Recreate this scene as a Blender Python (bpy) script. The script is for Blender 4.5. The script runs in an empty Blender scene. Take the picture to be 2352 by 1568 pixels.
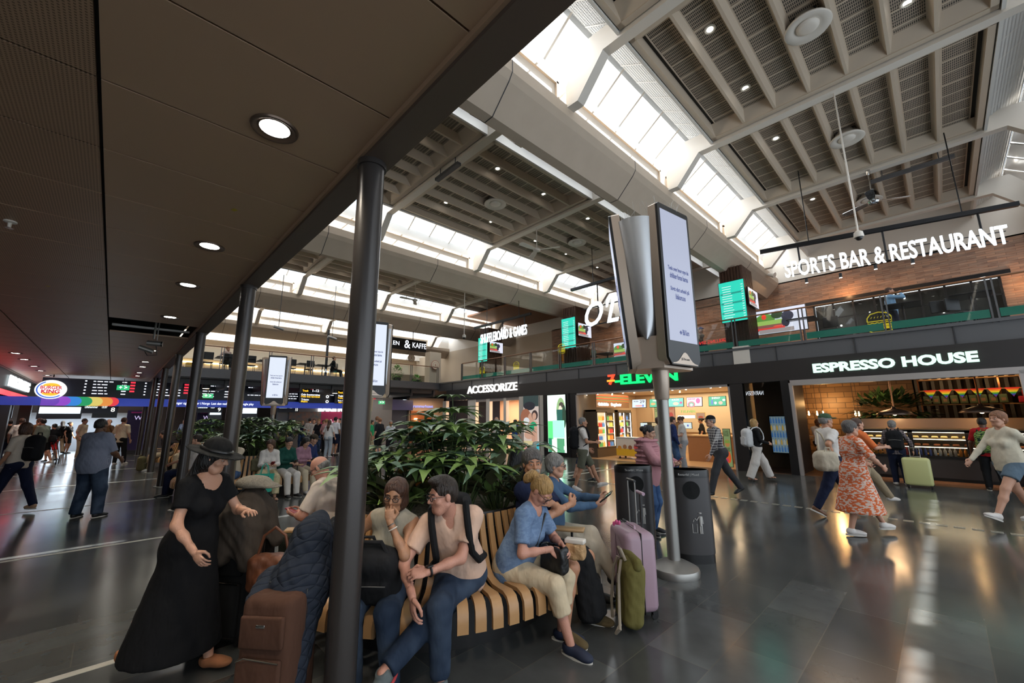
import bpy, math, random
import numpy as np
from mathutils import Vector, Matrix
from math import sin, cos, pi, radians as R_, atan2, sqrt
C = bpy.context.scene.collection
SC = bpy.context.scene
RND = random.Random(7)
# ---------------- camera ----------------
YAW, PITCH, ROLL, FPX, CZ = -0.804, .186, -.0068, 937.4, 1.7
def cam_axes():
    cy, sy, cp, sp, cr, sr = cos(YAW), sin(YAW), cos(PITCH), sin(PITCH), cos(ROLL), sin(ROLL)
    f = np.array([sy*cp, cy*cp, sp]); r = np.array([cy, -sy, 0.]); u = np.cross(r, f)
    return cr*r+sr*u, -sr*r+cr*u, f
AR, AU, AF = cam_axes()
cam = bpy.data.cameras.new('camera'); cam.sensor_width = 36; cam.lens = FPX*36/2352; cam.clip_start = .05; cam.clip_end = 300
camo = bpy.data.objects.new('camera', cam); C.objects.link(camo)
camo.matrix_world = Matrix(((AR[0], AU[0], -AF[0], 0), (AR[1], AU[1], -AF[1], 0), (AR[2], AU[2], -AF[2], CZ), (0, 0, 0, 1)))
SC.camera = camo
def ray(x, y): return AF+AR*(x-1176)/FPX-AU*(y-784)/FPX
def gz(x, y, z=0.): d = ray(x, y); t = (z-CZ)/d[2]; return Vector((d[0]*t, d[1]*t, z))
def gy(x, y, Y): d = ray(x, y); t = Y/d[1]; return Vector((d[0]*t, Y, CZ+d[2]*t))
def gx(x, y, X): d = ray(x, y); t = X/d[0]; return Vector((X, d[1]*t, CZ+d[2]*t))
# ---------------- view, world ----------------
SC.view_settings.view_transform = 'Standard'; SC.view_settings.look = 'None'; SC.view_settings.gamma = 1
SC.view_settings.use_curve_mapping = False; SC.view_settings.exposure = 0.0
cyc = SC.cycles
cyc.max_bounces = 6; cyc.diffuse_bounces = 3; cyc.glossy_bounces = 3; cyc.transmission_bounces = 3; cyc.transparent_max_bounces = 12
cyc.caustics_reflective = False; cyc.caustics_refractive = False; cyc.sample_clamp_indirect = 4
cyc.use_adaptive_sampling = True; cyc.adaptive_threshold = .03; cyc.use_denoising = True
W = bpy.data.worlds.new('sky'); SC.world = W; W.use_nodes = True
W.node_tree.nodes['Background'].inputs[0].default_value = (.80, .90, 1, 1); W.node_tree.nodes['Background'].inputs[1].default_value = 2.2
def area(name, loc, sx, sy, e, col, rot=(0, 0, 0)):
    l = bpy.data.lights.new(name, 'AREA'); l.shape = 'RECTANGLE'; l.size = sx; l.size_y = sy; l.energy = e; l.color = col
    o = bpy.data.objects.new(name, l); C.objects.link(o); o.location = loc; o.rotation_euler = rot; return o
def spot(name, loc, e, col, ang=110, rot=(0, 0, 0), rad=.06, blend=.6):
    l = bpy.data.lights.new(name, 'SPOT'); l.energy = e; l.color = col; l.spot_size = R_(ang); l.spot_blend = blend; l.shadow_soft_size = rad
    o = bpy.data.objects.new(name, l); C.objects.link(o); o.location = loc; o.rotation_euler = rot; return o
def point(name, loc, e, col, rad=.08):
    l = bpy.data.lights.new(name, 'POINT'); l.energy = e; l.color = col; l.shadow_soft_size = rad
    o = bpy.data.objects.new(name, l); C.objects.link(o); o.location = loc; return o
GX = [3.35, -4.75, -12.85, -20.95, -29.05]      # roof girders run along Y at these X
BAYS = [-.7+0., -8.8, -16.9, -25.]
for bx in BAYS:                                  # daylight through the two glazed slopes of each bay
    for s in (-1, 1):
        area('skylight_daylight', (bx+s*3.42, 9.0, 9.02), 1.1, 22, 430 if bx > -12 else 620, (.90, .95, 1), (0, 0, 0))
SUN = bpy.data.lights.new('sun', 'SUN'); SUN.energy = 28; SUN.angle = R_(.6); SUN.color = (1, .96, .88); so = bpy.data.objects.new('sun', SUN); C.objects.link(so)
so.rotation_euler = Vector((.298, .60, 1)).to_track_quat('Z', 'Y').to_euler(); so.location = (3, 6, 12)
# ---------------- materials ----------------
MATS = {}
def mat(name, col, rough=.5, metal=0., emit=None, es=1., alpha=1., bump=None, noise=None, spec=.5, coat=0., trans=0.):
    if name in MATS: return MATS[name]
    m = bpy.data.materials.new(name); m.use_nodes = True; nt = m.node_tree; b = nt.nodes['Principled BSDF']
    b.inputs['Base Color'].default_value = (*col, 1); b.inputs['Roughness'].default_value = rough; b.inputs['Metallic'].default_value = metal
    b.inputs['Specular IOR Level'].default_value = spec; b.inputs['Coat Weight'].default_value = coat
    if emit: b.inputs['Emission Color'].default_value = (*emit, 1); b.inputs['Emission Strength'].default_value = es
    if alpha < 1: b.inputs['Alpha'].default_value = alpha
    tc = nt.nodes.new('ShaderNodeTexCoord')
    if noise:                                   # (scale, amount, second colour)
        sc, am, c2 = noise; n = nt.nodes.new('ShaderNodeTexNoise'); n.inputs['Scale'].default_value = sc; n.inputs['Detail'].default_value = 4
        nt.links.new(tc.outputs['Object'], n.inputs['Vector'])
        r = nt.nodes.new('ShaderNodeValToRGB'); r.color_ramp.elements[0].position = .5-am; r.color_ramp.elements[1].position = .5+am
        r.color_ramp.elements[0].color = (*col, 1); r.color_ramp.elements[1].color = (*c2, 1)
        nt.links.new(n.outputs[0], r.inputs[0]); nt.links.new(r.outputs[0], b.inputs['Base Color'])
    if bump:                                    # (scale, strength, stretch)
        sc, st, stv = bump; n = nt.nodes.new('ShaderNodeTexNoise'); n.inputs['Scale'].default_value = sc; n.inputs['Detail'].default_value = 3
        mp = nt.nodes.new('ShaderNodeMapping'); mp.inputs['Scale'].default_value = stv
        nt.links.new(tc.outputs['Object'], mp.inputs['Vector']); nt.links.new(mp.outputs[0], n.inputs['Vector'])
        bp = nt.nodes.new('ShaderNodeBump'); bp.inputs['Strength'].default_value = st; bp.inputs['Distance'].default_value = .03
        nt.links.new(n.outputs[0], bp.inputs['Height']); nt.links.new(bp.outputs[0], b.inputs['Normal'])
    MATS[name] = m; return m
def nd(nt, t, **kw):
    n = nt.nodes.new(t)
    for k, v in kw.items():
        if k in n.inputs.keys() or isinstance(k, int): n.inputs[k].default_value = v
        else: setattr(n, k, v)
    return n
def emat(name, col, s): return mat(name, (.03, .03, .03), .35, emit=col, es=s)
def cutout(name, col, build, rough=.6, metal=0.):  # perforated sheet: build(nt, vec_socket) -> factor socket (1 = solid)
    m = bpy.data.materials.new(name); m.use_nodes = True; nt = m.node_tree; b = nt.nodes['Principled BSDF']
    b.inputs['Base Color'].default_value = (*col, 1); b.inputs['Roughness'].default_value = rough; b.inputs['Metallic'].default_value = metal
    tc = nt.nodes.new('ShaderNodeTexCoord'); f = build(nt, tc.outputs['Object']); nt.links.new(f, b.inputs['Alpha']); MATS[name] = m; return m
def frac(nt, s, k, w):                           # 1 where fract(s*k) > w
    a = nd(nt, 'ShaderNodeMath', operation='MULTIPLY'); a.inputs[1].default_value = k; nt.links.new(s, a.inputs[0])
    f = nd(nt, 'ShaderNodeMath', operation='FRACT'); nt.links.new(a.outputs[0], f.inputs[0])
    g = nd(nt, 'ShaderNodeMath', operation='GREATER_THAN'); g.inputs[1].default_value = w; nt.links.new(f.outputs[0], g.inputs[0]); return g.outputs[0]
def mx(nt, a, b, op='MAXIMUM'):
    n = nd(nt, 'ShaderNodeMath', operation=op); nt.links.new(a, n.inputs[0]); nt.links.new(b, n.inputs[1]); return n.outputs[0]
def sep(nt, v): s = nt.nodes.new('ShaderNodeSeparateXYZ'); nt.links.new(v, s.inputs[0]); return s.outputs
def mixcol(nt, fac, c1, c2, sock):
    m = nd(nt, 'ShaderNodeMix', data_type='RGBA'); nt.links.new(fac, m.inputs[0])
    for i, c in ((6, c1), (7, c2)):
        if isinstance(c, tuple): m.inputs[i].default_value = (*c, 1)
        else: nt.links.new(c, m.inputs[i])
    if sock is not None: nt.links.new(m.outputs[2], sock)
    return m.outputs[2]
# ---------------- mesh helpers ----------------
class MB:
    def __init__(s): s.v = []; s.f = []; s.m = []; s.mats = []
    def mi(s, m):
        if m not in s.mats: s.mats.append(m)
        return s.mats.index(m)
    def add(s, vs, fs, m):
        k = len(s.v); i = s.mi(m); s.v += [tuple(map(float, q)) for q in vs]; s.f += [tuple(k+j for j in f) for f in fs]; s.m += [i]*len(fs); return s
    def box(s, c, d, m, rot=0., tilt=None):
        x, y, z = [q/2 for q in d]; M = Matrix.Rotation(rot, 3, 'Z') if rot else None
        if tilt is not None: M = tilt
        vs = [Vector(p) for p in ((-x, -y, -z), (x, -y, -z), (x, y, -z), (-x, y, -z), (-x, -y, z), (x, -y, z), (x, y, z), (-x, y, z))]
        if M is not None: vs = [M @ p for p in vs]
        return s.add([p+Vector(c) for p in vs], [(3, 2, 1, 0), (4, 5, 6, 7), (0, 1, 5, 4), (1, 2, 6, 5), (2, 3, 7, 6), (3, 0, 4, 7)], m)
    def bb(s, a, b, m): return s.box([(p+q)/2 for p, q in zip(a, b)], [abs(q-p) for p, q in zip(a, b)], m)
    def quad(s, a, b, c, d, m): return s.add([a, b, c, d], [(0, 1, 2, 3)], m)
    def tube(s, pts, r, m, n=8, cap=True):       # swept tube, r number or list
        pts = [Vector(p) for p in pts]; K = len(pts); rs = r if isinstance(r, (list, tuple)) else [r]*K
        vs = []; up = None
        for i, p in enumerate(pts):
            t = (pts[min(i+1, K-1)]-pts[max(i-1, 0)]).normalized()
            if up is None: up = t.orthogonal().normalized()
            up = (up-t*up.dot(t)); up = up.normalized() if up.length > 1e-6 else t.orthogonal().normalized()
            w = t.cross(up)
            for j in range(n):
                a = 2*pi*j/n; vs.append(p+(up*cos(a)+w*sin(a))*rs[i])
        fs = [(i*n+j, i*n+(j+1) % n, (i+1)*n+(j+1) % n, (i+1)*n+j) for i in range(K-1) for j in range(n)]
        if cap: fs += [tuple(range(n-1, -1, -1)), tuple((K-1)*n+j for j in range(n))]
        return s.add(vs, fs, m)
    def lathe(s, c, prof, m, n=24, sx=1., sy=1., cap=True): # prof [(r,z)]
        vs = [(c[0]+r*cos(2*pi*j/n)*sx, c[1]+r*sin(2*pi*j/n)*sy, c[2]+z) for r, z in prof for j in range(n)]
        K = len(prof); fs = [(i*n+j, i*n+(j+1) % n, (i+1)*n+(j+1) % n, (i+1)*n+j) for i in range(K-1) for j in range(n)]
        if cap and prof[0][0] > 1e-4: fs.append(tuple(range(n-1, -1, -1)))
        if cap and prof[-1][0] > 1e-4: fs.append(tuple((K-1)*n+j for j in range(n)))
        return s.add(vs, fs, m)
    def ell(s, c, r, m, n=14, k=9, rot=None):
        vs = []
        for i in range(k+1):
            t = pi*i/k-pi/2
            for j in range(n):
                a = 2*pi*j/n; p = Vector((r[0]*cos(t)*cos(a), r[1]*cos(t)*sin(a), r[2]*sin(t)))
                if rot is not None: p = rot @ p
                vs.append(p+Vector(c))
        return s.add(vs, [(i*n+j, i*n+(j+1) % n, (i+1)*n+(j+1) % n, (i+1)*n+j) for i in range(k) for j in range(n)], m)
    def prism(s, poly, a, b, m, ax='y'):         # poly of (u,v) extruded along ax from a to b
        def P(u, v, t): return {'y': (u, t, v), 'x': (t, u, v), 'z': (u, v, t)}[ax]
        n = len(poly); vs = [P(u, v, a) for u, v in poly]+[P(u, v, b) for u, v in poly]
        return s.add(vs, [tuple(range(n)), tuple(range(2*n-1, n-1, -1))]+[(i, i+n, (i+1) % n+n, (i+1) % n) for i in range(n)], m)
    def rbox(s, c, d, r, m, rot=0., seg=3, tilt=None, taper=1.): # box rounded on all edges by superellipse-like sections
        x, y, z = [q/2 for q in d]; r = min(r, x, y, z); vs = []; M = tilt if tilt is not None else Matrix.Rotation(rot, 3, 'Z')
        lay = [(-z+r-r*cos(pi/2*i/seg), r-r*sin(pi/2*i/seg)) for i in range(seg+1)]; lay += [(-q, w) for q, w in lay[::-1]]
        n = 4*(seg+1)
        for zz, ins in lay:
            k = 1+(taper-1)*(zz+z)/(2*z)
            for q in range(4):
                cx = (x-r)*(1 if q in (0, 3) else -1); cy_ = (y-r)*(1 if q in (0, 1) else -1)
                for i in range(seg+1):
                    a = pi/2*q+pi/2*i/seg; rr = r-ins
                    vs.append(M @ Vector(((cx+rr*cos(a))*k, (cy_+rr*sin(a))*k, zz))+Vector(c))
        K = len(lay)
        fs = [(i*n+j, i*n+(j+1) % n, (i+1)*n+(j+1) % n, (i+1)*n+j) for i in range(K-1) for j in range(n)]+[tuple(range(n-1, -1, -1)), tuple((K-1)*n+j for j in range(n))]
        return s.add(vs, fs, m)
    def build(s, name, parent=None, smooth=False, loc=None, rot=0.):
        me = bpy.data.meshes.new(name); me.from_pydata(s.v, [], s.f)
        for m in s.mats: me.materials.append(m)
        if len(s.mats) > 1: me.polygons.foreach_set('material_index', s.m)
        if smooth:
            me.polygons.foreach_set('use_smooth', [True]*len(me.polygons))
            if smooth != 'all': me.set_sharp_from_angle(angle=R_(38))
        me.update(); o = bpy.data.objects.new(name, me); C.objects.link(o)
        if parent is not None: o.parent = parent
        if loc is not None: o.location = loc
        if rot: o.rotation_euler = (0, 0, rot)
        return o
def tag(o, label, cat, group=None, kind=None):
    o['label'] = label; o['category'] = cat
    if group: o['group'] = group
    if kind: o['kind'] = kind
    return o
def thing(name, loc, label, cat, group=None, rot=0.):
    o = bpy.data.objects.new(name, None); C.objects.link(o); o.location = loc; o.rotation_euler = (0, 0, rot); return tag(o, label, cat, group)
def struct(o): o['kind'] = 'structure'; return o
def text(body, name, size, m, loc, face, parent=None, ext=.01, sx=1., off=0., align='CENTER', shear=0., sp=1., rx=pi/2, roty=0.):
    c = bpy.data.curves.new(name, 'FONT'); c.body = body; c.size = size; c.extrude = ext; c.offset = off; c.align_x = align; c.align_y = 'CENTER'; c.shear = shear
    c.space_character = sp; c.resolution_u = 3; c.materials.append(m); o = bpy.data.objects.new(name, c); C.objects.link(o)
    o.location = loc; o.rotation_euler = (rx, roty, face); o.scale = (sx, 1, 1)
    if parent is not None: o.parent = parent
    return o
def clone(o, parent=None):
    c = o.copy(); C.objects.link(c)
    if parent is not None: c.parent = parent
    for ch in o.children: clone(ch, c)
    return c
FY, FX = 0., pi/2     # text facing -Y / facing +X
# shared materials
M_grey = mat('painted_steel', (.10, .10, .105), .4); M_black = mat('black_panel', (.012, .011, .011), .35); M_dark = mat('dark_grey', (.035, .035, .038), .5)
M_white = mat('white_paint', (.74, .68, .60), .5); M_conc = mat('roof_concrete', (.58, .475, .37), .7, noise=(3, .3, (.53, .43, .33)))
M_roofw = mat('roof_white', (.74, .72, .68), .6); M_alu = mat('brushed_aluminium', (.36, .345, .32), .42, .85)
M_chrome = mat('chrome', (.7, .7, .7), .15, 1.); M_lamp = emat('lamp_glow', (1, .95, .86), 14.); M_warm = emat('warm_glow', (1, .72, .38), 12.)
M_oak = mat('oak', (.50, .31, .15), .45, noise=(2.5, .35, (.42, .25, .115))); M_wood = mat('handrail_wood', (.26, .11, .045), .4); M_blackm = mat('black_metal', (.015, .015, .017), .4, .4)
def glassmat(name, col, tr=.85, rough=.02):
    m = bpy.data.materials.new(name); m.use_nodes = True; nt = m.node_tree; nt.nodes.remove(nt.nodes['Principled BSDF'])
    t = nd(nt, 'ShaderNodeBsdfTransparent'); t.inputs[0].default_value = (*col, 1); g = nd(nt, 'ShaderNodeBsdfGlossy'); g.inputs['Roughness'].default_value = rough
    lw = nd(nt, 'ShaderNodeFresnel'); lw.inputs[0].default_value = 1.5; mxx = nd(nt, 'ShaderNodeMixShader')
    nt.links.new(lw.outputs[0], mxx.inputs[0]); nt.links.new(t.outputs[0], mxx.inputs[1]); nt.links.new(g.outputs[0], mxx.inputs[2]); nt.links.new(mxx.outputs[0], nt.nodes['Material Output'].inputs[0])
    MATS[name] = m; return m
M_glass = glassmat('clear_glass', (.86, .9, .9)); M_sky = glassmat('roof_glass', (.95, .97, 1), rough=.2)
# ================= floor =================
def floor_mat():
    m = bpy.data.materials.new('slate_tiles'); m.use_nodes = True; nt = m.node_tree; b = nt.nodes['Principled BSDF']
    tc = nd(nt, 'ShaderNodeTexCoord'); mp = nd(nt, 'ShaderNodeMapping'); mp.inputs['Rotation'].default_value = (0, 0, pi/2)
    nt.links.new(tc.outputs['Object'], mp.inputs['Vector'])
    br = nd(nt, 'ShaderNodeTexBrick'); br.inputs['Scale'].default_value = 1.; br.inputs['Brick Width'].default_value = .9; br.inputs['Row Height'].default_value = .45
    br.inputs['Mortar Size'].default_value = .004; br.inputs['Color1'].default_value = (.042, .045, .045, 1); br.inputs['Color2'].default_value = (.085, .088, .086, 1); br.inputs['Mortar'].default_value = (.095, .088, .078, 1)
    nt.links.new(mp.outputs[0], br.inputs['Vector'])
    n = nd(nt, 'ShaderNodeTexNoise'); n.inputs['Scale'].default_value = 6; n.inputs['Detail'].default_value = 6; nt.links.new(tc.outputs['Object'], n.inputs['Vector'])
    r = nd(nt, 'ShaderNodeMapRange'); r.inputs[3].default_value = .75; r.inputs[4].default_value = 1.25; nt.links.new(n.outputs[0], r.inputs[0])
    mm = nd(nt, 'ShaderNodeVectorMath', operation='SCALE'); nt.links.new(br.outputs[0], mm.inputs[0]); nt.links.new(r.outputs[0], mm.inputs['Scale']); nt.links.new(mm.outputs[0], b.inputs['Base Color'])
    r2 = nd(nt, 'ShaderNodeMapRange'); r2.inputs[3].default_value = .09; r2.inputs[4].default_value = .24; n2 = nd(nt, 'ShaderNodeTexNoise'); n2.inputs['Scale'].default_value = 1.3; nt.links.new(tc.outputs['Object'], n2.inputs['Vector']); nt.links.new(n2.outputs[0], r2.inputs[0]); nt.links.new(r2.outputs[0], b.inputs['Roughness'])
    bp = nd(nt, 'ShaderNodeBump'); bp.inputs['Strength'].default_value = .012; bp.inputs['Distance'].default_value = .01; nt.links.new(n.outputs[0], bp.inputs['Height']); nt.links.new(bp.outputs[0], b.inputs['Normal'])
    return m
M_floor = floor_mat()
struct(MB().quad((-45, -12, 0), (6, -12, 0), (6, 14.8, 0), (-45, 14.8, 0), M_floor).build('floor'))
M_line = mat('floor_line_stone', (.42, .40, .35), .4)
g = MB()
for X in (-4.38, -8.3, -12.4, -16.5, -20.7, -24.8):
    g.bb((X-.035, -6, 0), (X+.035, .9, .003), M_line)
g.bb((-8.05, 5.0, 0), (-7.97, 14.8, .003), M_line); g.bb((-12.1, 4.5, 0), (-12.02, 14.8, .003), M_line)
tag(g.build('floor_stripes'), 'pale stone stripes inlaid across the dark slate floor', 'floor stripe', kind='structure')
g = MB(); M_tact = mat('tactile_metal', (.62, .6, .52), .3, .6)
x = -14.
while x < 2.6:
    for dy in (-.035, .035): g.bb((x, 9.62+dy-.014, 0), (x+.125, 9.62+dy+.014, .006), M_tact)
    x += .19
tag(g.build('tactile_strip'), 'dashed double metal guide strip set across the floor before the cafe', 'guide strip', kind='structure')
# ================= roof =================
for X in GX:
    g = MB(); w = .6
    g.prism([(X-.1, 6.78), (X+.1, 6.78), (X+.52, 7.2), (X+w, 7.32), (X+w, 7.55), (X-w, 7.55), (X-w, 7.32), (X-.52, 7.2)], -2.2, 20.0, M_conc)
    for Y in (-.1, 4.05, 8., 12.2, 16.3): g.prism([(X-.105, 6.775), (X+.105, 6.775), (X+.525, 7.195), (X+w+.004, 7.32), (X+w+.004, 7.552), (X-w-.004, 7.552), (X-w-.004, 7.32), (X-.525, 7.195)], Y-.008, Y+.008, M_dark)
    o = struct(g.build('roof_beam')); tag(o, 'long pale six sided concrete roof girder', 'roof girder', 'roof girders', 'structure')
JY = [1.43, 5.6, 9.78, 13.95, 18.1]
for bx in BAYS:
    for Y in JY:
        g = MB(); w = .1; L, Rr = bx-4.05+.58, bx+4.05-.58
        out = [(L, 7.5), (L+.26, 7.5), (bx-2.62, 8.17), (bx+2.62, 8.17), (Rr-.26, 7.5), (Rr, 7.5), (Rr, 7.95), (bx+3.0, 8.62), (bx-3.0, 8.62), (L, 7.95)]
        n = len(out); vs = [(u, Y-w, v) for u, v in out]+[(u, Y+w, v) for u, v in out]
        fr = [(0, 1, 8+0, 9), (1, 2, 8), (2, 3, 7, 8), (3, 4, 7), (4, 5, 6, 7)]
        fs = [tuple(f) for f in fr]+[tuple(q+n for q in f[::-1]) for f in fr]+[(i, i+n, (i+1) % n+n, (i+1) % n) for i in range(n)]
        g.add(vs, fs, M_roofw if False else M_conc2 if 'M_conc2' in globals() else M_conc, ) if False else g.add(vs, fs, M_white)
        tag(g.build('roof_beam'), 'white cross beam bending down to the concrete girders', 'cross beam', 'white roof cross beams', 'structure')
# coffered panels: strips of slotted mesh between ribs
def grille(nt, v):
    s = sep(nt, v); return mx(nt, frac(nt, s[0], 27., .42) if False else frac(nt, s[0], 27., .62), frac(nt, s[1], 11., .90))
M_pan = mat('coffer_paint', (.58, .48, .37), .45)
M_back = mat('coffer_void', (.045, .042, .038), .8)
def slot_mat(name, kx, ky):
    m = bpy.data.materials.new(name); m.use_nodes = True; nt = m.node_tree; b = nt.nodes['Principled BSDF']; b.inputs['Roughness'].default_value = .6
    tc = nd(nt, 'ShaderNodeTexCoord'); s = sep(nt, tc.outputs['Object']); f = mx(nt, frac(nt, s[0], kx, .55), frac(nt, s[1], ky, .72))
    mixcol(nt, f, (.028, .026, .023), (.42, .34, .26), b.inputs['Base Color']); return m
M_slot = slot_mat('slotted_grille', 38., 13.)
PW, PL = 4.5, 3.92
def panel(bx, Y0, wood=False):
    mp = M_pan; g = MB(); z0, z1 = 8.25, 8.50; x0, x1, y0, y1 = -PW/2, PW/2, -PL/2, PL/2
    g.bb((x0, y0, z1), (x1, y1, z1+.05), M_back)
    for a, b in (((x0, y0), (x1, y0+.12)), ((x0, y1-.12), (x1, y1)), ((x0, y0), (x0+.1, y1)), ((x1-.1, y0), (x1, y1))): g.bb((*a, z0), (*b, z1), mp)
    N = 7; p = (PW-.2)/N
    for i in range(1, N):                        # triangular ribs
        X = x0+.1+i*p; g.prism([(X-.025, z0+.02), (X+.025, z0+.02), (X+.09, z1), (X-.09, z1)], y0+.1, y1-.1, mp)
    for sy, ya, yb in ((1, y0+.12, y0+.34), (-1, y1-.12, y1-.34)): g.quad((x0, ya, z0+.02), (x1, ya, z0+.02), (x1, yb, z1-.03), (x0, yb, z1-.03), mp)
    o = g.build('panel_frame')
    q = MB(); NS = 8; sl = (PL-.56)/NS
    for i in range(N):
        X = x0+.1+(i+.5)*p; hw = p/2-.092
        for k in range(NS+1):
            a = y0+.28+(k-.5)*sl; b = a+sl; a = max(a, y0+.28); b = min(b, y1-.28)
            q.quad((X-hw, a+.02, z1-.035), (X-hw, b-.02, z1-.035), (X+hw, b-.02, z1-.035), (X+hw, a+.02, z1-.035), M_slot)
        for k in range(NS+2):
            a = min(max(y0+.28+(k-.5)*sl, y0+.28), y1-.28); q.bb((X-hw, a-.018, z1-.045), (X+hw, a+.018, z1-.03), mp)
        q.bb((X-hw-.02, y0+.2, z1-.05), (X-hw, y1-.2, z1-.02), mp); q.bb((X+hw, y0+.2, z1-.05), (X+hw+.02, y1-.2, z1-.02), mp)
    return o, q.build('slotted_grille')
pf, pg = panel(0, 0)
PY = [(a+b)/2 for a, b in zip([-2.75]+JY[:-1], JY)]
first = True
names = ['nearest the canopy', 'second from the canopy', 'in the middle of the hall', 'fourth from the canopy', 'over the upstairs bar']
def lab_bay(i): return ['above the cafe', 'between the first two girders', 'in the third bay', 'in the far bay'][i]
M_spotrim = mat('spot_rim', (.75, .70, .6), .4)
spots_on = {0: [(1, -.9), (1, 1.0), (5, -.9), (5, 1.0)], 1: [(1, -.9), (1, 1.0), (5, -.9), (5, 1.0)]}
def roof_spot():
    o = thing('ceiling_spotlight', (0, 0, 0), 'small round lit spotlight in a roof coffer', 'ceiling light', 'spotlights in the roof coffers')
    MB().lathe((0, 0, 0), [(.055, -.02), (.08, -.03), (.10, -.02), (.10, .0)], M_spotrim, 16, cap=False).build('rim', o); MB().lathe((0, 0, -.016), [(.0001, 0), (.062, 0)], M_lamp, 16).build('lens', o); return o
def vent():
    o = thing('ceiling_diffuser', (0, 0, 0), 'round white air diffuser hanging in a roof coffer', 'air vent', 'round air diffusers')
    MB().lathe((0, 0, -.20), [(.17, .03), (.21, .02), (.33, -.02), (.345, .0), (.33, .03), (.24, .08), (.2, .2)], M_white, 32).build('ring', o, 'all')
    MB().lathe((0, 0, -.20), [(.0001, -.03), (.10, -.025), (.165, .0), (.17, .03), (.02, .05)], M_white, 28).build('disc', o, 'all')
    MB().bb((-.16, -.16, -.12), (.16, .16, .0), M_dark).build('housing', o); return o
s0 = roof_spot(); v0 = vent(); us = uv_ = False
for bi, bx in enumerate(BAYS):
    for yi, Y in enumerate(PY):
        root = thing('roof_panel', (bx, Y, 0), 'coffered grille panel %s, %s' % (lab_bay(bi), names[yi]), 'ceiling panel', 'coffered ceiling panels'); root['kind'] = 'structure'
        if first: pf.parent = root; pg.parent = root; first = False
        else:
            for q in (pf, pg): c = q.copy(); C.objects.link(c); c.parent = root
        p = (PW-.2)/7
        if bi < 3:
            for (ix, dy) in ([(1, -.9), (1, 1.0), (5, -.9), (5, 1.0)]):
                if bi == 0 and yi > 2 and (ix == 5 or dy > 0): continue
                c = s0 if not us else clone(s0); us = True; c.location = (bx-PW/2+.1+(ix+.5)*p, Y+dy, 8.475)
                c['label'] = 'small lit spotlight %s, %s' % (lab_bay(bi), names[yi]); c['group'] = 'spotlights in panel %d %d' % (bi, yi)
        if bi < 2:
            c = v0 if not uv_ else clone(v0); uv_ = True; c.location = (bx-PW/2+.1+3.5*p, Y+.1, 8.47); c['label'] = 'round white air diffuser %s, %s' % (lab_bay(bi), names[yi])
# glazed slopes either side of each panel row
def perf(nt, v):
    s = sep(nt, v); return mx(nt, frac(nt, s[1], 30., .45), frac(nt, s[2], 30., .45))
M_perf = cutout('perforated_white', (.66, .66, .65), perf)
M_net = cutout('bird_net', (.75, .73, .68), lambda nt, v: (lambda s: mx(nt, frac(nt, s[1], 16., .93), frac(nt, s[2], 16., .93)))(sep(nt, v)))
for bi, bx in enumerate(BAYS):
    for s in (-1, 1):
        e, rg, fo = bx+s*2.27, bx+s*2.95, bx+s*3.62
        g = MB()
        g.quad((e, -2, 8.45), (e, 20, 8.45), (rg, 20, 8.88), (rg, -2, 8.88), M_perf)
        y = -2.
        while y < 20:
            g.quad((e-.004*s, y, 8.44), (e-.004*s, y+.035, 8.44), (rg-.004*s, y+.035, 8.87), (rg-.004*s, y, 8.87), M_roofw); y += .62
        g.bb((e, -2, 8.22), (e+s*.05, 20, 8.47), M_roofw)
        tag(g.build('wall_%d_%d' % (bi, s)), 'perforated white metal slope beside the coffered ceiling', 'skylight lining', 'perforated skylight slopes', 'structure')
        g = MB().quad((rg, -2, 8.9), (fo, -2, 8.42), (fo, 20, 8.42), (rg, 20, 8.9), M_sky)
        for k in range(0, 26): yy = -2+k*.88; g.add([(rg, yy, 8.88), (fo, yy, 8.40), (fo, yy+.05, 8.40), (rg, yy+.05, 8.88)], [(0, 1, 2, 3)], M_roofw)
        o = struct(g.build('window_%d' % (2*bi+(s > 0)))); tag(o, 'long strip of roof glazing with white bars', 'skylight', 'roof skylights', 'structure')
        g = MB()
        g.bb((fo, -2, 8.10), (fo+s*.08, 20, 8.44), M_roofw); g.bb((fo, -2, 7.55), (fo+s*.08, 20, 8.10), M_white)
        for Y in PY: # sunk frames of the upstand
            g.bb((fo-s*.05, Y-1.9, 8.03), (fo, Y+1.9, 8.10), M_conc); g.bb((fo-s*.05, Y-1.9, 7.62), (fo, Y-1.84, 8.08), M_conc); g.bb((fo-s*.05, Y+1.84, 7.62), (fo, Y+1.9, 8.08), M_conc)
        g.quad((fo+s*.08, -2, 8.42), (bx+s*4.05, -2, 8.42), (bx+s*4.05, 20, 8.42), (fo+s*.08, 20, 8.42), M_roofw)
        tag(g.build('wall_%d_%d_up' % (bi, s)), 'white upstand wall between skylight and concrete girder', 'skylight upstand', 'skylight upstands', 'structure')
    g = MB().bb((bx-3.06, -2, 8.9), (bx+2.93, 20, 9.0), M_roofw); struct(g.build('roof_sunblock_slab')); struct(MB().bb((bx+3.26, -4, 9.6), (bx+4.95, 24, 9.7), M_roofw).build('roof_sunblock_slab'))  # lower slab widened and unseen upper slab added to narrow the sunlight
# unseen slab and upstand added on the east side to keep the sun out
struct(MB().bb((3.9, -14, 9.0), (14, 20.3, 9.1), M_roofw).build('roof_sunblock_slab')); struct(MB().bb((4.0, -14, 7.5), (4.15, 20, 9.0), M_roofw).build('wall_east_sunblock'))
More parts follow.
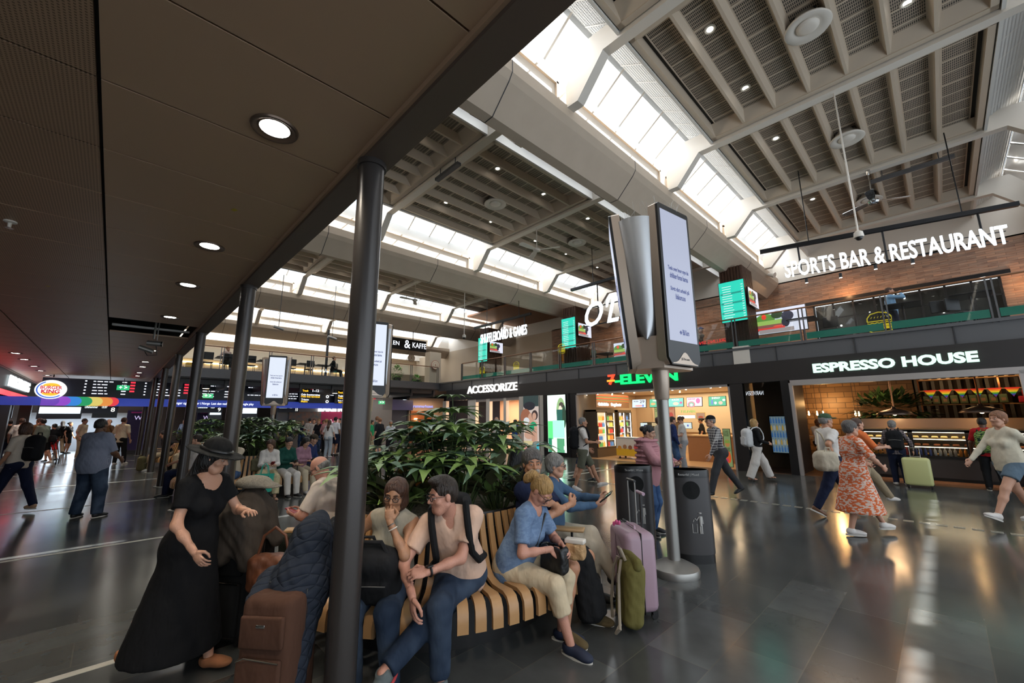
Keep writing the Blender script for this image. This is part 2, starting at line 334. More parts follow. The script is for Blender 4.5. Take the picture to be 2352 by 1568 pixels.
# end walls closing the roof
g = MB(); g.bb((-35, -2.3, 3.6), (8, -2.2, 9.4), M_white); struct(g.build('wall_canopy_side'))
g = MB(); g.bb((-35.2, -2.3, 3.9), (-35, 22, 9.4), mat('far_wall_cream', (.62, .55, .46), .6)); struct(g.build('wall_far_end'))
g = MB(); g.bb((-33.5, -2, 7.0), (-33.2, 20, 9.3), M_white); struct(g.build('wall_far_upper'))
# ================= canopy =================
M_can = mat('bronze_ceiling_panel', (.52, .35, .225), .45, .1); M_beam = mat('brown_steel_beam', (.13, .092, .07), .5)
M_canp = bpy.data.materials.new('bronze_perforated'); M_canp.use_nodes = True
nt = M_canp.node_tree; b = nt.nodes['Principled BSDF']; b.inputs['Roughness'].default_value = .45; b.inputs['Metallic'].default_value = .25
tc = nd(nt, 'ShaderNodeTexCoord'); s_ = sep(nt, tc.outputs['Object']); f_ = mx(nt, frac(nt, s_[0], 55., .5), frac(nt, s_[1], 55., .5)); mixcol(nt, f_, (.2, .13, .08), (.48, .32, .205), b.inputs['Base Color'])
ZC = 3.57
g = MB(); x = -.55; k = 0
xs = []
while x > -31.5: xs.append(x); x -= .815
for x in xs:
    for (ya, yb, mm) in ((-.28, 1.03, M_can), (-1.6, -.3, M_canp), (-2.9, -1.62, M_can), (-6.5, -2.92, M_canp)):
        if ya == -.28 and -12.2 < x-.4 < -10.4: continue
        g.bb((x-.80, ya, ZC), (x, yb, ZC+.03), mm)
for x in (.27, 1.085, 1.9): g.bb((x-.80, -6.5, ZC), (x, 1.03, ZC+.03), M_can)
o = struct(g.build('ceiling_canopy'))
g = MB().bb((-32, -7, ZC+.42), (3, 1.05, ZC+.5), M_back); g.bb((-32, -7, ZC+.05), (-12.3, 1.05, ZC+.07), M_back); g.bb((-10.3, -7, ZC+.05), (3, 1.05, ZC+.07), M_back); struct(g.build('ceiling_void'))
g = MB(); g.bb((-32, 1.05, 3.5), (3, 1.24, 3.92), M_beam); g.bb((-32, 1.03, 3.53), (3, 1.06, 3.60), M_can); g.bb((-32.1, -7, 3.5), (-32, 1.24, 3.95), M_beam)
tag(g.build('canopy_beam'), 'dark brown steel edge beam along the low canopy, resting on round columns', 'beam', kind='structure')
M_col = mat('grey_column_paint', (.055, .048, .045), .28, .35, bump=(220, .05, (1, 1, 1)))
CX = [-2.6, -6.35, -10.55, -14.53, -18.65, -23.2, -28.3]
pos = ['nearest the brown suitcase', 'behind the woman in the black hat', 'beside the pushchair', 'fourth along the canopy edge', 'fifth along the canopy edge', 'sixth along the canopy edge', 'farthest along the canopy edge']
for X, pp in zip(CX, pos):
    o = thing('column', (X, 1.12, 0), 'slim round dark grey steel column %s' % pp, 'column', 'slim round columns'); o['kind'] = 'structure'
    MB().lathe((0, 0, 0), [(.088, .0), (.088, 3.5)], M_col, 24).build('shaft', o, True); MB().lathe((0, 0, 0), [(.10, 3.46), (.10, 3.502)], M_col, 24).build('cap', o, True)
    MB().lathe((0, 0, 0), [(.15, .0), (.15, .012)], M_alu, 24).build('base_plate', o, True)
def downlight():
    o = thing('downlight', (0, 0, 0), 'x', 'ceiling light', 'recessed canopy downlights')
    MB().lathe((0, 0, 0), [(.085, .01), (.12, -.012), (.135, -.012), (.14, 0)], mat('downlight_rim', (.16, .11, .08), .35, .6), 28).build('rim', o, True)
    MB().lathe((0, 0, 0), [(.0001, .0), (.088, .0)], emat('downlight_glow', (1, .97, .88), 30.), 24).build('lens', o); return o
d0 = downlight(); first = True
rows = [(.53, [-2.77, -5.3, -7.1, -9.6, -14.6, -17.6, -19.3, -21.8, -23.4, -27.2, -29.5], 'in the row by the columns'), (-2.17, [-17.6, -19.2, -21.4, -23.2, -25.4, -27.1, -29.3, -31.0], 'in the row by the burger counter')]
for y, X_, nm in rows:
    for i, x in enumerate(X_):
        o = d0 if first else clone(d0); first = False; o.location = (x, y, ZC-.002)
        o['label'] = 'round lit downlight %s, number %d going away' % (nm, i+1)
        if i % 2 == 0 or x > -8: spot('downlight_beam', (x, y, ZC-.03), 95 if x > -12 else 120, (1, .90, .74), 125)
spot('downlight_beam', (-.3, .3, ZC-.03), 130, (1, .85, .66), 130); spot('downlight_beam', (-3.9, -1.8, ZC-.03), 110, (1, .88, .7), 120)
M_tape = mat('yellow_tape', (.5, .38, .03), .5)
for px, py, lb in ((538, 482, 'between two downlights'), (110, 657, 'on the perforated panels')):
    p = gz(px, py, ZC-.003); tag(MB().box((0, 0, 0), (.05, .035, .002), M_tape, .4).build('tape_patch', None, loc=p), 'small piece of yellow tape stuck on the canopy ceiling %s' % lb, 'tape')
p = gz(24, 508, ZC)
o = thing('sprinkler', p, 'white ceiling sprinkler head under the perforated canopy panel', 'sprinkler'); MB().lathe((0, 0, 0), [(.045, 0), (.045, -.012), (.015, -.02), (.012, -.06)], M_white, 14).build('body', o, True); MB().lathe((0, 0, -.07), [(.03, 0), (.03, .005)], M_chrome, 12).build('deflector', o)
# cable tray seen in the gap of the missing panel
g = MB(); p = gz(257, 745, ZC+.1)
for k in range(6): q = [(-10.55-.02*k, -.2+i*.09, ZC+.12+.05*sin(i*1.7+k)+.02*k) for i in range(9)]; g.tube(q, .006, mat('cable_cream', (.6, .5, .33), .6), 5)
g.bb((-11.5, -.25, ZC+.05), (-11.45, 1.0, ZC+.09), M_alu); g.bb((-12, -.25, ZC+.12), (-11.95, 1, ZC+.14), M_grey)
tag(g.build('cable_bundle'), 'loose cables and rails showing in the gap of the canopy ceiling', 'cables')
# hanging camera pair
o = thing('security_camera', (-10.9, .4, 0), 'pair of silver tube cameras hanging below the missing ceiling panel', 'camera')
MB().tube([(0, 0, 3.95), (0, 0, 3.33)], .018, M_alu).build('drop_pole', o); MB().tube([(.02, .05, 3.9), (.02, .05, 3.3)], .01, M_alu).build('conduit', o)
MB().tube([(.0, -.09, 3.24), (.06, .12, 3.23)], .05, M_alu, 16).build('camera_body', o, True); MB().tube([(.06, .12, 3.23), (.065, .145, 3.23)], .052, M_black, 16).build('lens', o)
MB().tube([(.02, -.2, 3.14), (.06, .02, 3.06)], .045, M_alu, 16).build('camera_body', o, True); MB().tube([(.02, -.16, 3.15), (.05, -.06, 2.98), (.08, .08, 3.0), (.05, .05, 3.2)], .007, M_black).build('cable', o)
# ================= shop front =================
FYP = 14.8
def X14(px, py, y=FYP): return gy(px, py, y).x
M_fasc = mat('fascia_black', (.022, .018, .017), .45); M_alum = mat('shutter_aluminium', (.42, .38, .36), .45, .4)
def fit(o, w, h):
    bpy.context.view_layer.update(); d = o.dimensions; o.scale = (o.scale[0]*w/max(d.x, 1e-3), o.scale[1]*h/max(d.y, 1e-3), 1); return o
def sign(body, name, label, x0, x1, zc, h, y, m, face=FY, ext=.03, off=.0, axis='x', back=None, cat='sign', **kw):
    loc = ((x0+x1)/2, y, zc) if axis == 'x' else (y, (x0+x1)/2, zc)
    o = text(body, name, h, m, loc, face, ext=ext, off=off, **kw); fit(o, abs(x1-x0), h); return tag(o, label, cat)
g = MB(); g.bb((-21.2, 14.74, 2.78), (3.2, 15.0, 3.42), M_fasc); struct(g.build('wall_shop_fascia'))
g = MB(); g.bb((-22.2, 14.86, 3.42), (3.2, 15.02, 3.96), M_grey); g.bb((-22.2, 14.8, 3.88), (3.2, 14.9, 3.96), M_grey); g.bb((-22, 15.0, 3.75), (3.2, 20.2, 3.9), M_dark)
for k in range(13): X = 2.4-k*1.93; g.bb((X-.012, 14.83, 3.42), (X+.012, 14.87, 3.9), M_dark)
struct(g.build('floor_gallery'))
# dividing walls between shops
def wall(name, a, b, m): return struct(MB().bb(a, b, m).build(name))
x7l, x7r, xel, xer, xac = -11.2, -4.9, -3.06, 1.32, -20.2
M_shopw = mat('shop_cream_wall', (.62, .48, .33), .6); M_blk = mat('shop_black_wall', (.02, .018, .017), .4)
wall('wall_seven_side', (x7l-.35, 14.95, 0), (x7l-.1, 20.2, 3.4), M_shopw); wall('wall_seven_east', (x7r+.0, 14.9, 0), (x7r+.2, 20.2, 3.4), M_shopw)
wall('wall_seven_back', (x7l-.1, 20, 0), (x7r, 20.2, 3.4), M_shopw)
wall('wall_cafe_side', (xel-.28, 14.95, 0), (xel-.06, 16.4, 3.4), M_blk); wall('wall_cafe_back', (-4.7, 20, 0), (6, 20.2, 3.4), mat('cafe_dark_panelling', (.045, .03, .02), .6)); wall('wall_cafe_east', (6, 14.8, 0), (6.2, 20.2, 3.9), M_blk)
wall('wall_front_east', (1.42, 14.78, 0), (6.2, 14.98, 3.42), M_blk)
wall('ceiling_seven', (x7l-.3, 14.98, 2.84), (x7r, 20, 2.9), mat('shop_ceiling', (.72, .58, .42), .6)); wall('ceiling_cafe', (x7r+.2, 15.0, 3.05), (6, 20, 3.1), M_black)
wall('floor_seven', (x7l-.1, 14.8, -.05), (x7r, 20, .012), mat('shop_floor_tan', (.42, .27, .15), .25)); wall('floor_cafe', (x7r, 14.8, -.05), (6, 20, .012), mat('cafe_floor_wood', (.16, .07, .03), .35))
wall('trim_1', (x7l-.06, 14.76, 0), (x7l, 14.9, 2.78), M_alum); wall('trim_2', (x7r, 14.76, 0), (x7r+.06, 14.9, 2.78), M_alum); wall('trim_3', (x7l-.06, 14.76, 2.70), (x7r+.06, 14.92, 2.82), M_alum)
wall('trim_4', (xel-.09, 14.74, 0), (xel, 14.86, 2.7), M_alum); wall('trim_5', (xer, 14.74, 0), (xer+.12, 14.86, 2.7), M_alum); wall('trim_6', (xel-.05, 14.74, 2.62), (xer+.12, 14.95, 2.78), M_alum)
wall('wall_pier_1', (x7r+.06, 14.76, 0), (-4.45, 14.98, 2.8), M_fasc); wall('wall_pier_2', (-3.36, 14.72, 0), (xel-.09, 14.95, 2.8), M_black)
wall('wall_pier_3', (x7l-.42, 14.76, 0), (x7l-.06, 14.98, 2.8), M_black)
wall('column_1', (-4.64, 14.82, 3.40), (-4.14, 15.3, 4.02), M_white)
# glazed bay with vending cooler between the shops
o = struct(MB().quad((-4.45, 14.8, .05), (-3.36, 14.8, .05), (-3.36, 14.8, 2.78), (-4.45, 14.8, 2.78), M_glass).build('window_20'))
wall('wall_bay_back', (-4.6, 16.4, 0), (-3.2, 16.5, 3), mat('bay_brown_board', (.17, .10, .055), .5))
o = thing('drinks_cooler', (-3.75, 16.0, 0), 'tall glass fronted drinks cooler in the narrow glazed bay beside the cafe', 'cooler')
MB().bb((-.3, -.25, .5), (.3, .25, 1.75), M_black).build('cabinet', o); MB().bb((-.27, -.27, .55), (.27, -.255, 1.7), emat('cooler_glow', (.25, .35, .4), .5)).build('door', o)
b0 = None
def bottle(name, col, label, cat, group, h=.22, r=.032):
    o = MB(); m = mat('drink_'+name, col, .25, emit=col, es=.35)  # light put into the drink colour: bottles glow without being lamps
    o.lathe((0, 0, 0), [(r*.9, 0), (r, .01), (r, h*.62), (r*.4, h*.82), (r*.36, h*.93)], m, 10); o.lathe((0, 0, h*.93), [(r*.42, 0), (r*.42, h*.07)], M_white, 8)
    return tag(o.build('bottle', None, True), label, cat, group)
bots = []
cols = [('orange', (.75, .25, .05)), ('green', (.15, .45, .12)), ('amber', (.7, .45, .1)), ('red', (.6, .06, .05)), ('blue', (.1, .25, .55)), ('clear', (.6, .62, .6)), ('yellow', (.8, .65, .15))]
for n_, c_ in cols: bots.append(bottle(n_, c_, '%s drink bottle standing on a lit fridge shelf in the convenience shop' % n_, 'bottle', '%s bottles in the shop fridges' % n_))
used = set()
def put_bottle(k, loc, s=1.):
    o = bots[k] if k not in used else bots[k].copy()
    if k in used: C.objects.link(o)
    used.add(k); o.location = loc; o.scale = (s, s, s)
# narrow bay bottles
for sh in range(5):
    for i in range(7):
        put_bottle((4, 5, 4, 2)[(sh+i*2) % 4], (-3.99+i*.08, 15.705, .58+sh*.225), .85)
sign('ИƎƧƎVЯAИ', 'reflected_sign', 'reversed white lettering mirrored on the dark glass bay', X14(1706, 903), X14(1762, 903), gy(1734, 903, 14.78).z, .13, 14.78, emat('mirror_text', (.7, .75, .8), .9), ext=.001) if False else None
t_ = text('NARVESEN', 'shop_sign', .15, emat('mirror_text', (.7, .75, .8), 1.0), ((X14(1706, 903)+X14(1762, 903))/2, 14.785, gy(1734, 903, 14.78).z), 0, ext=.001); fit(t_, .5, .13); t_.scale[0] *= -1; tag(t_, 'modelled reflection of white NARVESEN lettering on the glass bay', 'sign')  # reflection built as reversed glowing letters on the glass
# ---- convenience shop ----
M_inox = mat('fridge_dark_frame', (.10, .075, .05), .35, .3); M_fr = emat('fridge_light', (1, .80, .52), 3.0); M_frb = emat('fridge_light_blue', (.85, .92, 1), 3.2)
def fridge(y0, y1, z1, lab, glow, seed, doors=2):
    X = -10.55; o = thing('display_fridge', (X, (y0+y1)/2, 0), lab, 'fridge', None); w = y1-y0
    MB().bb((-.62, -w/2, 0), (-.56, w/2, z1), M_inox).bb((-.56, -w/2, z1-.08), (0, w/2, z1), M_inox).bb((-.56, -w/2, 0), (.0, w/2, .38), M_inox).bb((-.56, -w/2, .38), (0, -w/2+.03, z1), M_inox).bb((-.56, w/2-.03, .38), (0, w/2, z1), M_inox).build('cabinet', o)
    MB().bb((-.555, -w/2+.03, .4), (-.54, w/2-.03, z1-.1), mat('fridge_back'+str(seed), (.8, .7, .55), .5, emit=glow, es=.9)).build('back_panel', o)
    for d in range(doors):
        a = -w/2+.02+d*(w-.04)/doors; b_ = a+(w-.04)/doors; q = MB()
        for aa, bb_ in (((0, a, .4), (.03, a+.035, z1-.08)), ((0, b_-.035, .4), (.03, b_, z1-.08)), ((0, a, .4), (.03, b_, .44)), ((0, a, z1-.13), (.03, b_, z1-.08))): q.bb(aa, bb_, M_inox)
        dr = q.build('door', o); MB().bb((-.03, b_-.06, .45), (-.01, b_-.04, z1-.14), emat('fridge_tube'+str(seed), glow, 9.)).build('light_strip', dr); MB().bb((.03, a+.03, 1.0), (.06, a+.045, 1.35), M_chrome).build('handle', dr)
    n = 5
    for k in range(n):
        z = .44+k*(z1-.62)/n; MB().bb((-.5, -w/2+.04, z-.02), (-.06, w/2-.04, z), M_white).build('shelf', o)
        i = 0; yy = (y0+y1)/2-w/2+.09
        while yy < (y0+y1)/2+w/2-.07:
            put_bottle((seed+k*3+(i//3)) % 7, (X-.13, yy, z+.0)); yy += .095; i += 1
    return o
fridge(15.25, 16.75, 2.05, 'two door drinks fridge with warm light under the cold drinks panel', (1, .78, .48), 0)
fridge(17.0, 18.2, 2.05, 'drinks fridge with cold white light at the rear of the convenience shop', (.85, .92, 1), 3)
o = thing('fridge_header', (-10.55, 16.4, 2.15), 'striped orange and green header panel above the fridges', 'sign')
g = MB().bb((0, -1.15, 0), (.03, 1.6, .62), mat('header_brown', (.2, .10, .045), .5)); g.build('panel', o)
g = MB(); cs = [mat('stripe_o', (.8, .16, .02), .5, emit=(.8, .16, .02), es=.5), mat('stripe_g', (.05, .3, .1), .5, emit=(.05, .3, .1), es=.4), mat('stripe_r', (.7, .04, .02), .5, emit=(.7, .04, .02), es=.5)]
for k in range(7): g.bb((.03, -1.12, .28+k*.045), (.04, 1.57, .30+k*.045), cs[k % 3])
g.build('stripes', o)
text('Cold drinks', 'lettering', .17, M_lamp, (.045, -.6, .14), FX, o, .003, off=.004); text('Energy booster', 'lettering', .17, M_lamp, (.045, .45, .14), FX, o, .003, off=.004, sx=.8)
M_tv = []
def screen(name, label, loc, w, h, face, base, blobs, cat='screen', s=1.6, tiltx=0., frame=M_black, lines=(), th=.05, group=None):
    """flat screen whose picture is thin coloured shapes; local x right, z up, facing -y"""
    o = thing(name, loc, label, cat, group, face); o.rotation_euler = (tiltx, 0, face)
    MB().bb((-w/2-.015, 0, -h/2-.015), (w/2+.015, th, h/2+.015), frame).build('frame', o)
    g = MB().bb((-w/2, -.004, -h/2), (w/2, .0, h/2), emat('scr_%.2f_%.2f_%.2f_%.1f' % (*base, s), base, s))
    for i, (x, z, a, b, c, sh) in enumerate(blobs):
        m = emat('scr_%.2f_%.2f_%.2f_%.1f' % (*c, s), c, s); y = -.006-.0006*i
        if sh == 'e': g.add([(x*w+a*w*cos(t*pi/10), y, z*h+b*h*sin(t*pi/10)) for t in range(20)], [tuple(range(20))], m)
        else: g.quad((x*w-a*w, y, z*h-b*h), (x*w+a*w, y, z*h-b*h), (x*w+a*w, y, z*h+b*h), (x*w-a*w, y, z*h+b*h), m)
    sc = g.build('display', o)
    for (bd, x, z, sz, c, wd) in lines:
        t = text(bd, 'lettering', sz, emat('scr_%.2f_%.2f_%.2f_%.1f' % (*c, s), c, s), (x*w, -.03, z*h), 0, o, .001, off=.002)
        fit(t, wd*w, sz)
    return o
grn, wht, red_, pnk = (.03, .45, .27), (.85, .87, .85), (.75, .08, .05), (.85, .25, .45)
ys = 18.2
def pxscreen(p0, p1, y, *a, **k):
    A = gy(*p0, y); B = gy(*p1, y); return (A+B)/2, abs(B.x-A.x), abs(A.z-B.z)
for i, (x0, x1, yt, yb, base, bl, ln, lb) in enumerate([
    (1452, 1484, 918, 935, (.55, .72, .85), [(0, -.3, .3, .12, (.7, .3, .3), 'e'), (.3, -.3, .06, .14, (.1, .2, .6), 'r')], [('29', .25, .2, .13, (.02, .02, .05), .35), ('FROZEN', -.2, .25, .05, (.05, .05, .1), .35)], 'blue menu screen with a big 29 over the shop counter'),
    (1492, 1524, 917, 934, grn, [(-.25, -.1, .18, .16, (.7, .4, .15), 'e'), (.25, -.2, .1, .17, pnk, 'e')], [('MEAL', 0, .3, .06, wht, .5)], 'green menu screen with a burger and pink price dot'),
    (1535, 1570, 915, 933, (.15, .62, .55), [(0, -.15, .2, .2, (.75, .62, .5), 'e'), (.35, -.05, .1, .14, (.6, .1, .3), 'e')], [('BURGER', 0, .3, .07, wht, .5)], 'turquoise menu screen with a round pink price badge'),
    (1577, 1613, 913, 932, (.78, .7, .82), [(-.2, -.3, .25, .35, (.8, .2, .3), 'e'), (-.2, -.3, .18, .26, (.2, .5, .35), 'e'), (-.2, -.35, .1, .15, (.85, .7, .85), 'e'), (.25, .1, .14, .3, (.8, .15, .4), 'e')], [('FROZEN YOGURT', -.15, .3, .06, (.7, .1, .3), .5)], 'lilac frozen yogurt menu screen over the counter'),
    (1627, 1668, 911, 931, grn, [(-.3, -.1, .05, .25, (.1, .2, .6), 'r'), (-.1, -.2, .08, .15, (.8, .85, .9), 'e'), (.2, -.2, .12, .18, (.8, .5, .4), 'e'), (.4, .1, .09, .12, (.8, .85, .8), 'e')], [('ENERGY', -.05, .32, .08, wht, .5)], 'green ENERGY menu screen, closest to the poster by the entrance')]):
    c, w, h = pxscreen((x0, yt), (x1, yb), 17.4); screen('menu_screen', lb, c, w, h, 0, base, bl, s=1.3, lines=ln, tiltx=-.12)
g = MB(); g.bb((-10.3, 19.9, 1.0), (x7r, 19.98, 2.85), mat('tile_chevron', (.66, .56, .42), .3)); struct(g.build('wall_tiles'))
def board(name, lb, p0, p1, y, base, bl, ln=(), s=.7, cat='poster', fr=M_black):
    c, w, h = pxscreen(p0, p1, y); return screen(name, lb, c, w, h, 0, base, bl, cat, s, lines=ln, frame=fr, th=.02)
board('poster', 'green pizza slice poster beside the pole in the shop', (1503, 936), (1530, 978), 18.4, (.45, .5, .2), [(0, -.2, .3, .25, (.75, .2, .04), 'e')], [('SLICE', 0, .35, .14, (.05, .15, .03), .8)])
board('poster', 'orange frozen yogurt poster with raspberries in the shop', (1532, 934), (1552, 976), 18.4, (.8, .35, .2), [(0, 0, .3, .2, (.75, .1, .08), 'e'), (.1, -.3, .2, .1, (.7, .6, .4), 'e')], [('YOGURT', 0, .4, .1, red_, .8)])
board('poster', 'food poster in a yellow frame above the till', (1599, 948), (1620, 962), 18.6, (.7, .4, .25), [(0, -.2, .3, .2, (.75, .12, .05), 'e')], fr=mat('yframe', (.7, .6, .1), .5))
board('light_box', 'long white light box behind the shop till', (1557, 954), (1597, 960), 18.9, (1, .85, .65), [], s=5, cat='light')
tag(text('7-ELEVEN', 'shop_sign', .16, mat('small_green', (.1, .4, .1), .5, emit=(.1, .4, .1), es=.8), gy(1580, 945, 18.85), 0), 'small green and orange shop name above the inner counter', 'sign')
# counter, hot food case, freezer
def counter(x0, x1, y0, y1, z, lb, m, name='shop_counter'):
    o = thing(name, ((x0+x1)/2, (y0+y1)/2, 0), lb, 'counter'); w, d = (x1-x0)/2, (y1-y0)/2
    MB().bb((-w, -d, 0), (w, d, z-.05), m).build('base', o); MB().bb((-w-.02, -d-.02, z-.05), (w+.02, d+.02, z), M_oak).build('worktop', o); return o
counter(-7.2, -5.1, 16.6, 17.4, 1.0, 'light brown sales counter in the convenience shop', mat('counter_wood', (.3, .15, .07), .5))
o = thing('pastry_case', (-8.4, 17.0, 0), 'glass pastry case filled with lit baked goods in the shop', 'display case')
MB().bb((-.7, -.4, 0), (.7, .4, .7), mat('case_white', (.6, .5, .38), .5)).build('base', o); MB().bb((-.7, -.38, .7), (-.67, .38, 1.5), M_inox).bb((.67, -.38, .7), (.7, .38, 1.5), M_inox).bb((-.7, .36, .7), (.7, .4, 1.5), emat('case_back', (.9, .65, .35), .8)).bb((-.7, -.38, 1.47), (.7, .38, 1.5), M_inox).build('frame', o)
MB().quad((-.67, -.39, .72), (.67, -.39, .72), (.67, -.39, 1.47), (-.67, -.39, 1.47), M_glass).build('glass', o)
for k in range(3): MB().bb((-.66, -.3, .78+k*.24), (.66, .34, .79+k*.24), M_white).build('shelf', o)
bun = tag(MB().ell((0, 0, .03), (.06, .045, .035), mat('bun', (.62, .28, .07), .6), 10, 6).build('pastry', None, True), 'golden baked pastry on a lit shelf of the pastry case', 'pastry', 'pastries in the shop case')
fb = True
for k in range(3):
    for i in range(9):
        for j in range(2):
            q = bun if fb else bun.copy()
            if not fb: C.objects.link(q)
            fb = False; q.location = (-8.98+i*.145, 16.8+j*.16, .79+k*.24)
o = thing('freezer', (gz(1420, 1058).x, 15.9, 0), 'yellow and white ice cream chest freezer on castors', 'freezer')
MB().rbox((0, 0, .48), (1.15, .6, .72), .04, M_white).build('body', o, True); MB().bb((-.56, -.305, .14), (.56, -.301, .42), mat('freezer_yellow', (.8, .5, .03), .4)).build('panel', o)
MB().rbox((0, 0, .86), (1.15, .62, .06), .02, mat('freezer_lid', (.5, .55, .58), .2)).build('lid', o, True)
g = MB()
for x, z, c in ((-.4, .45, (.8, .35, .05)), (-.15, .5, (.4, .2, .1)), (.1, .48, (.3, .12, .06)), (.35, .5, (.75, .1, .1))): g.lathe((0, 0, 0), [], M_white) if False else g.add([(x+.09*cos(t*pi/8), -.308, z+.09*sin(t*pi/8)) for t in range(16)], [tuple(range(16))], mat('dot%.2f' % x, c, .5))
g.build('stickers', o)
for a in (-.45, .45):
    for b_ in (-.22, .22): MB().lathe((a, b_, 0), [(.03, .0), (.04, .03), (.04, .06), (.02, .1)], M_black, 10).build('castor', o, True)
for px, py, w, lb in ((1578, 977, .35, 'small white till screen on the counter'), (1479, 977, .3, 'till screen beside the pastry case')):
    screen('till_screen', lb, gy(px, py, 16.5), w, .22, .1, (.6, .7, .68), [(.1, 0, .1, .2, (.1, .15, .5), 'e')], s=1.2)
board('poster', 'tall green burger poster on the shop entrance post', (1660, 985), (1684, 1072), 14.9, (.22, .30, .12), [(0, .12, .38, .10, (.45, .2, .06), 'e'), (0, .16, .36, .04, (.2, .3, .05), 'r'), (0, -.25, .38, .16, (.65, .1, .02), 'e'), (-.25, -.33, .2, .05, (.55, .03, .1), 'e')], [('LOVED', 0, .42, .09, (.03, .05, .02), .75), ('BURGER', 0, .34, .09, (.03, .05, .02), .75), ('FRIES', 0, -.05, .12, (.03, .05, .02), .8)], s=.75)
area('shop_ceiling_light', (-8, 16.6, 2.8), 5.2, 2.6, 190, (1, .76, .48)); area('shop_ceiling_light', (-8, 19, 2.8), 5, 1.4, 90, (1, .76, .48))
l0 = None
def track_spot(loc, lb, grp, m=M_lamp, body=M_white, L=.12):
    o = thing('track_spot', loc, lb, 'spotlight', grp); MB().tube([(0, 0, 0), (0, -.03, -L)], .035, body, 10).build('body', o, True); MB().lathe((0, -.032, -L-.004), [(.0001, 0), (.034, 0)], m, 10).build('lens', o); return o
ts = track_spot((0, 0, 0), 'small white track spotlight on the convenience shop ceiling', 'track spots in the convenience shop'); ff = True
for i, (px, py, y) in enumerate([(1349, 918, 15.6), (1374, 907, 15.4), (1432, 909, 15.6), (1458, 909, 15.9), (1407, 912, 16.4), (1498, 905, 15.4), (1546, 904, 15.5), (1577, 903, 15.6), (1634, 897, 15.3), (1655, 893, 15.2), (1563, 911, 17)]):
    o = ts if ff else clone(ts); ff = False; p = gy(px, py, y); o.location = (p.x, y, 2.84)
sign('7', 'shop_sign_numeral', 'orange and red lit numeral 7 starting the convenience shop sign', X14(1399, 872), X14(1415, 872), gy(1408, 873, FYP).z, .42, 14.70, emat('seven_red', (1, .06, .02), 1.8), off=.012)
sign('-ELEVEN', 'shop_sign', 'green lit ELEVEN letters on the black fascia', X14(1416, 870), X14(1560, 866), gy(1480, 869, FYP).z, .40, 14.70, emat('seven_green', (.0, 1, .18), 1.6), off=.014)
MB().bb((X14(1398, 868), 14.66, 3.16), (X14(1415, 868), 14.69, 3.24), emat('seven_orange', (1, .25, .02), 2.4)).build('numeral_bar', bpy.data.objects['shop_sign_numeral']).matrix_parent_inverse = Matrix.Identity(4)
bpy.data.objects['numeral_bar'].parent = None; tag(bpy.data.objects['numeral_bar'], 'orange top bar of the numeral on the convenience shop sign', 'sign bar')
sign('ESPRESSO HOUSE', 'shop_sign', 'pale green lit letters of the cafe name on the black fascia', X14(1867, 841), X14(2246, 820), 3.07, .27, 14.70, emat('espresso_glow', (.62, 1, .80), 1.5), off=.012)
sign('ACCESSORIZE', 'shop_sign', 'white lit letters of the accessories shop name on the black fascia', X14(1077, 895), X14(1191, 890), gy(1135, 892, FYP).z, .42, 14.70, emat('acc_glow', (1, .97, .93), 2.6), off=.004)
# ---- accessories shop ----
wall('wall_acc_back', (xac-.2, 18.5, 0), (-11.6, 18.6, 3.4), mat('acc_wall', (.75, .5, .36), .6)); wall('ceiling_acc', (xac, 15, 2.86), (-11.6, 18.5, 2.9), M_shopw); wall('floor_acc', (-21.5, 14.8, -.05), (-11.6, 18.5, .012), mat('acc_floor', (.45, .34, .26), .4))
area('accessory_shop_light', (-16.8, 16.6, 2.82), 6.8, 2.6, 420, (1, .72, .48))
for i, (a, b_) in enumerate(((1075, 1093), (1117, 1125), (1157, 1163), (1017, 1025))): wall('column_%d' % (i+2), (X14(a, 950), 14.78, 0), (X14(b_, 950), 15.0, 2.78), M_white)
wall('trim_8', (X14(1093, 912), 14.8, 2.62), (X14(1195, 905), 14.9, 2.78), M_alum)
wall('wall_poster', (X14(1194, 960), 14.74, 0), (X14(1250, 960), 15.2, 2.78), M_white)
c, w, h = pxscreen((1202, 912), (1239, 1038), 14.7)
screen('fashion_poster', 'poster of a dark haired woman in a green swimsuit beside the accessories shop', c, w, h, 0, (.75, .62, .55), [(0, .42, .5, .1, (.03, .06, .06), 'r'), (-.1, .33, .38, .08, (.02, .02, .03), 'e'), (-.35, .12, .35, .16, (.4, .15, .08), 'e'), (.0, .1, .2, .1, (.7, .4, .28), 'e'), (-.3, .05, .2, .07, (.85, .88, .9), 'e'), (.25, .16, .2, .09, (.05, .03, .03), 'e'), (.22, .14, .13, .065, (.72, .42, .3), 'e'), (.12, .02, .3, .03, (.72, .42, .3), 'e'), (.15, -.06, .24, .1, (.02, .4, .18), 'e'), (.3, -.2, .1, .16, (.72, .42, .3), 'r'), (-.15, -.2, .3, .08, (.72, .42, .3), 'e'), (.15, -.3, .12, .2, (.65, .36, .25), 'e'), (.25, -.42, .25, .08, (.05, .5, .6), 'r'), (-.2, -.4, .3, .09, (.75, .65, .35), 'r'), (-.35, -.42, .1, .06, (.8, .35, .3), 'r')], 'poster', .8, frame=M_alu)
wall('wall_black_pier', (X14(1251, 960), 14.72, 0), (x7l-.42, 15.2, 2.8), M_black)
c, w, h = pxscreen((1257, 908), (1302, 1040), 14.68)
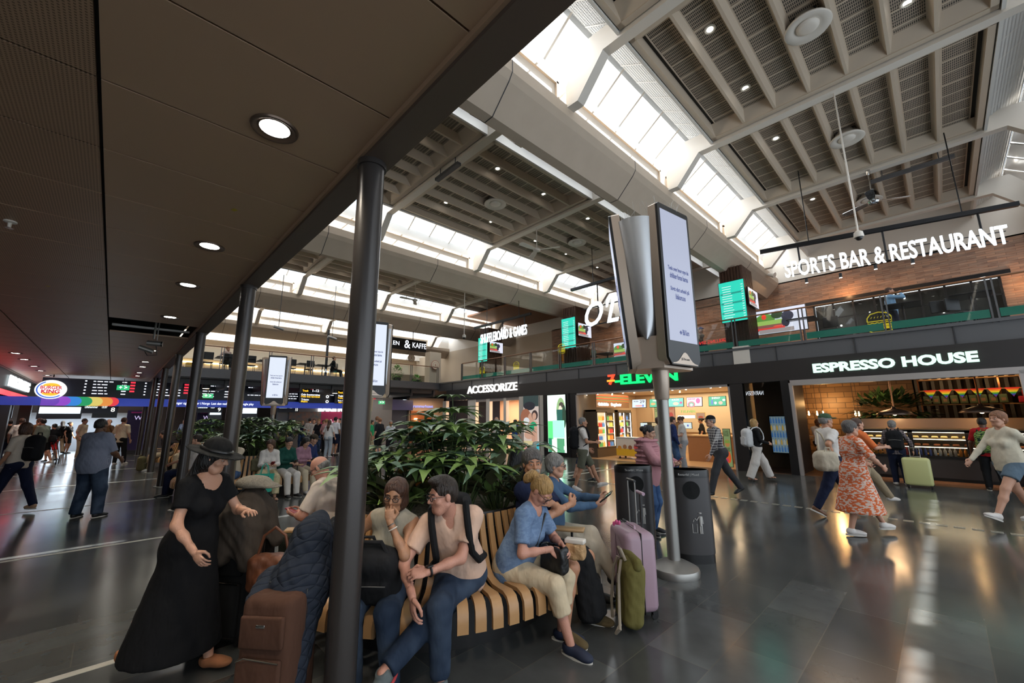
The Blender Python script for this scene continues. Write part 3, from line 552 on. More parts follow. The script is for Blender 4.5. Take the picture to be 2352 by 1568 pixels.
screen('green_screen', 'bright green and white advertising screen beside the convenience shop', c, w, h, 0, (.75, .95, .80), [(.25, .2, .25, .25, (.25, .4, .18), 'e'), (-.35, -.12, .14, .16, (.1, .75, .2), 'r'), (.28, .32, .13, .05, (.06, .05, .04), 'e'), (.22, .22, .10, .09, (.7, .6, .5), 'e'), (.2, .1, .18, .14, (.02, .1, .08), 'r'), (.42, .12, .1, .2, (.02, .05, .03), 'e'), (.1, -.1, .32, .15, (.35, .95, .6), 'r'), (-.38, -.38, .1, .12, (.02, .2, .1), 'r'), (.2, -.38, .2, .12, (.08, .3, .15), 'r'), (.42, -.42, .06, .03, wht, 'r')], 'screen', 1.5)
area('green_screen_light', (c.x, 14.55, 1.4), .7, 2., 18, (.5, 1, .7), (-pi/2, 0, 0))
rk = thing('jewellery_rack', (0, 0, 0), 'x', 'rack'); MB().tube([(0, 0, 0), (0, 0, 1.6)], .03, M_blackm).lathe((0, 0, 0), [(.2, 0), (.2, .02)], M_blackm, 16).build('stand', rk)
g = MB()
for i in range(60):
    a, z = RND.random()*6.28, .5+RND.random()*1.1; g.box((.14*cos(a), .14*sin(a), z), (.05, .03, .08), mat('jw%d' % (i % 4), [(.25, .12, .05), (.5, .3, .1), (.4, .08, .1), (.1, .07, .05)][i % 4], .4, .4), a)
g.build('merchandise', rk)['kind'] = 'stuff'
for i, (px, lb) in enumerate(((1098, 'at the pillar'), (1125, 'in the middle of the window'), (1175, 'by the swimsuit poster'), (1045, 'at the far end'))):
    o = rk if i == 0 else clone(rk); p = gy(px, 1000, 16.2); o.location = (p.x, 16.2+.3*i, 0); o['label'] = 'dark rack of jewellery and bags inside the accessories shop %s' % lb
for i, (px, py) in enumerate(((1130, 921), (1171, 925), (1055, 925), (1064, 924), (1071, 924), (1083, 922))): point('shop_lamp', gy(px, py, 15.8), 6, (1, .75, .5), .05)
sh_ = tag(MB().rbox((0, 0, 0), (.28, .1, .22), .04, mat('bag_red', (.55, .05, .06), .5)).tube([(-.08, 0, .1), (-.05, 0, .22), (.05, 0, .22), (.08, 0, .1)], .01, M_black).build('handbag', None, True), 'red handbag hanging on the rear wall of the accessories shop', 'handbag', 'red handbags on the rear wall')
for i in range(6):
    q = sh_ if i == 0 else sh_.copy()
    if i: C.objects.link(q)
    q.location = (-18.8+i*.9, 18.45, 1.35+.3*(i % 2))
g = MB(); 
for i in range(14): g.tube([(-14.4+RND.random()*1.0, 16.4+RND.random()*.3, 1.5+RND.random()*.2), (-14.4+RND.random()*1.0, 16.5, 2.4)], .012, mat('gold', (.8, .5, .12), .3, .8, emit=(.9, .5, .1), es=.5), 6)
tag(g.build('necklace_display'), 'gold necklaces hanging in the shop window beside the poster', 'necklaces', kind='stuff')
# ---- cafe ----
M_stone = bpy.data.materials.new('old_stone'); M_stone.use_nodes = True
nt = M_stone.node_tree; b = nt.nodes['Principled BSDF']; tc = nd(nt, 'ShaderNodeTexCoord'); mp = nd(nt, 'ShaderNodeMapping'); mp.inputs['Rotation'].default_value = (pi/2, 0, 0); nt.links.new(tc.outputs['Object'], mp.inputs['Vector'])
br = nd(nt, 'ShaderNodeTexBrick'); br.inputs['Scale'].default_value = 1; br.inputs['Brick Width'].default_value = .5; br.inputs['Row Height'].default_value = .2; br.inputs['Mortar Size'].default_value = .012; br.inputs['Color1'].default_value = (.30, .18, .09, 1); br.inputs['Color2'].default_value = (.14, .08, .04, 1); br.inputs['Mortar'].default_value = (.07, .04, .02, 1)
nt.links.new(mp.outputs[0], br.inputs['Vector']); nt.links.new(br.outputs[0], b.inputs['Base Color'])
wall('wall_cafe_stone', (-4.7, 19.8, 0), (-.6, 19.98, 3.05), M_stone)
M_copper = mat('copper_pipe', (.30, .12, .05), .35, .8)
g = MB()
for i in range(30): g.bb((-.55+i*.2, 19.75, 1.2), (-.55+i*.2+.08, 19.8, 3.0), M_grey)
struct(g.build('wall_cafe_battens'))
o = thing('display_counter', (0, 15.75, 0), 'long black cafe counter with lit glass cases of food and drinks', 'counter')
X0, X1 = -1.75, 5.6
MB().bb((X0, -.2, .12), (X1, .7, .62), mat('counter_dark', (.045, .035, .03), .5)).bb((X0, -.16, .0), (X1, .7, .12), M_black).build('base', o)
MB().bb((X0, -.25, -.0), (X1, -.55, .05), mat('step_wood', (.42, .17, .07), .4)).build('step', o)
g = MB()
for i in range(8): X = X0+i*(X1-X0)/7; g.bb((X-.05, -.22, .6), (X+.05, -.1, 1.32), M_black)
g.bb((X0, -.22, .6), (X1, .7, .66), M_black); g.bb((X0, -.22, 1.27), (X1, .3, 1.33), M_black); g.bb((X0, .66, .6), (X1, .7, 1.3), M_inox); g.build('frame', o)
MB().quad((X0, -.215, .66), (X1, -.215, .66), (X1, -.215, 1.28), (X0, -.215, 1.28), M_glass).build('glass', o)
M_strip = emat('case_strip', (1, .82, .55), 8.)
for z in (.9, 1.1): MB().bb((X0+.05, -.12, z-.01), (X1-.05, .5, z), M_alu).build('shelf', o); 
for z in (.885, 1.085, 1.265): MB().bb((X0+.1, -.13, z-.012), (X1-.1, -.115, z), M_strip).build('light_strip', o)
MB().bb((X0, .15, 1.33), (X1, .7, 1.36), M_oak).bb((X0, .68, 1.36), (X1, .72, 1.62), mat('marble', (.35, .26, .2), .3)).build('serving_top', o)
area('case_light', (X0+1.6, 15.75, 1.25), 3.0, .5, 16, (1, .72, .4)); 
snd = [('sandwich', (.65, .35, .1)), ('cake', (.5, .15, .05)), ('salad bowl', (.6, .45, .2))]
for si, (n_, c_) in enumerate(snd):
    s0_ = tag(MB().rbox((0, 0, .035), (.13, .1, .06), .025, mat('food%d' % si, c_, .6)).build(n_.replace(' ', '_'), None, True), '%s on the lit glass shelf of the cafe counter' % n_, 'food', '%s pieces in the cafe case' % n_)
    for i in range(16):
        q = s0_ if i == 0 else s0_.copy()
        if i: C.objects.link(q)
        q.location = (X0+.2+i*.185+RND.random()*.03, 15.72+RND.random()*.1, (.66, .9, 1.1)[si])
dk = [tag(MB().lathe((0, 0, 0), [(.028, 0), (.03, .02), (.03, .13), (.012, .17), (.012, .2)], mat('dr%d' % i, c, .3), 10).build('bottle', None, True), '%s juice bottle in the bottom row of the cafe case' % n, 'bottle', '%s juice bottles in the cafe case' % n) for i, (n, c) in enumerate((('orange', (.8, .3, .04)), ('red', (.5, .03, .03)), ('dark blue', (.04, .06, .25)), ('pale', (.6, .55, .5))))]
du = set()
for i in range(34):
    k = (i//5) % 4; q = dk[k] if k not in du else dk[k].copy()
    if k in du: C.objects.link(q)
    du.add(k); q.location = (X0+.12+i*.09, 15.61, .665)
# shelving behind the counter
o = thing('back_shelving', (0, 19.0, 0), 'tall rack of oak shelves behind the cafe counter', 'shelving'); 
A = gy(2122, 955, 19.0).x; B = 4.2
for z in (1.62, 2.05, 2.5, 2.85): MB().bb((A, 0, z-.03), (B, .35, z), M_oak).build('shelf', o)
for X in (A, (A+B)/2-.6, B): MB().bb((X-.02, .0, .9), (X+.02, .04, 3.05), M_copper).build('upright', o)
for i in range(3): point('shelf_lamp', (A+.6+i*1.1, 18.5, 2.75), 8, (1, .62, .28), .05)
pk = tag(MB().rbox((0, 0, .14), (.17, .08, .26), .02, mat('coffee_bag', (.12, .17, .09), .5)).box((0, -.043, .12), (.09, .002, .09), mat('bag_label', (.35, .2, .12), .5)).build('coffee_bag', None, True), 'dark green coffee bag in the row on the middle shelf', 'coffee bag', 'green coffee bags on the cafe shelf')
for i in range(9):
    q = pk if i == 0 else pk.copy()
    if i: C.objects.link(q)
    q.location = (A+.15+i*.2, 18.98, 2.05)
pr = tag(MB().rbox((0, 0, .1), (.15, .1, .19), .03, mat('red_tin', (.55, .03, .07), .4)).build('gift_box', None, True), 'red gift box piled at the end of the middle shelf', 'box', 'red gift boxes on the cafe shelf')
for i in range(7):
    q = pr if i == 0 else pr.copy()
    if i: C.objects.link(q)
    q.location = (A+2.1+(i % 4)*.18+.09*(i//4), 18.98, 2.05+.19*(i//4))
cupm = tag(MB().lathe((0, 0, 0), [(.03, 0), (.045, .12), (.047, .12), (.04, .0)], M_white, 12).build('paper_cup', None, True), 'stacked white cup on the top cafe shelf', 'cup', 'cups on the top cafe shelf')
for i in range(14):
    q = cupm if i == 0 else cupm.copy()
    if i: C.objects.link(q)
    q.location = (A+.1+i*.2, 18.98, 2.85)
cols_ = [(.6, .03, .02), (.7, .25, .02), (.65, .55, .03), (.05, .35, .05), (.03, .08, .45), (.25, .03, .3)]
g = MB()
for i in range(9):
    x = A+.1+i*.34
    for k, c_ in enumerate(cols_):
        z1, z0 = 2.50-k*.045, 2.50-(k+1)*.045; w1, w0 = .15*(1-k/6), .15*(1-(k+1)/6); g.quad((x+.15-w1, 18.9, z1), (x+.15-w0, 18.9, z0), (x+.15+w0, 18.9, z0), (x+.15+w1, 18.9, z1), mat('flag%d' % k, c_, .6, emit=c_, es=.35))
tag(g.build('rainbow_bunting'), 'string of rainbow striped pennants across the cafe shelves', 'bunting')
for i, (px, py, lb) in enumerate(((2055, 950, 'in front of the tree'), (2255, 945, 'over the red shirted man'))):
    p = gy(px, py, 15.9); o = thing('pendant_lamp', p, 'wide dark metal dome pendant lamp %s' % lb, 'lamp')
    MB().lathe((0, 0, 0), [(.40, -.03), (.41, -.02), (.33, .06), (.16, .12), (.05, .15), (.04, .2)], mat('bronze_dome', (.13, .09, .07), .35, .7), 36).build('shade', o, 'all')
    MB().tube([(0, 0, .2), (0, 0, 3.05-p.z)], .02, M_copper).build('stem', o); MB().ell((0, 0, -.0), (.05, .05, .05), M_warm, 10, 6).build('bulb', o); point('pendant_light', (p.x, p.y, p.z-.12), 9, (1, .6, .28), .05)
bulbs = thing('pendant_bulb', (0, 0, 0), 'x', 'lamp'); MB().tube([(0, 0, .1), (0, 0, 1.3)], .006, M_black).build('cable', bulbs); MB().lathe((0, 0, 0), [(.02, -.06), (.03, -.02), (.02, .05), (.015, .1)], M_warm, 10).build('bulb', bulbs, True)
q_ = MB()
for a in range(8): q_.tube([(.12*cos(a*pi/4), .12*sin(a*pi/4), -.08), (.12*cos(a*pi/4), .12*sin(a*pi/4), .1)], .004, M_black, 4)
q_.build('cage', bulbs)
for i, (px, py, lb) in enumerate(((1858, 950, 'closest to the side wall'), (1877, 950, 'second from the side wall'), (1891, 950, 'third from the side wall'), (1965, 951, 'beside the battens'), (1973, 951, 'last before the tree'))):
    o = bulbs if i == 0 else clone(bulbs); p = gy(px, py, 18.2); o.location = p; o['label'] = 'bare filament bulb in a wire cage in the cafe, %s' % lb
point('stone_wall_lamp', gy(1895, 925, 19.0), 55, (1, .55, .2), .1); point('cafe_fill', (-1.5, 17, 2.6), 30, (1, .6, .3), .2)
o = thing('cafe_table', gz(1890, 1075)*1.0, 'x', 'table'); p = gy(1885, 1020, 17.2); o.location = (p.x, 17.2, 0); o['label'] = 'high oak table where the man in a waistcoat sits in the cafe'
MB().bb((-.7, -.4, 1.0), (.7, .4, 1.04), M_oak).build('top', o)
for a in (-.62, .62):
    for b_ in (-.34, .34): MB().bb((a-.02, b_-.02, 0), (a+.02, b_+.02, 1.0), M_copper).build('leg', o)
M_leafd = mat('dark_leaf', (.04, .09, .025), .45)
def leaf_ball(name, lb, loc, r, n, m, L=.22, cat='plant'):
    g = MB(); rr = random.Random(n)
    for i in range(n):
        d = Vector((rr.gauss(0, 1), rr.gauss(0, 1), rr.gauss(0, 1))).normalized(); p = Vector((d.x*r[0], d.y*r[1], d.z*r[2]))*(.55+.45*rr.random()); t = (d+Vector((rr.gauss(0, .5), rr.gauss(0, .5), -.3))).normalized(); s_ = t.cross(Vector((0, 0, 1))).normalized()*L*.2
        g.add([p, p+t*L*.5+s_, p+t*L, p+t*L*.5-s_], [(0, 1, 2, 3)], m)
    o = thing(name, loc, lb, cat); g.build('foliage', o); return o
o = leaf_ball('indoor_tree', 'leafy potted tree standing behind the cafe counter', gy(2045, 948, 17.8), (1.0, .7, .62), 900, M_leafd, .3)
MB().tube([(0, 0, -.1), (0, 0, -o.location.z)], .06, M_wood).build('trunk', o)
spot('tree_spot', (gy(2000, 900, 17).x, 16.6, 2.9), 60, (1, .7, .4), 60, (.6, 0, 0))
# ---- upstairs bar ----
M_brick = bpy.data.materials.new('mixed_brick'); M_brick.use_nodes = True; nt = M_brick.node_tree; b = nt.nodes['Principled BSDF']; b.inputs['Roughness'].default_value = .8
tc = nd(nt, 'ShaderNodeTexCoord'); mp = nd(nt, 'ShaderNodeMapping'); mp.inputs['Rotation'].default_value = (pi/2, 0, 0); nt.links.new(tc.outputs['Object'], mp.inputs['Vector'])
br = nd(nt, 'ShaderNodeTexBrick'); br.inputs['Scale'].default_value = 1; br.inputs['Brick Width'].default_value = .42; br.inputs['Row Height'].default_value = .075; br.inputs['Mortar Size'].default_value = .004; br.inputs['Color1'].default_value = (.46, .24, .145, 1); br.inputs['Color2'].default_value = (.20, .115, .085, 1); br.inputs['Mortar'].default_value = (.07, .05, .04, 1); br.inputs['Bias'].default_value = -.1
nt.links.new(mp.outputs[0], br.inputs['Vector']); n = nd(nt, 'ShaderNodeTexNoise'); n.inputs['Scale'].default_value = 3.2; mp2 = nd(nt, 'ShaderNodeMapping'); mp2.inputs['Scale'].default_value = (1, 1, 6); nt.links.new(tc.outputs['Object'], mp2.inputs[0]); nt.links.new(mp2.outputs[0], n.inputs[0])
r = nd(nt, 'ShaderNodeMapRange'); r.inputs[1].default_value = .35; r.inputs[2].default_value = .65; nt.links.new(n.outputs[0], r.inputs[0]); mixcol(nt, r.outputs[0], br.outputs[0], (.30, .20, .145), b.inputs['Base Color']) if False else (lambda q: (nt.links.new(r.outputs[0], q.inputs[0]), mixcol(nt, q.outputs[0], br.outputs[0], (.42, .30, .22), b.inputs['Base Color'])))((lambda q: (setattr(q.inputs[1], 'default_value', .55), q)[1])(nd(nt, 'ShaderNodeMath', operation='MULTIPLY')))
g = MB(); 
wx0, wx1, wz1 = -3.05, 1.85, 6.1
g.bb((-17, 20, 3.9), (wx0, 20.2, 7.35), M_brick); g.bb((wx0, 20, wz1), (wx1, 20.2, 7.35), M_brick); g.bb((wx1, 20, 3.9), (6.5, 20.2, 7.35), M_brick)
g.bb((-35, 20, 7.3), (8, 20.25, 9.4), M_white); g.bb((-22.2, 20, 3.9), (-17, 20.2, 7.3), mat('gallery_cream', (.50, .40, .29), .6)); g.bb((-35, 19.98, 3.9), (-22.2, 20.2, 7.3), mat('gallery_cream', (.50, .40, .29), .6)); struct(g.build('wall_brick'))
g = MB(); g.bb((wx0, 20.3, 3.9), (wx1, 20.35, wz1), M_black)
for i in range(9): X = wx0+i*(wx1-wx0)/8; g.bb((X-.03, 19.98, 3.9), (X+.03, 20.06, wz1), M_blackm)
for z in (4.5, 5.5): g.bb((wx0, 19.98, z-.02), (wx1, 20.06, z+.02), M_blackm)
g.bb((wx0-.25, 19.9, wz1), (wx1+.25, 20.05, wz1+.16), M_blackm)
g.quad((wx0, 20.02, 3.9), (wx1, 20.02, 3.9), (wx1, 20.02, wz1), (wx0, 20.02, wz1), M_glass); struct(g.build('window_21'))
for i, X in enumerate((-2.3, -1.4, -.4, .5, 1.3)): tag(MB().ell((X, 20.22, 5.2+.35*(i % 3)), (.03, .03, .03), M_lamp, 8, 5).build('wall_bulb'), 'small lamp glowing behind the dark bar window, %s' % ['first', 'second', 'third', 'fourth', 'fifth'][i]+' along from the burger sign', 'lamp')
M_slat = mat('dark_wood_slats', (.075, .032, .018), .5)
menu_l = [('%s' % RND.choice(['SPORTS MENU', 'BURGERS']), -.2, .45, .06, (.8, .85, .3), .35)]
def green_menu(lb, loc, w, h, face):
    bl = []; rr = random.Random(int(abs(loc[0])*10))
    for k in range(14):
        z = .38-k*.06
        if k % 4 == 3: bl.append((0, z, .46, .022, (.01, .28, .22), 'r'))
        bl.append((-.2+rr.random()*.03, z, .16+rr.random()*.06, .007, (.75, .9, .85), 'r')); bl.append((.42, z, .04, .007, (.75, .9, .85), 'r'))
    return screen('menu_screen', lb, loc, w, h, face, (.02, .62, .46), bl, s=1.15)
def moto_tv(lb, loc, w, h, face):
    rr = random.Random(5)
    bl = [(0, .38, .5, .12, (.75, .8, .95), 'r'), (-.3, .1, .2, .25, (.12, .3, .05), 'e'), (-.1, -.05, .4, .1, (.35, .55, .12), 'r'), (.32, .0, .18, .5, (.8, .82, .95), 'r'), (-.32, .22, .05, .11, (.9, .06, .03), 'e'), (-.05, .25, .12, .16, (.03, .06, .02), 'e'), (.15, .15, .12, .2, (.03, .03, .06), 'e'), (.1, -.1, .08, .2, (.02, .02, .04), 'e'), (-.25, -.25, .28, .12, (.25, .1, .08), 'r'), (-.2, -.3, .28, .05, (.8, .05, .04), 'r'), (-.1, -.4, .35, .08, (.35, .3, .3), 'r'), (-.05, -.22, .1, .03, (.9, .1, .06), 'e')]
    return screen('television', lb, loc, w, h, face, (.6, .68, .75), bl, s=1.0)
pil = [(-4.52, 'nearest the cafe sign'), (-11.68, 'behind the tall display column'), (-17.95, 'beside the shuffleboard sign')]
for i, (X, nm) in enumerate(pil):
    o = thing('slatted_pillar', (X, 15.5, 3.98), 'dark wood slatted pillar on the upper floor %s' % nm, 'pillar', 'slatted pillars'); o['kind'] = 'structure'
    g = MB().bb((-.36, -.45, 0), (.36, .55, 2.9), M_slat)
    for k in range(8): g.bb((-.36+k*.098, -.48, 0), (-.36+k*.098+.05, -.45, 2.9), M_slat)
    for k in range(11): g.bb((.36, -.45+k*.098, 0), (.39, -.45+k*.098+.05, 2.9), M_slat)
    g.build('cladding', o)
    green_menu('green food menu screen on the slatted pillar %s' % nm, (X+.02, 14.92, 5.62), .80, 1.42, 0)
    moto_tv('television showing racing on the side of the slatted pillar %s' % nm, (X+.5, 15.55, 5.75), 1.0, .6, pi/2)
for px, py, w, y, lb in ((1792, 735, 1.5, 16.2, 'large television showing racing low on the upper floor behind the glass'), (1437, 802, 1.2, 16.2, 'television showing racing behind the tall display column')):
    p = gy(px, py, y); moto_tv(lb, (p.x, p.y, p.z), w, w*.56, .0)
# balustrades
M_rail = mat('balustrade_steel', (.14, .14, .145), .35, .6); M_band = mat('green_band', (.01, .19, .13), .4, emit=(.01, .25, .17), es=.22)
def balustrade(name, lb, x0, x1, fixed, step, axis, band=True, single=False):
    o = thing(name, (0, 0, 0), lb, 'railing'); o['kind'] = 'structure'
    P = (lambda u, d, z: (u, fixed+d, z)) if axis == 'x' else (lambda u, d, z: (fixed+d, u, z))
    MB().tube([P(x0, 0, 4.98), P(x1, 0, 4.98)], .025, M_wood, 10).build('handrail', o, True)
    n = max(1, round(abs(x1-x0)/step)); st = (x1-x0)/n
    for i in range(n+1):
        u = x0+i*st
        for d in ((-.05, .05) if not single else (0,)): MB().bb(P(u+d-.016, -.03, 3.86), P(u+d+.016, .02, 4.96), M_rail).build('post', o)
        if i < n:
            MB().quad(P(u+.08, .0, 4.0), P(u+st-.08, .0, 4.0), P(u+st-.08, .0, 4.9), P(u+.08, .0, 4.9), M_glass).build('glass_panel', o)
            if band: MB().bb(P(u+.08, .01, 4.0), P(u+st-.08, .015, 4.2), M_band).build('green_band', o)
    return o
balustrade('gallery_railing', 'glass balustrade with wooden handrail and green band above the shops', -19.8, 3.1, 14.86, 1.93, 'x')
def burger(x, y, z, s, m, f=.0):
    g = MB(); T = lambda pts, r=.012: g.tube([(x+a*s, y, z+b_*s) for a, b_ in pts], r, m, 6)
    T([(-.3, .02), (-.29, .14), (-.2, .26), (0, .31), (.2, .26), (.29, .14), (.3, .02), (-.3, .02)], .014)
    T([(-.3+.06*i, -.03-.025*(i % 2)) for i in range(11)]); T([(-.29, -.1), (.29, -.1)]); T([(-.29, -.14), (.29, -.14), (.29, -.2), (-.29, -.2), (-.29, -.14)], .02); T([(-.28, -.24), (.28, -.24), (.26, -.32), (.2, -.34), (-.2, -.34), (-.27, -.3), (-.28, -.24)], .014)
    for i in range(6): T([(-.2+i*.08, .12), (-.17+i*.08, .17)], .008)
    return g
p = gy(2020, 738, 14.9); tag(burger(p.x, 14.89, p.z, .85, mat('yellow_line', (.75, .62, .03), .5, emit=(.75, .62, .03), es=.4)).build('burger_emblem'), 'yellow outline drawing of a burger on the glass balustrade', 'emblem')
for px, py, lb in ((1290, 800, 'behind the tall display column'), (1186, 840, 'above the accessories shop'), (1108, 850, 'closest to the corner')):
    p = gy(px, py, 14.9); tag(burger(p.x, 14.89, p.z, .7, mat('yellow_line', (.75, .62, .03), .5)).build('food_emblem'), 'yellow outline food emblem on the balustrade glass, %s' % lb, 'emblem')
tag(text('GRILLING SINCE', 'lettering_on_glass', .16, emat('red_text', (.9, .02, .02), 1.2), gy(1632, 785, 15.3), 0, ext=.002, sx=-1.), 'mirrored red grilling lettering on the balustrade glass', 'lettering')
# hanging sign frames
M_sgn = emat('sign_white', (.86, .95, 1), 2.0)
def hung_sign(body, lb, A, B, h, drop, beamz, hang, sx=1., off=.02, m=M_sgn, ends=.25):
    A, B = Vector(A), Vector(B); d = (B-A); L = d.length; ang = atan2(d.y, d.x)
    o = thing('hanging_sign', (A+B)/2, lb, 'sign', rot=ang)
    t = text(body, 'letters', h, m, (0, 0, 0), 0, o, .018, off=off); fit(t, L, h)
    MB().bb((-L/2-ends*2, -.05, beamz-A.z-.05), (L/2+ends, .05, beamz-A.z+.05), M_blackm).build('support_beam', o)
    for k in hang: MB().tube([(k*L/2, .03, -h*.3), (k*L/2, .03, beamz-A.z)], .022, M_blackm).build('hanger', o)
    for k in (-.7, .7): MB().tube([(k*L/2, 0, beamz-A.z), (k*L/2, 0, 8.3-A.z)], .012, M_blackm, 6).build('rod', o)
    MB().bb((-L/2, .06, -h*.3), (L/2, .09, -h*.27), M_blackm).bb((-L/2, .06, h*.25), (L/2, .09, h*.28), M_blackm).build('rail', o)
    return o
hung_sign('SPORTS BAR & RESTAURANT', 'white lit SPORTS BAR & RESTAURANT letters hanging from a black beam', gy(1802, 624, 12.6), gy(2316, 537, 13.6), .44, .5, 6.2, (-.82, 0.02, .82), off=.006)
hung_sign('SHUFFLEBOARD & GAMES', 'white lit SHUFFLEBOARD & GAMES letters hanging from a black beam', gy(1104, 782, 12.6), gy(1210, 755, 12.6), .46, .5, 6.15, (-.8, 0, .9), off=.004)
o = hung_sign("O'Learys", 'white script letters of the bar name half hidden by the display column', gy(1338, 722, 12.6), gy(1556, 690, 12.6), 1.25, .5, 6.85, (-.62, .2), off=.012)
for ch in o.children:
    if ch.name.startswith('letters'): ch.data.shear = .35
M_ts = M_blackm
for i, (px, py, y) in enumerate(((1930, 628, 12.9), (1852, 640, 12.7), (2010, 608, 13), (2095, 595, 13.2))):
    p = gy(px, py, y+.2); track_spot(p, 'black spotlight clamped under the sports bar sign, %s letter group' % ['second', 'first', 'third', 'fourth'][i], None, body=M_blackm)
# pipes hung from the bays, cameras, fans
def fan(loc, lb, s=1., mt=M_white):
    o = thing('ceiling_fan', loc, lb, 'fan'); MB().tube([(0, 0, .0), (0, 0, .8)], .018, mt).lathe((0, 0, .72), [(.03, 0), (.07, .1), (.07, .12)], mt, 16).build('rod', o, True)
    MB().lathe((0, 0, -.12), [(.0001, 0), (.1, .01), (.13, .05), (.11, .1), (.03, .13)], mt, 24).build('motor', o, True)
    for k in range(3):
        a = k*2*pi/3+.5; q = MB(); c_, s_ = cos(a), sin(a); pr = [(.12, .05), (.35, .08), (.75*s, .09), (.8*s, .05)]
        q.add([(u*c_-v*s_, u*s_+v*c_, -.06+.02*v/.09+dz) for dz in (0, .008) for u, v in [(u, v) for u, v in pr]+[(u, -v) for u, v in pr[::-1]]], [tuple(range(7, -1, -1)), tuple(range(8, 16))]+[(j, (j+1) % 8, (j+1) % 8+8, j+8) for j in range(8)], mt); q.build('blade', o)
    return o
fan(gy(2005, 458, 13.9), 'white ceiling fan turning above the upstairs bar beside a camera pole', 1., M_chrome)
p = gy(1233, 570, 9.78); fan(p, 'white ceiling fan below the cross beam in the second bay')
p = gy(946, 685, 9.8); fan(Vector((-16.9, 9.8, gx(946, 685, -16.9).z)), 'white three blade ceiling fan hanging in the third bay')
def dome_cam(p, top, lb):
    o = thing('security_camera', p, lb, 'camera'); MB().tube([(0, 0, .1), (0, 0, top-p[2])], .015, M_white).build('pole', o); MB().lathe((0, 0, 0), [(.02, .14), (.07, .1), (.08, .02), (.075, 0)], M_white, 18).build('housing', o, True); MB().ell((0, 0, 0), (.06, .06, .06), M_black, 14, 8).build('dome', o, True); return o
dome_cam(gy(1973, 545, 9.8), 8.2, 'security camera on a long white pole before the sports bar sign')
dome_cam(gy(1066, 775, 9.8), 8.2, 'white dome camera hanging on a thin rod beside the shuffleboard sign')
for px, py, lb, X in ((640, 752, 'hanging camera on a thin rod, farther from the dark column', -20), (763, 775, 'hanging camera on a thin rod beside the tall grey column', -20)):
    p = gx(px, py, X); o = thing('security_camera', p, lb, 'camera'); MB().tube([(0, 0, 0), (0, 0, 8.2-p.z)], .015, M_grey).build('pole', o); MB().tube([(0, -.2, .03), (0, .2, -.06)], .06, M_alu, 12).build('body', o, True)
for i, (px, py, lb) in enumerate(((1765, 630, 'higher on the nearest girder'), (1800, 662, 'lower on the nearest girder'))):
    p = gx(px, py, -4.1); o = thing('loudspeaker', p, 'round white speaker fixed %s' % lb, 'speaker'); MB().tube([(0, 0, 0), (.22, -.05, -.1)], [.06, .11], M_white, 16).build('housing', o, True); MB().tube([(-.15, 0, 0), (0, 0, 0)], .02, M_white).build('bracket', o)
for px, py, L, lb in ((2090, 390, 1.6, 'black linear fitting under the roof of the first bay'), (1028, 395, 1., 'dark linear fitting by the cross beam near the canopy')):
    p = gz(px, py, 8.0); o = thing('linear_fitting', p, lb, 'light fitting'); MB().bb((-L/2, -.06, -.04), (L/2, .06, .04), M_grey).build('housing', o); MB().tube([(-L/3, 0, 0), (-L/3, 0, .3)], .012, M_grey).build('hanger', o); MB().tube([(L/3, 0, 0), (L/3, 0, .3)], .012, M_grey).build('hanger', o)
# bar furniture upstairs
def bar_chair(loc, m, lb, rot, grp=None):
    o = thing('bar_chair', loc, lb, 'chair', grp, rot); MB().rbox((0, 0, .45), (.42, .42, .05), .02, m).build('seat', o, True); MB().rbox((0, .2, .75), (.4, .04, .35), .02, m).build('backrest', o, True)
    for a in (-.18, .18):
        for b_ in (-.18, .18): MB().tube([(a, b_, 0), (a*.95, b_*.95, .45)], .014, m, 8).build('leg', o, True)
    return o
def bar_table(loc, lb, h=.75, r=.4):
    o = thing('bar_table', loc, lb, 'table'); MB().rbox((0, 0, h-.02), (r*2, r*2, .04), .015, M_blackm).build('top', o); MB().tube([(0, 0, .0), (0, 0, h)], .03, M_blackm).build('leg', o); MB().lathe((0, 0, 0), [(.25, 0), (.25, .02), (.03, .04)], M_blackm, 20).build('foot', o); return o
FZ = 3.9
for i, (px, py, lb) in enumerate(((1845, 745, 'beside the large television'), (2075, 715, 'where the man in a blue shirt stands'), (2230, 690, 'by the end window'), (1395, 805, 'behind the green chair'), (1345, 800, 'behind the yellow food emblem'))):
    p = gy(px, py, 16.3); bar_table((p.x, 16.3, FZ), 'square black bar table %s' % lb, 1.0 if i < 3 else .75)
for i, (px, m, lb) in enumerate(((1905, M_blackm, 'dark chair near the burger emblem'), (2175, M_blackm, 'dark chair tipped near the end window'), (2215, M_blackm, 'second dark chair near the end window'), (1330, mat('chair_green', (.18, .3, .22), .4), 'pale green metal chair behind the balustrade'), (1372, mat('chair_green2', (.16, .27, .2), .4), 'second pale green chair by the small tables'), (1300, mat('chair_yellow', (.6, .35, .05), .4), 'mustard yellow chair by the food emblem'))):
    p = gy(px, 740 if px > 1600 else 800, 15.9); bar_chair((p.x, 15.9, FZ), m, lb, .4*i)
area('bar_warm_light', (-2, 18.4, 7.0), 5, 1.5, 45, (1, .6, .3), (0, 0, 0)); area('bar_warm_light', (-10, 18.4, 7.0), 7, 1.5, 60, (1, .6, .3), (0, 0, 0))
point('brick_lamp', gy(1945, 672, 19.6), 14, (1, .5, .2), .05); point('brick_lamp', (2.3, 19.6, 5.7), 14, (1, .5, .2), .05)
g = MB().bb((-9.8, 19.2, 6.7), (-4.95, 19.24, 6.74), M_blackm); tag(g.build('lighting_track'), 'thin black lighting track on the upper floor between pillars', 'track')
wall('ceiling_bar_wood', (-20.3, 15.6, 8.1), (-13.5, 20, 8.2), mat('orange_wood', (.35, .15, .06), .5))
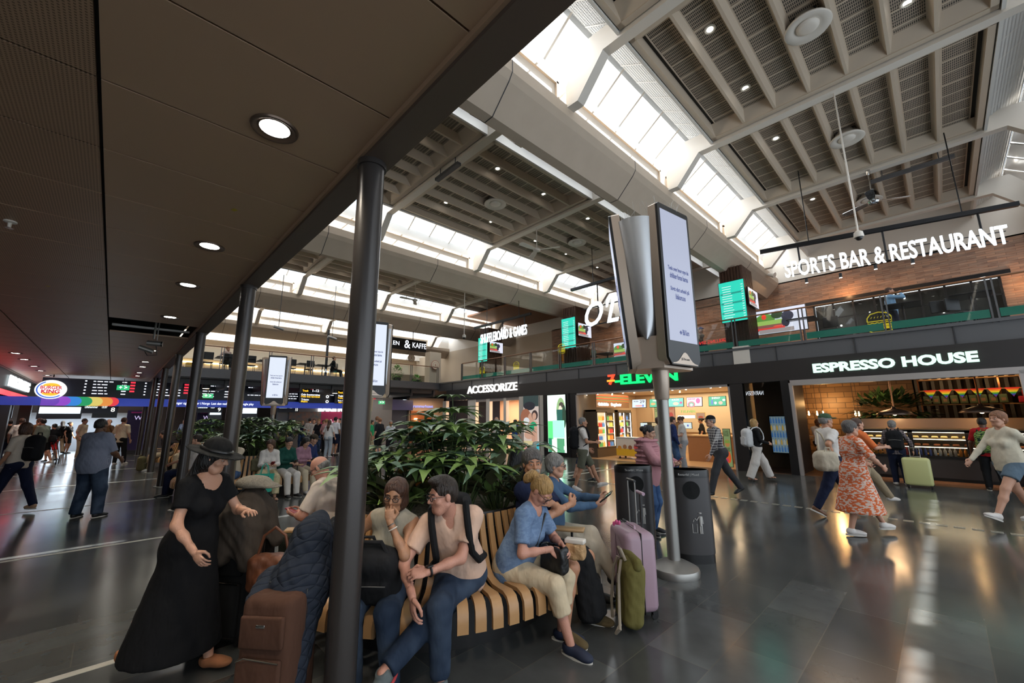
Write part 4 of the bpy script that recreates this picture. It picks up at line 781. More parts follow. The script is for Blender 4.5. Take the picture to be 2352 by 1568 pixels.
# ================= far end of the hall =================
XG = -22.3; XB = -25.0
g = MB(); g.bb((-35, 1.3, 3.5), (XG, 20, 3.92), M_dark); g.bb((XG-.02, 1.3, 3.55), (XG+.12, 14.9, 3.96), M_grey); g.bb((XG-.6, 1.3, 3.3), (XG-.4, 14.9, 3.52), M_dark)
for k in range(9): g.bb((XG-3.2, 1.9+k*1.6, 3.1), (XG-.3, 2.0+k*1.6, 3.5), M_dark)
struct(g.build('floor_far_gallery'))
balustrade('gallery_railing', 'glass balustrade with wooden handrail on the gallery above the departure boards', 1.3, 14.8, XG, 1.93, 'y', band=False)
wall('wall_gallery_back', (-34, 1.3, 3.92), (-33.8, 20, 7.1), mat('gallery_cream', (.50, .40, .29), .6))
wall('wall_gallery_low', (-30, 1.3, 3.92), (-29.8, 20, 5.25), mat('gallery_beige', (.45, .37, .26), .6))
g = MB()
for k in range(9): g.bb((-29.78, 2+k*1.5, 5.0), (-29.7, 3.2+k*1.5, 5.06), M_warm)
tag(g.build('gallery_light_strip'), 'row of warm strip lights along the back of the far gallery', 'light')
area('gallery_light', (-27, 8, 6.6), 5, 10, 60, (1, .75, .5))
def face_sign(name, lb, y0, y1, z0, z1, X, m, ln=(), cat='sign', th=.06, emit=1.5):
    o = thing(name, (X, (y0+y1)/2, (z0+z1)/2), lb, cat); w, h = y1-y0, z1-z0
    MB().bb((-th, -w/2, -h/2), (0, w/2, h/2), m).build('panel', o)
    for (bd, u, v, sz, c, wd) in ln:
        t = text(bd, 'lettering', sz, emat('t_%.2f_%.2f_%.2f' % c, c, emit), (.012, u*w, v*h), FX, o, .001, off=.003); fit(t, wd, sz)
    return o
M_navy = mat('board_navy', (.008, .010, .03), .4); M_bluev = mat('blue_band', (.03, .05, .30), .4, emit=(.03, .06, .42), es=.55)
wc, oc = (.85, .88, .95), (1, .55, .02)
y0, y1 = gx(92, 900, XB).y, gx(850, 900, XB).y
o = thing('departure_board', (XB, 0, 0), 'long dark departure board with blue band hanging across the end of the hall', 'board')
MB().bb((-.2, y0, 2.68), (0, y1, 3.46), M_navy).build('panel', o); MB().bb((-.2, y0-2.5, 2.34), (.02, y1, 2.68), M_bluev).build('blue_band', o)
g = MB(); rr = random.Random(3); mw, mr, mg = emat('bd_w', (.8, .84, .95), 1.5), emat('bd_r', (.9, .03, .06), 1.3), emat('bd_g', (.35, .8, .05), 1.2)
y = y0+1.2
while y < y1-.8:
    for r_ in range(5):
        z = 3.36-r_*.13
        if rr.random() < .2: continue
        g.bb((.0, y, z), (.012, y+.06, z+.045), mw)
        x = y+.25
        for k in range(rr.randint(2, 4)): w = .06+rr.random()*.12; g.bb((.0, x, z), (.012, x+w, z+.035), mw); x += w+.04
        g.bb((.0, y+1.15, z), (.012, y+1.3, z+.04), mw)
        if r_ < 4: g.bb((.0, y+1.42, z-.01), (.012, y+1.58, z+.06), mr if rr.random() < .85 else mg)
    y += 1.9
g.build('train_rows', o)
for bd, px, w in (('avganger og stasjoner i Norge', 438, 1.5), ('Last den ned gratis', 512, .95), ('Google play', 566, .65)):
    t = text(bd, 'lettering', .13, emat('bd_w', (.8, .84, .95), 1.5), (.03, gx(px, 925, XB).y, 2.51), FX, o, .001, off=.002); fit(t, w, .15)
ts_ = []
cs = [(.16, .05, .5), (.3, .06, .62), (.03, .25, .75), (.01, .35, .12), (.8, .65, .15), (.85, .3, .05), (.85, .04, .06)]
A, B = gx(95, 915, XB+.03).y, gx(274, 918, XB+.03).y; n = len(cs)
for k in range(n-1, -1, -1):
    e = A+(B-A)*(k+1.2 if k == n-1 else k+1.6)/(n+.2); g = MB(); r_ = .2; pts = [(A, 2.33), (e-r_, 2.33)]+[(e-r_+r_*cos(a), 2.52+.19*sin(a)) for a in [-pi/2+pi*i/10 for i in range(11)]]+[(A, 2.71)]
    xx = XB+.03+.004*(n-k); g.add([(xx, u, v) for u, v in pts], [tuple(range(len(pts)))], emat('rb%d' % k, cs[k], .9)); ts_.append(g.build('colour_stripe'))
o = thing('rainbow_banner', (0, 0, 0), 'rounded rainbow coloured banner on the blue band beneath the departure board', 'banner')
for t in ts_: t.parent = o
# burger restaurant signs
def bk_disc(o, s, X):
    def disc(r1, r2, c, d, z0=0): g_.add([(d, r1*cos(t*pi/16), z0+r2*sin(t*pi/16)) for t in range(32)], [tuple(range(32))], emat('bk%.2f%.2f%.2f' % c, c, 1.3))
    g_ = MB(); g_.add([(-.08+dx, s*cos(t*pi/16), s*.86*sin(t*pi/16)) for dx in (0, .08) for t in range(32)], [tuple(range(31, -1, -1)), tuple(range(32, 64))]+[(t, (t+1) % 32, (t+1) % 32+32, t+32) for t in range(32)], emat('bk0.90', (.9, .9, .88), 1.3))
    g_.tube([(.01, s*.86*cos(a), s*.74*sin(a)) for a in [pi*.65+pi*1.1*i/14 for i in range(15)]], s*.05, emat('bkblue', (.02, .12, .6), 1.2), 6)
    for sgn in (1, -1): g_.add([(.012, s*.55*cos(a), sgn*(s*.28+s*.3*sin(a))) for a in [pi*i/12 for i in range(13)]], [tuple(range(13))], emat('bkorange', (1, .5, .03), 1.2))
    g_.build('disc', o)
    rc = emat('bkred', (.65, .03, .06), 1.0)
    fit(text('BURGER', 'lettering', .2, rc, (.03, 0, s*.16), FX, o, .002, off=.006), s*1.35, s*.3); fit(text('KING', 'lettering', .2, rc, (.03, 0, -s*.2), FX, o, .002, off=.008), s*1.15, s*.36)
p = gx(117, 894, XB+.3); o = thing('restaurant_sign', p, 'round white BURGER KING sign hanging beside the rainbow banner', 'sign'); bk_disc(o, .44, 0); MB().tube([(-.1, 0, .5), (-.1, 0, 3.57-p.z)], .02, M_black).build('hanger', o)
o = thing('burger_counter_fascia', (0, 0, 0), 'black curved burger counter fascia with glowing red underside strip', 'shop front')
MB().bb((-31.9, -3.4, 2.75), (-17.5, -3.0, 3.56), M_black).build('fascia', o); MB().bb((-31.9, -3.02, 2.68), (-17.5, -2.94, 2.84), emat('bk_strip', (1, .05, .06), 2.5)).build('red_strip', o); [MB().bb((q_, -3.4, 0), (q_+.3, -3, 2.75), M_dark).build('post', o) for q_ in (-31.9, -26, -19)]
t = text('BURGER KING', 'shop_sign', .42, emat('bk_text', (.85, .97, 1), 1.6), (-26.5, -2.95, 3.2), pi, ext=.02, off=.015); fit(t, 5.2, .42); tag(t, 'white lit BURGER KING letters seen steeply along the counter fascia', 'sign')
area('burger_counter_light', (-25, -5, 2.9), 14, 2.5, 60, (1, .6, .35))
wall('wall_counter_back', (-36, -7.2, 0), (6, -7, 3.6), mat('brown_back', (.06, .035, .025), .6))
# station back wall with gates, light boxes and banners
wall('wall_station_end', (-36.2, -12, 0), (-36, 20, 3.9), mat('end_wall_brown', (.05, .035, .03), .6))
for px0, px1, py0, py1, lb in ((90, 185, 934, 949, 'wide white lit screen above the far exit'), (217, 267, 937, 947, 'white lit screen beside platform sign 8'), (483, 508, 937, 952, 'small white lit screen beside platform sign 9'), (558, 590, 937, 949, 'white lit screen behind the far plants'), (0, 24, 936, 946, 'white lit screen at the edge by the burger counter')):
    A, B = gx(px0, (py0+py1)/2, -28), gx(px1, (py0+py1)/2, -28); h = abs(gx(px0, py0, -28).z-gx(px0, py1, -28).z)
    o = thing('light_screen', (-28, (A.y+B.y)/2, A.z), lb, 'screen'); MB().bb((-.05, -(B.y-A.y)/2, -h/2), (0, (B.y-A.y)/2, h/2), emat('cold_screen', (.75, .9, 1), 3.2)).build('display', o); MB().bb((-.15, -(B.y-A.y)/2-.06, -h/2-.25), (-.06, (B.y-A.y)/2+.06, h/2+.12), M_black).build('housing', o)
for px, lb, n_ in ((252, 'platform sign by the wide white screen', '8'), (498, 'platform sign behind the second planter', '9'), (676, 'platform sign beside the bakery', '10')):
    p = gx(px, 939, -27); face_sign('platform_sign', 'dark hanging %s' % lb, p.y-.9, p.y+.25, p.z-.2, p.z+.2, -27, M_black, [(n_, .38, -.1, .2, (.75, .75, .7), .14), ('Lillehammer', -.25, .2, .1, (.7, .8, .8), .42), ('13:37', .12, .2, .1, (.8, .85, .8), .18)])
for px, lb in ((315, 'between the far columns'), (472, 'behind the second planter')):
    p = gx(px, 975, -29.6); o = thing('banner', (-29.6, p.y, 0), 'tall dark purple train company banner %s' % lb, 'banner'); MB().bb((-.05, -.45, .2), (0, .45, 2.25), mat('purple', (.035, .02, .10), .5)).build('panel', o); text('W', 'lettering', .3, emat('bn_w', (.6, .5, .8), 1.), (.01, 0, 1.85), FX, o, .001); MB().bb((.0, -.3, 2.1), (.01, .3, 2.17), mat('pinkstripe', (.5, .03, .3), .5)).build('stripe', o); MB().bb((-.1, -.3, 0), (.1, .3, .2), M_dark).build('foot', o)
wall('wall_exit_bright', (-35.9, -3.5, 0), (-35.8, 1.2, 2.2), mat('far_daylight_hall', (.35, .38, .42), .4)); area('exit_daylight', (-34.5, -1.4, 2.1), 1., 4, 130, (.8, .9, 1), (0, 0, 0)); area('exit_glow', (-35.6, -1.2, 1.3), 2.2, 2.8, 60, (.7, .85, 1), (0, -pi/2, 0))
# wayfinding
for (a, b_, ln, lb) in ((688, 757, [('Track', -.33, .38, .11, oc, .32), ('1-12', .0, .4, .14, wc, .35), ('Oslo bussterminal', -.15, .1, .1, wc, 1.0), ('Oslo bus terminal', -.15, -.04, .1, oc, 1.0), ('T-bane', -.32, -.26, .1, wc, .4), ('Metro', -.34, -.4, .1, oc, .34)], 'navy wayfinding sign for tracks, bus terminal and metro'), (770, 846, [('Track', -.36, .34, .11, oc, .3), ('13-19', -.05, .36, .12, wc, .3), ('Toaletter', -.3, .08, .1, wc, .5), ('Toilets', -.33, -.07, .1, oc, .4), ('Buss for tog', -.27, -.28, .1, wc, .6), ('Rail replacement', -.2, -.42, .1, oc, .8)], 'second navy wayfinding sign for toilets and rail buses')):
    p0, p1 = gx(a, 912, -24.5), gx(b_, 914, -24.5); o = face_sign('wayfinding_sign', lb, p0.y, p1.y, 2.62, 3.38, -24.5, M_navy, ln)
    w = p1.y-p0.y
    for k, z in enumerate((.28, 0, -.28)): MB().add([(.012, w*.42+.09*cos(t*pi/8), z+.09*sin(t*pi/8)) for t in range(16)], [tuple(range(16))], emat('icn', (.85, .88, .9), 1.2)).add([(.015, w*.42+.05*cos(t*pi/2+pi/4), z+.05*sin(t*pi/2+pi/4)) for t in range(4)], [(0, 1, 2, 3)], M_navy).build('pictogram', o)
for px, py, lb in ((478, 909, 'over the departure board by the plants'), (283, 890, 'at the end of the rainbow banner'), (877, 924, 'beside the far blue wall')):
    p = gx(px, py, -24.2); o = face_sign('exit_sign', 'green running man emergency exit sign %s' % lb, p.y-.2, p.y+.2, p.z-.1, p.z+.1, -24.2, emat('exit_green', (.02, .55, .2), 1.), [('>', .2, 0, .12, (.8, 1, .9), .1), ('+', -.2, 0, .12, (.8, 1, .9), .1)])
    MB().tube([(-.03, 0, .1), (-.03, 0, 3.5-p.z)], .012, M_grey).build('hanger', o)
# bakery front
for px0, px1, m_, z0, z1, lb in ((663, 737, mat('food_photo', (.28, .13, .08), .5, noise=(5, .2, (.08, .12, .12))), 1.0, 2.2, 'large food photograph panel on the bakery front'), (737, 792, mat('magenta', (.42, .02, .10), .5), .9, 2.2, 'magenta poster on the bakery front')):
    A, B = gx(px0, 960, -27.5).y, gx(px1, 960, -27.5).y; face_sign('poster', lb, A, B, z0, z1, -27.5, m_, [('SALE', 0, .0, .3, (.8, .5, .55), 1.0)] if px0 == 737 else [], 'poster')
A = gx(640, 940, -27.6).y; wall('wall_bakery', (-28, A, 0), (-27.6, 14.5, 3.5), mat('bakery_grey', (.22, .22, .22), .5))
p0, p1 = gx(731, 939, -27.4), gx(822, 939, -27.4); t = text('BAKE ME UP', 'shop_sign', .3, emat('bake', (1, .98, .95), 3.), ((-27.45), (p0.y+p1.y)/2, p0.z), FX, ext=.02, off=.02); fit(t, p1.y-p0.y, .34); tag(t, 'white lit BAKE ME UP letters over the bakery', 'sign')
area('bakery_light', (-26.3, 12, 3.3), 1.5, 4, 50, (1, .9, .8)); 
for i, (x, y) in enumerate(((-24, 3), (-24, 6.), (-24, 9.), (-24, 12.), (-27, 1.8))):
    o = thing('hanging_lamp', (x, y, 3.28), 'round lit drum lamp under the far gallery, %s from the canopy' % ['first', 'second', 'third', 'fourth', 'set back and first'][i], 'lamp'); MB().lathe((0, 0, -.1), [(.16, 0), (.17, .05), (.17, .32)], M_grey, 18).build('shade', o, True); MB().lathe((0, 0, -.105), [(.0001, 0), (.13, 0)], M_warm, 16).build('diffuser', o); spot('gallery_lamp', (x, y, 3.1), 45, (1, .86, .68), 120)
# corner: blue wall, rounded kiosk front, wood portal
M_bw = mat('blue_grey_wall', (.045, .055, .085), .5)
A, B, D = gx(868, 970, -28).y, gx(930, 970, -28).y, gx(1015, 970, -28).y
wall('wall_corner_blue', (-28.3, A, 0), (-28, B+.2, 3.0), M_bw); wall('wall_corner_purple', (-27.9, A+.1, 2.35), (-27.6, B+.4, 3.1), mat('dusk_purple', (.05, .045, .16), .3)); wall('wall_corner_portal', (-28.2, B+.2, 0), (-27.8, D, 3.3), mat('portal_cream', (.50, .36, .25), .6))
A2, B2 = gx(943, 970, -27.7).y, gx(994, 970, -27.7).y; o = struct(MB().bb((-27.8, A2, 0), (-27.7, B2, 2.3), mat('portal_wood', (.40, .13, .035), .45)).build('door_3'))
tag(MB().bb((-27.68, A2+.3, 1.6), (-27.6, A2+.5, 1.75), M_warm).build('wall_lamp'), 'small square lit wall lamp on the orange wood portal', 'lamp')
t = text('kremmerhuset', 'shop_sign', .2, emat('kr', (.3, .35, .9), 1.5), (-27.7, (A2+B2)/2, 2.65), FX, ext=.01); fit(t, 1.9, .22); tag(t, 'coloured lettering over the wood portal half hidden by leaves', 'sign')
area('portal_light', (-26.6, (A2+B2)/2, 3.2), 1, 2, 50, (1, .7, .45)); wall('wall_corner_fill', (-36, D, 0), (-20.2, 20, .0), M_floor) if False else struct(MB().quad((-36, 14.8, 0), (-20.2, 14.8, 0), (-20.2, 20, 0), (-36, 20, 0), M_floor).build('floor_corner'))
wall('wall_corner_far', (-36, 19.9, 0), (-20.2, 20, 3.5), M_bw)
# upper floor far signs
p0, p1 = gx(905, 787, -27), gx(979, 792, -27); o = face_sign('shop_sign', 'black KJOKKEN & KAFFE sign board below the skylights', p0.y-1.6, p1.y, p0.z-.42, p0.z+.42, -27, M_black, [('KJOKKEN', -.24, 0, .4, wc, 1.8), ('&', .12, 0, .6, wc, .5), ('KAFFE', .36, 0, .4, wc, 1.2)])
MB().tube([(-.03, -1, .4), (-.03, -1, 1.4)], .03, M_grey).tube([(-.03, 1, .4), (-.03, 1, 1.4)], .03, M_grey).build('hanger', o)
for px, py, X, lb in ((1000, 838, -23.5, 'on the cream pillar'), (945, 822, -29, 'hanging beneath the black sign board')):
    p = gx(px, py, X); o = thing('round_sign', p, 'round cream and red coffee logo %s' % lb, 'sign'); g = MB()
    for r_, m_, d in ((.32, mat('logo_red', (.4, .08, .05), .5), 0), (.29, mat('logo_cream', (.7, .6, .45), .5), .01), (.2, mat('logo_red', (.4, .08, .05), .5), .012), (.185, mat('logo_cream', (.7, .6, .45), .5), .016)): g.add([(d, r_*cos(t*pi/14), r_*sin(t*pi/14)) for t in range(28)], [tuple(range(28))], m_)
    g.build('disc', o); text('JAKET & KAFFE' if False else '&', 'lettering', .2, mat('logo_red', (.4, .08, .05), .5), (.02, 0, 0), FX, o, .001)
p = gx(1000, 838, -23.6); wall('column_9', (-24.2, p.y-.45, 3.92), (-23.6, p.y+.45, 6.2), mat('pillar_cream', (.52, .43, .32), .6))
o = leaf_ball('climbing_plant', 'bright green bushy plant behind the glass of the far gallery', gx(912, 857, -23.2), (.35, .35, .5), 500, mat('bright_leaf', (.12, .28, .05), .5), .14); MB().lathe((0, 0, 3.93-o.location.z), [(.2, 0), (.25, .3)], M_dark, 16).build('pot', o, True)
o = leaf_ball('climbing_plant', 'small grassy plant behind the far gallery glass near the cream pillar', gx(957, 870, -23.2), (.3, .3, .2), 160, mat('bright_leaf', (.12, .28, .05), .5), .2); MB().lathe((0, 0, 3.93-o.location.z), [(.2, 0), (.25, .2)], M_dark, 16).build('pot', o, True)
for i, (px, lb) in enumerate(((515, 'where the woman in pink sits'), (560, 'next to the blue bag'), (740, 'behind the middle display column'), (610, 'between two railings posts'), (700, 'beside the mirrored sign'))):
    p = gx(px, 850, -23.6); bar_table((-23.6, p.y, 3.92), 'dark gallery table %s' % lb); bar_chair((-23.6, p.y-.7, 3.92), M_blackm, 'dark gallery chair %s' % lb, -pi/2)
tag(MB().rbox((0, 0, .15), (.5, .4, .3), .08, mat('yellow_bag', (.8, .42, .02), .5)).build('yellow_crate', None, True, loc=gx(437, 843, -23.0)-Vector((0, 0, .1))), 'orange yellow crate behind the glass at the canopy end of the gallery', 'crate')
for i, yy in enumerate((gx(752, 800, -24).y, gx(815, 800, -24).y, gx(828, 800, -24).y)): tag(MB().tube([(-24, yy, 3.92), (-24, yy, 6.8)], .07, M_dark, 12).build('column_x'), 'thin dark post standing on the far gallery, %s from the canopy' % ['first', 'second', 'third'][i], 'post', kind='structure')
t_ = text('FAMILY', 'lettering_on_glass', .3, emat('mirror_text', (.7, .75, .8), 1.0), gx(737, 852, -22.6), FX, ext=.002, sx=-1.); tag(t_, 'mirrored white sign lettering reflected on the far gallery glass', 'lettering')  # glowing reversed letters modelled in place of a reflected sign
# ================= organic shapes: distance fields -> quad meshes =================
f32 = np.float32
def V3(*a): return np.array(a, f32)
def sd(P, pr):
    t = pr[0]
    if t == 'c':
        a, b_, ra, rb = pr[1:5]; ba = b_-a; L = float(ba@ba)+1e-9; q = P-a; s = np.clip((q@ba)/L, 0, 1)
        return np.sqrt(((q-s[:, None]*ba)**2).sum(1))-(ra+(rb-ra)*s)
    if t == 'e':
        c, r, M = pr[1:4]; q = (P-c) @ M; k0 = np.sqrt(((q/r)**2).sum(1)); k1 = np.sqrt(((q/(r*r))**2).sum(1)); return k0*(k0-1)/np.maximum(k1, 1e-6)
    if t == 'b':
        c, r, M, rd = pr[1:5]; q = np.abs((P-c) @ M)-(r-rd); return np.sqrt((np.maximum(q, 0)**2).sum(1))+np.minimum(q.max(1), 0)-rd
    if t == 'p': return (P-pr[1]) @ pr[2]
def field(P, prims):
    """prims: (prim, k, op) with op '+', '-', '&'; a prim may be a ('g', [prims]) group"""
    D = None
    for pr, k, op in prims:
        d = field(P, pr[1]) if pr[0] == 'g' else sd(P, pr)
        if len(pr) > 1 and pr[0] != 'g' and isinstance(pr[-1], dict):
            for pl in pr[-1].get('clip', []): d = np.maximum(d, (P-pl[0]) @ pl[1])
        if D is None: D = d; continue
        if op == '+':
            if k > 0: h = np.maximum(k-np.abs(D-d), 0)/k; D = np.minimum(D, d)-h*h*k*.25
            else: D = np.minimum(D, d)
        elif op == '-':
            h = np.maximum(k-np.abs(D+d), 0)/max(k, 1e-6); D = np.maximum(D, -d)+h*h*k*.25
        else: D = np.maximum(D, d)
    return D
def bounds(prims):
    lo, hi = [], []
    for pr, k, op in prims:
        if op != '+' and lo: continue
        if pr[0] == 'g': a, b_ = bounds(pr[1]); lo.append(a); hi.append(b_)
        elif pr[0] == 'c': r = max(pr[3], pr[4]); lo.append(np.minimum(pr[1], pr[2])-r); hi.append(np.maximum(pr[1], pr[2])+r)
        elif pr[0] in 'eb': r = float(np.linalg.norm(pr[2])) if pr[0] == 'b' else float(max(pr[2])); lo.append(pr[1]-r); hi.append(pr[1]+r)
    return np.min(lo, 0), np.max(hi, 0)
def nets(prims, h, off=0., noise=0., box=None):
    lo, hi = bounds(prims) if box is None else box
    lo = lo-off-3*h; hi = hi+off+3*h; B = 4; nb = np.maximum(np.ceil((hi-lo)/(h*B)).astype(int), 1)
    ii = np.stack(np.meshgrid(*[np.arange(n) for n in nb], indexing='ij'), -1).reshape(-1, 3)
    F = lambda P: field(P, prims)-off+(noise*(np.sin(P[:, 0]*61+P[:, 2]*23)*np.sin(P[:, 1]*57+P[:, 2]*37)) if noise else 0)
    dc = F((lo+(ii+.5)*h*B).astype(f32)); D = np.repeat(np.repeat(np.repeat(dc.reshape(nb), B, 0), B, 1), B, 2)
    D = np.pad(D, ((0, 1),)*3, mode='edge'); kb = ii[np.abs(dc) < h*B*1.15+.004+noise]
    if not len(kb): return np.zeros((0, 3)), np.zeros((0, 4), int)
    o = np.stack(np.meshgrid(*[np.arange(B+1)]*3, indexing='ij'), -1).reshape(-1, 3)
    gi = (kb[:, None]*B+o[None]).reshape(-1, 3); lin = np.unique(np.ravel_multi_index(gi.T, D.shape)); gi = np.stack(np.unravel_index(lin, D.shape), -1)
    D.reshape(-1)[lin] = F((lo+gi*h).astype(f32))
    S = D < 0; n = np.array(D.shape)-1
    cnt = sum(S[a:a+n[0], b_:b_+n[1], c:c+n[2]].astype(np.int8) for a in (0, 1) for b_ in (0, 1) for c in (0, 1))
    cells = np.argwhere((cnt > 0) & (cnt < 8))
    if not len(cells): return np.zeros((0, 3)), np.zeros((0, 4), int)
    idm = np.full(tuple(n), -1, np.int32); idm[tuple(cells.T)] = np.arange(len(cells))
    cn = [(a, b_, c) for a in (0, 1) for b_ in (0, 1) for c in (0, 1)]; vals = np.stack([D[tuple((cells+q).T)] for q in cn], 1)
    acc = np.zeros((len(cells), 3)); w = np.zeros(len(cells))
    for i, a in enumerate(cn):
        for j, b_ in enumerate(cn):
            if j > i and sum(abs(np.subtract(a, b_))) == 1:
                va, vb = vals[:, i], vals[:, j]; m = (va < 0) != (vb < 0); t = np.where(m, va/np.where(m, va-vb, 1), 0)
                acc += np.where(m[:, None], np.array(a)+(np.array(b_)-np.array(a))*t[:, None], 0); w += m
    Vt = lo+(cells+acc/np.maximum(w, 1)[:, None])*h; Q = []
    for ax in range(3):
        u, v = (ax+1) % 3, (ax+2) % 3; sl0 = [slice(1, n[k]) for k in range(3)]; sl0[ax] = slice(0, n[ax]); sl1 = list(sl0); sl1[ax] = slice(1, n[ax]+1)
        s0, s1 = S[tuple(sl0)], S[tuple(sl1)]; e = np.argwhere(s0 != s1); fl = s0[tuple(e.T)]; p = e.copy()
        for k in range(3):
            if k != ax: p[:, k] += 1
        du, dv = np.zeros(3, int), np.zeros(3, int); du[u] = 1; dv[v] = 1
        q = np.stack([idm[tuple((p-du-dv).T)], idm[tuple((p-dv).T)], idm[tuple(p.T)], idm[tuple((p-du).T)]], 1); q[~fl] = q[~fl][:, ::-1]; Q.append(q)
    Q = np.concatenate(Q); Q = Q[(Q >= 0).all(1)]
    return Vt, Q
def np_mesh(name, parts, mats, parent=None, smooth=True):
    """parts: list of (V, Q, mat index)"""
    vs, fs, mi, k = [], [], [], 0
    for Vt, Q, m in parts:
        if len(Vt) == 0: continue
        vs.append(np.asarray(Vt, f32)); fs.append(np.asarray(Q)+k); mi.append(np.full(len(Q), m)); k += len(Vt)
    me = bpy.data.meshes.new(name)
    if vs:
        vs = np.concatenate(vs); fs = np.concatenate(fs); mi = np.concatenate(mi)
        me.vertices.add(len(vs)); me.vertices.foreach_set('co', vs.ravel()); me.loops.add(fs.size); me.loops.foreach_set('vertex_index', fs.ravel().astype(np.int32))
        me.polygons.add(len(fs)); me.polygons.foreach_set('loop_start', np.arange(0, fs.size, 4, dtype=np.int32)); me.polygons.foreach_set('material_index', mi.astype(np.int32))
        if smooth: me.polygons.foreach_set('use_smooth', np.ones(len(fs), bool))
    for m in mats: me.materials.append(m)
    me.update(calc_edges=True); me.validate(); o = bpy.data.objects.new(name, me); C.objects.link(o)
    if parent is not None: o.parent = parent
    return o
def sdf_obj(name, prims, h, m, parent=None, off=0., noise=0.):
    Vt, Q = nets(prims, h, off, noise); return np_mesh(name, [(Vt, Q, 0)], [m], parent)
def quadball(c, r, n=8):   # small quad sphere for eyes
    Vt = []; 
    for i in range(n+1):
        t = pi*i/n
        for j in range(2*n): a = pi*j/n; Vt.append((c[0]+r*sin(t)*cos(a), c[1]+r*sin(t)*sin(a), c[2]+r*cos(t)))
    Q = [(i*2*n+j, (i+1)*2*n+j, (i+1)*2*n+(j+1) % (2*n), i*2*n+(j+1) % (2*n)) for i in range(n) for j in range(2*n)]
    return np.array(Vt), np.array(Q)
I3 = np.eye(3, dtype=f32)
def cn_(a, b_, ra, rb=None, *x): return ('c', np.asarray(a, f32), np.asarray(b_, f32), ra, ra if rb is None else rb, *x)
def el_(c, r, M=I3, *x): return ('e', np.asarray(c, f32), np.asarray(r, f32), np.asarray(M, f32), *x)
def bx_(c, r, M=I3, rd=.01): return ('b', np.asarray(c, f32), np.asarray(r, f32), np.asarray(M, f32), rd)
def nrm(v): v = np.asarray(v, float); return v/(np.linalg.norm(v)+1e-9)
def ik(a, b_, l1, l2, pole):
    a, b_ = np.asarray(a, float), np.asarray(b_, float); d = b_-a; L = np.linalg.norm(d); Lm = (l1+l2)*.998
    if L > Lm: b_ = a+d/L*Lm; d = b_-a; L = Lm
    x = (l1*l1-l2*l2+L*L)/(2*L); hh = sqrt(max(l1*l1-x*x, 0)); dn = d/L; p = np.asarray(pole, float); p = p-dn*(p@dn); p = nrm(p)
    return a+dn*x+p*hh, b_
SKIN = {}
def skin(t):
    c = {'fair': (.55, .29, .19), 'tan': (.46, .22, .125), 'olive': (.40, .20, .11), 'asian': (.50, .28, .18), 'brown': (.14, .065, .035), 'pink': (.56, .27, .19)}[t]
    m = mat('skin_'+t, c, .5, bump=(90, .12, (1, 1, 1))); m.node_tree.nodes['Principled BSDF'].inputs['Subsurface Weight'].default_value = .0; return m
def cloth(name, c, kind='plain', c2=None, rough=.85):
    if name in MATS: return MATS[name]
    m = mat(name, c, rough, bump=(7.5, 1., (1, 1, .55)), spec=.2); nt = m.node_tree; b = nt.nodes['Principled BSDF']
    if kind == 'plain': return m
    tc = nt.nodes['Texture Coordinate']; s = sep(nt, tc.outputs['Object'])
    if kind == 'check':
        f = mx(nt, frac(nt, s[0], 18., .5), frac(nt, s[2], 18., .5), 'ADD'); q = nd(nt, 'ShaderNodeMath', operation='MULTIPLY'); q.inputs[1].default_value = .5; nt.links.new(f, q.inputs[0]); mixcol(nt, q.outputs[0], c, c2, b.inputs['Base Color'])
    if kind == 'stripe': mixcol(nt, frac(nt, s[0], 150., .5), c, c2, b.inputs['Base Color'])
    if kind == 'print':
        n = nd(nt, 'ShaderNodeTexNoise'); n.inputs['Scale'].default_value = 22; mp = nd(nt, 'ShaderNodeMapping'); mp.inputs['Scale'].default_value = (1, 1, 2.2); nt.links.new(tc.outputs['Object'], mp.inputs[0]); nt.links.new(mp.outputs[0], n.inputs[0])
        q = nd(nt, 'ShaderNodeMath', operation='GREATER_THAN'); q.inputs[1].default_value = .51; nt.links.new(n.outputs[0], q.inputs[0]); mixcol(nt, q.outputs[0], c, c2, b.inputs['Base Color'])
    if kind == 'denim':
        n = nd(nt, 'ShaderNodeTexNoise'); n.inputs['Scale'].default_value = 4; nt.links.new(tc.outputs['Object'], n.inputs[0]); q = nd(nt, 'ShaderNodeMapRange'); q.inputs[1].default_value = .42; q.inputs[2].default_value = .68; nt.links.new(n.outputs[0], q.inputs[0]); mixcol(nt, q.outputs[0], c, c2 or tuple(v*2.6 for v in c), b.inputs['Base Color'])
    return m
def hairmat(n):
    c = {'black': (.012, .010, .009), 'dark': (.03, .017, .010), 'brown': (.085, .035, .018), 'blonde': (.55, .32, .11), 'grey': (.28, .26, .24), 'white': (.6, .57, .52), 'ginger': (.3, .12, .05), 'greyd': (.12, .105, .095)}[n]
    return mat('hair_'+n, c, .45, noise=(28, .2, tuple(v*.55 for v in c)), bump=(55, .7, (1.6, 1.6, .25)))
TRI = {0: dict(h=.0105, hh=.0048, hd=.0048), 1: dict(h=.015, hh=.009, hd=.008), 2: dict(h=.022, hh=.015, hd=.014)}
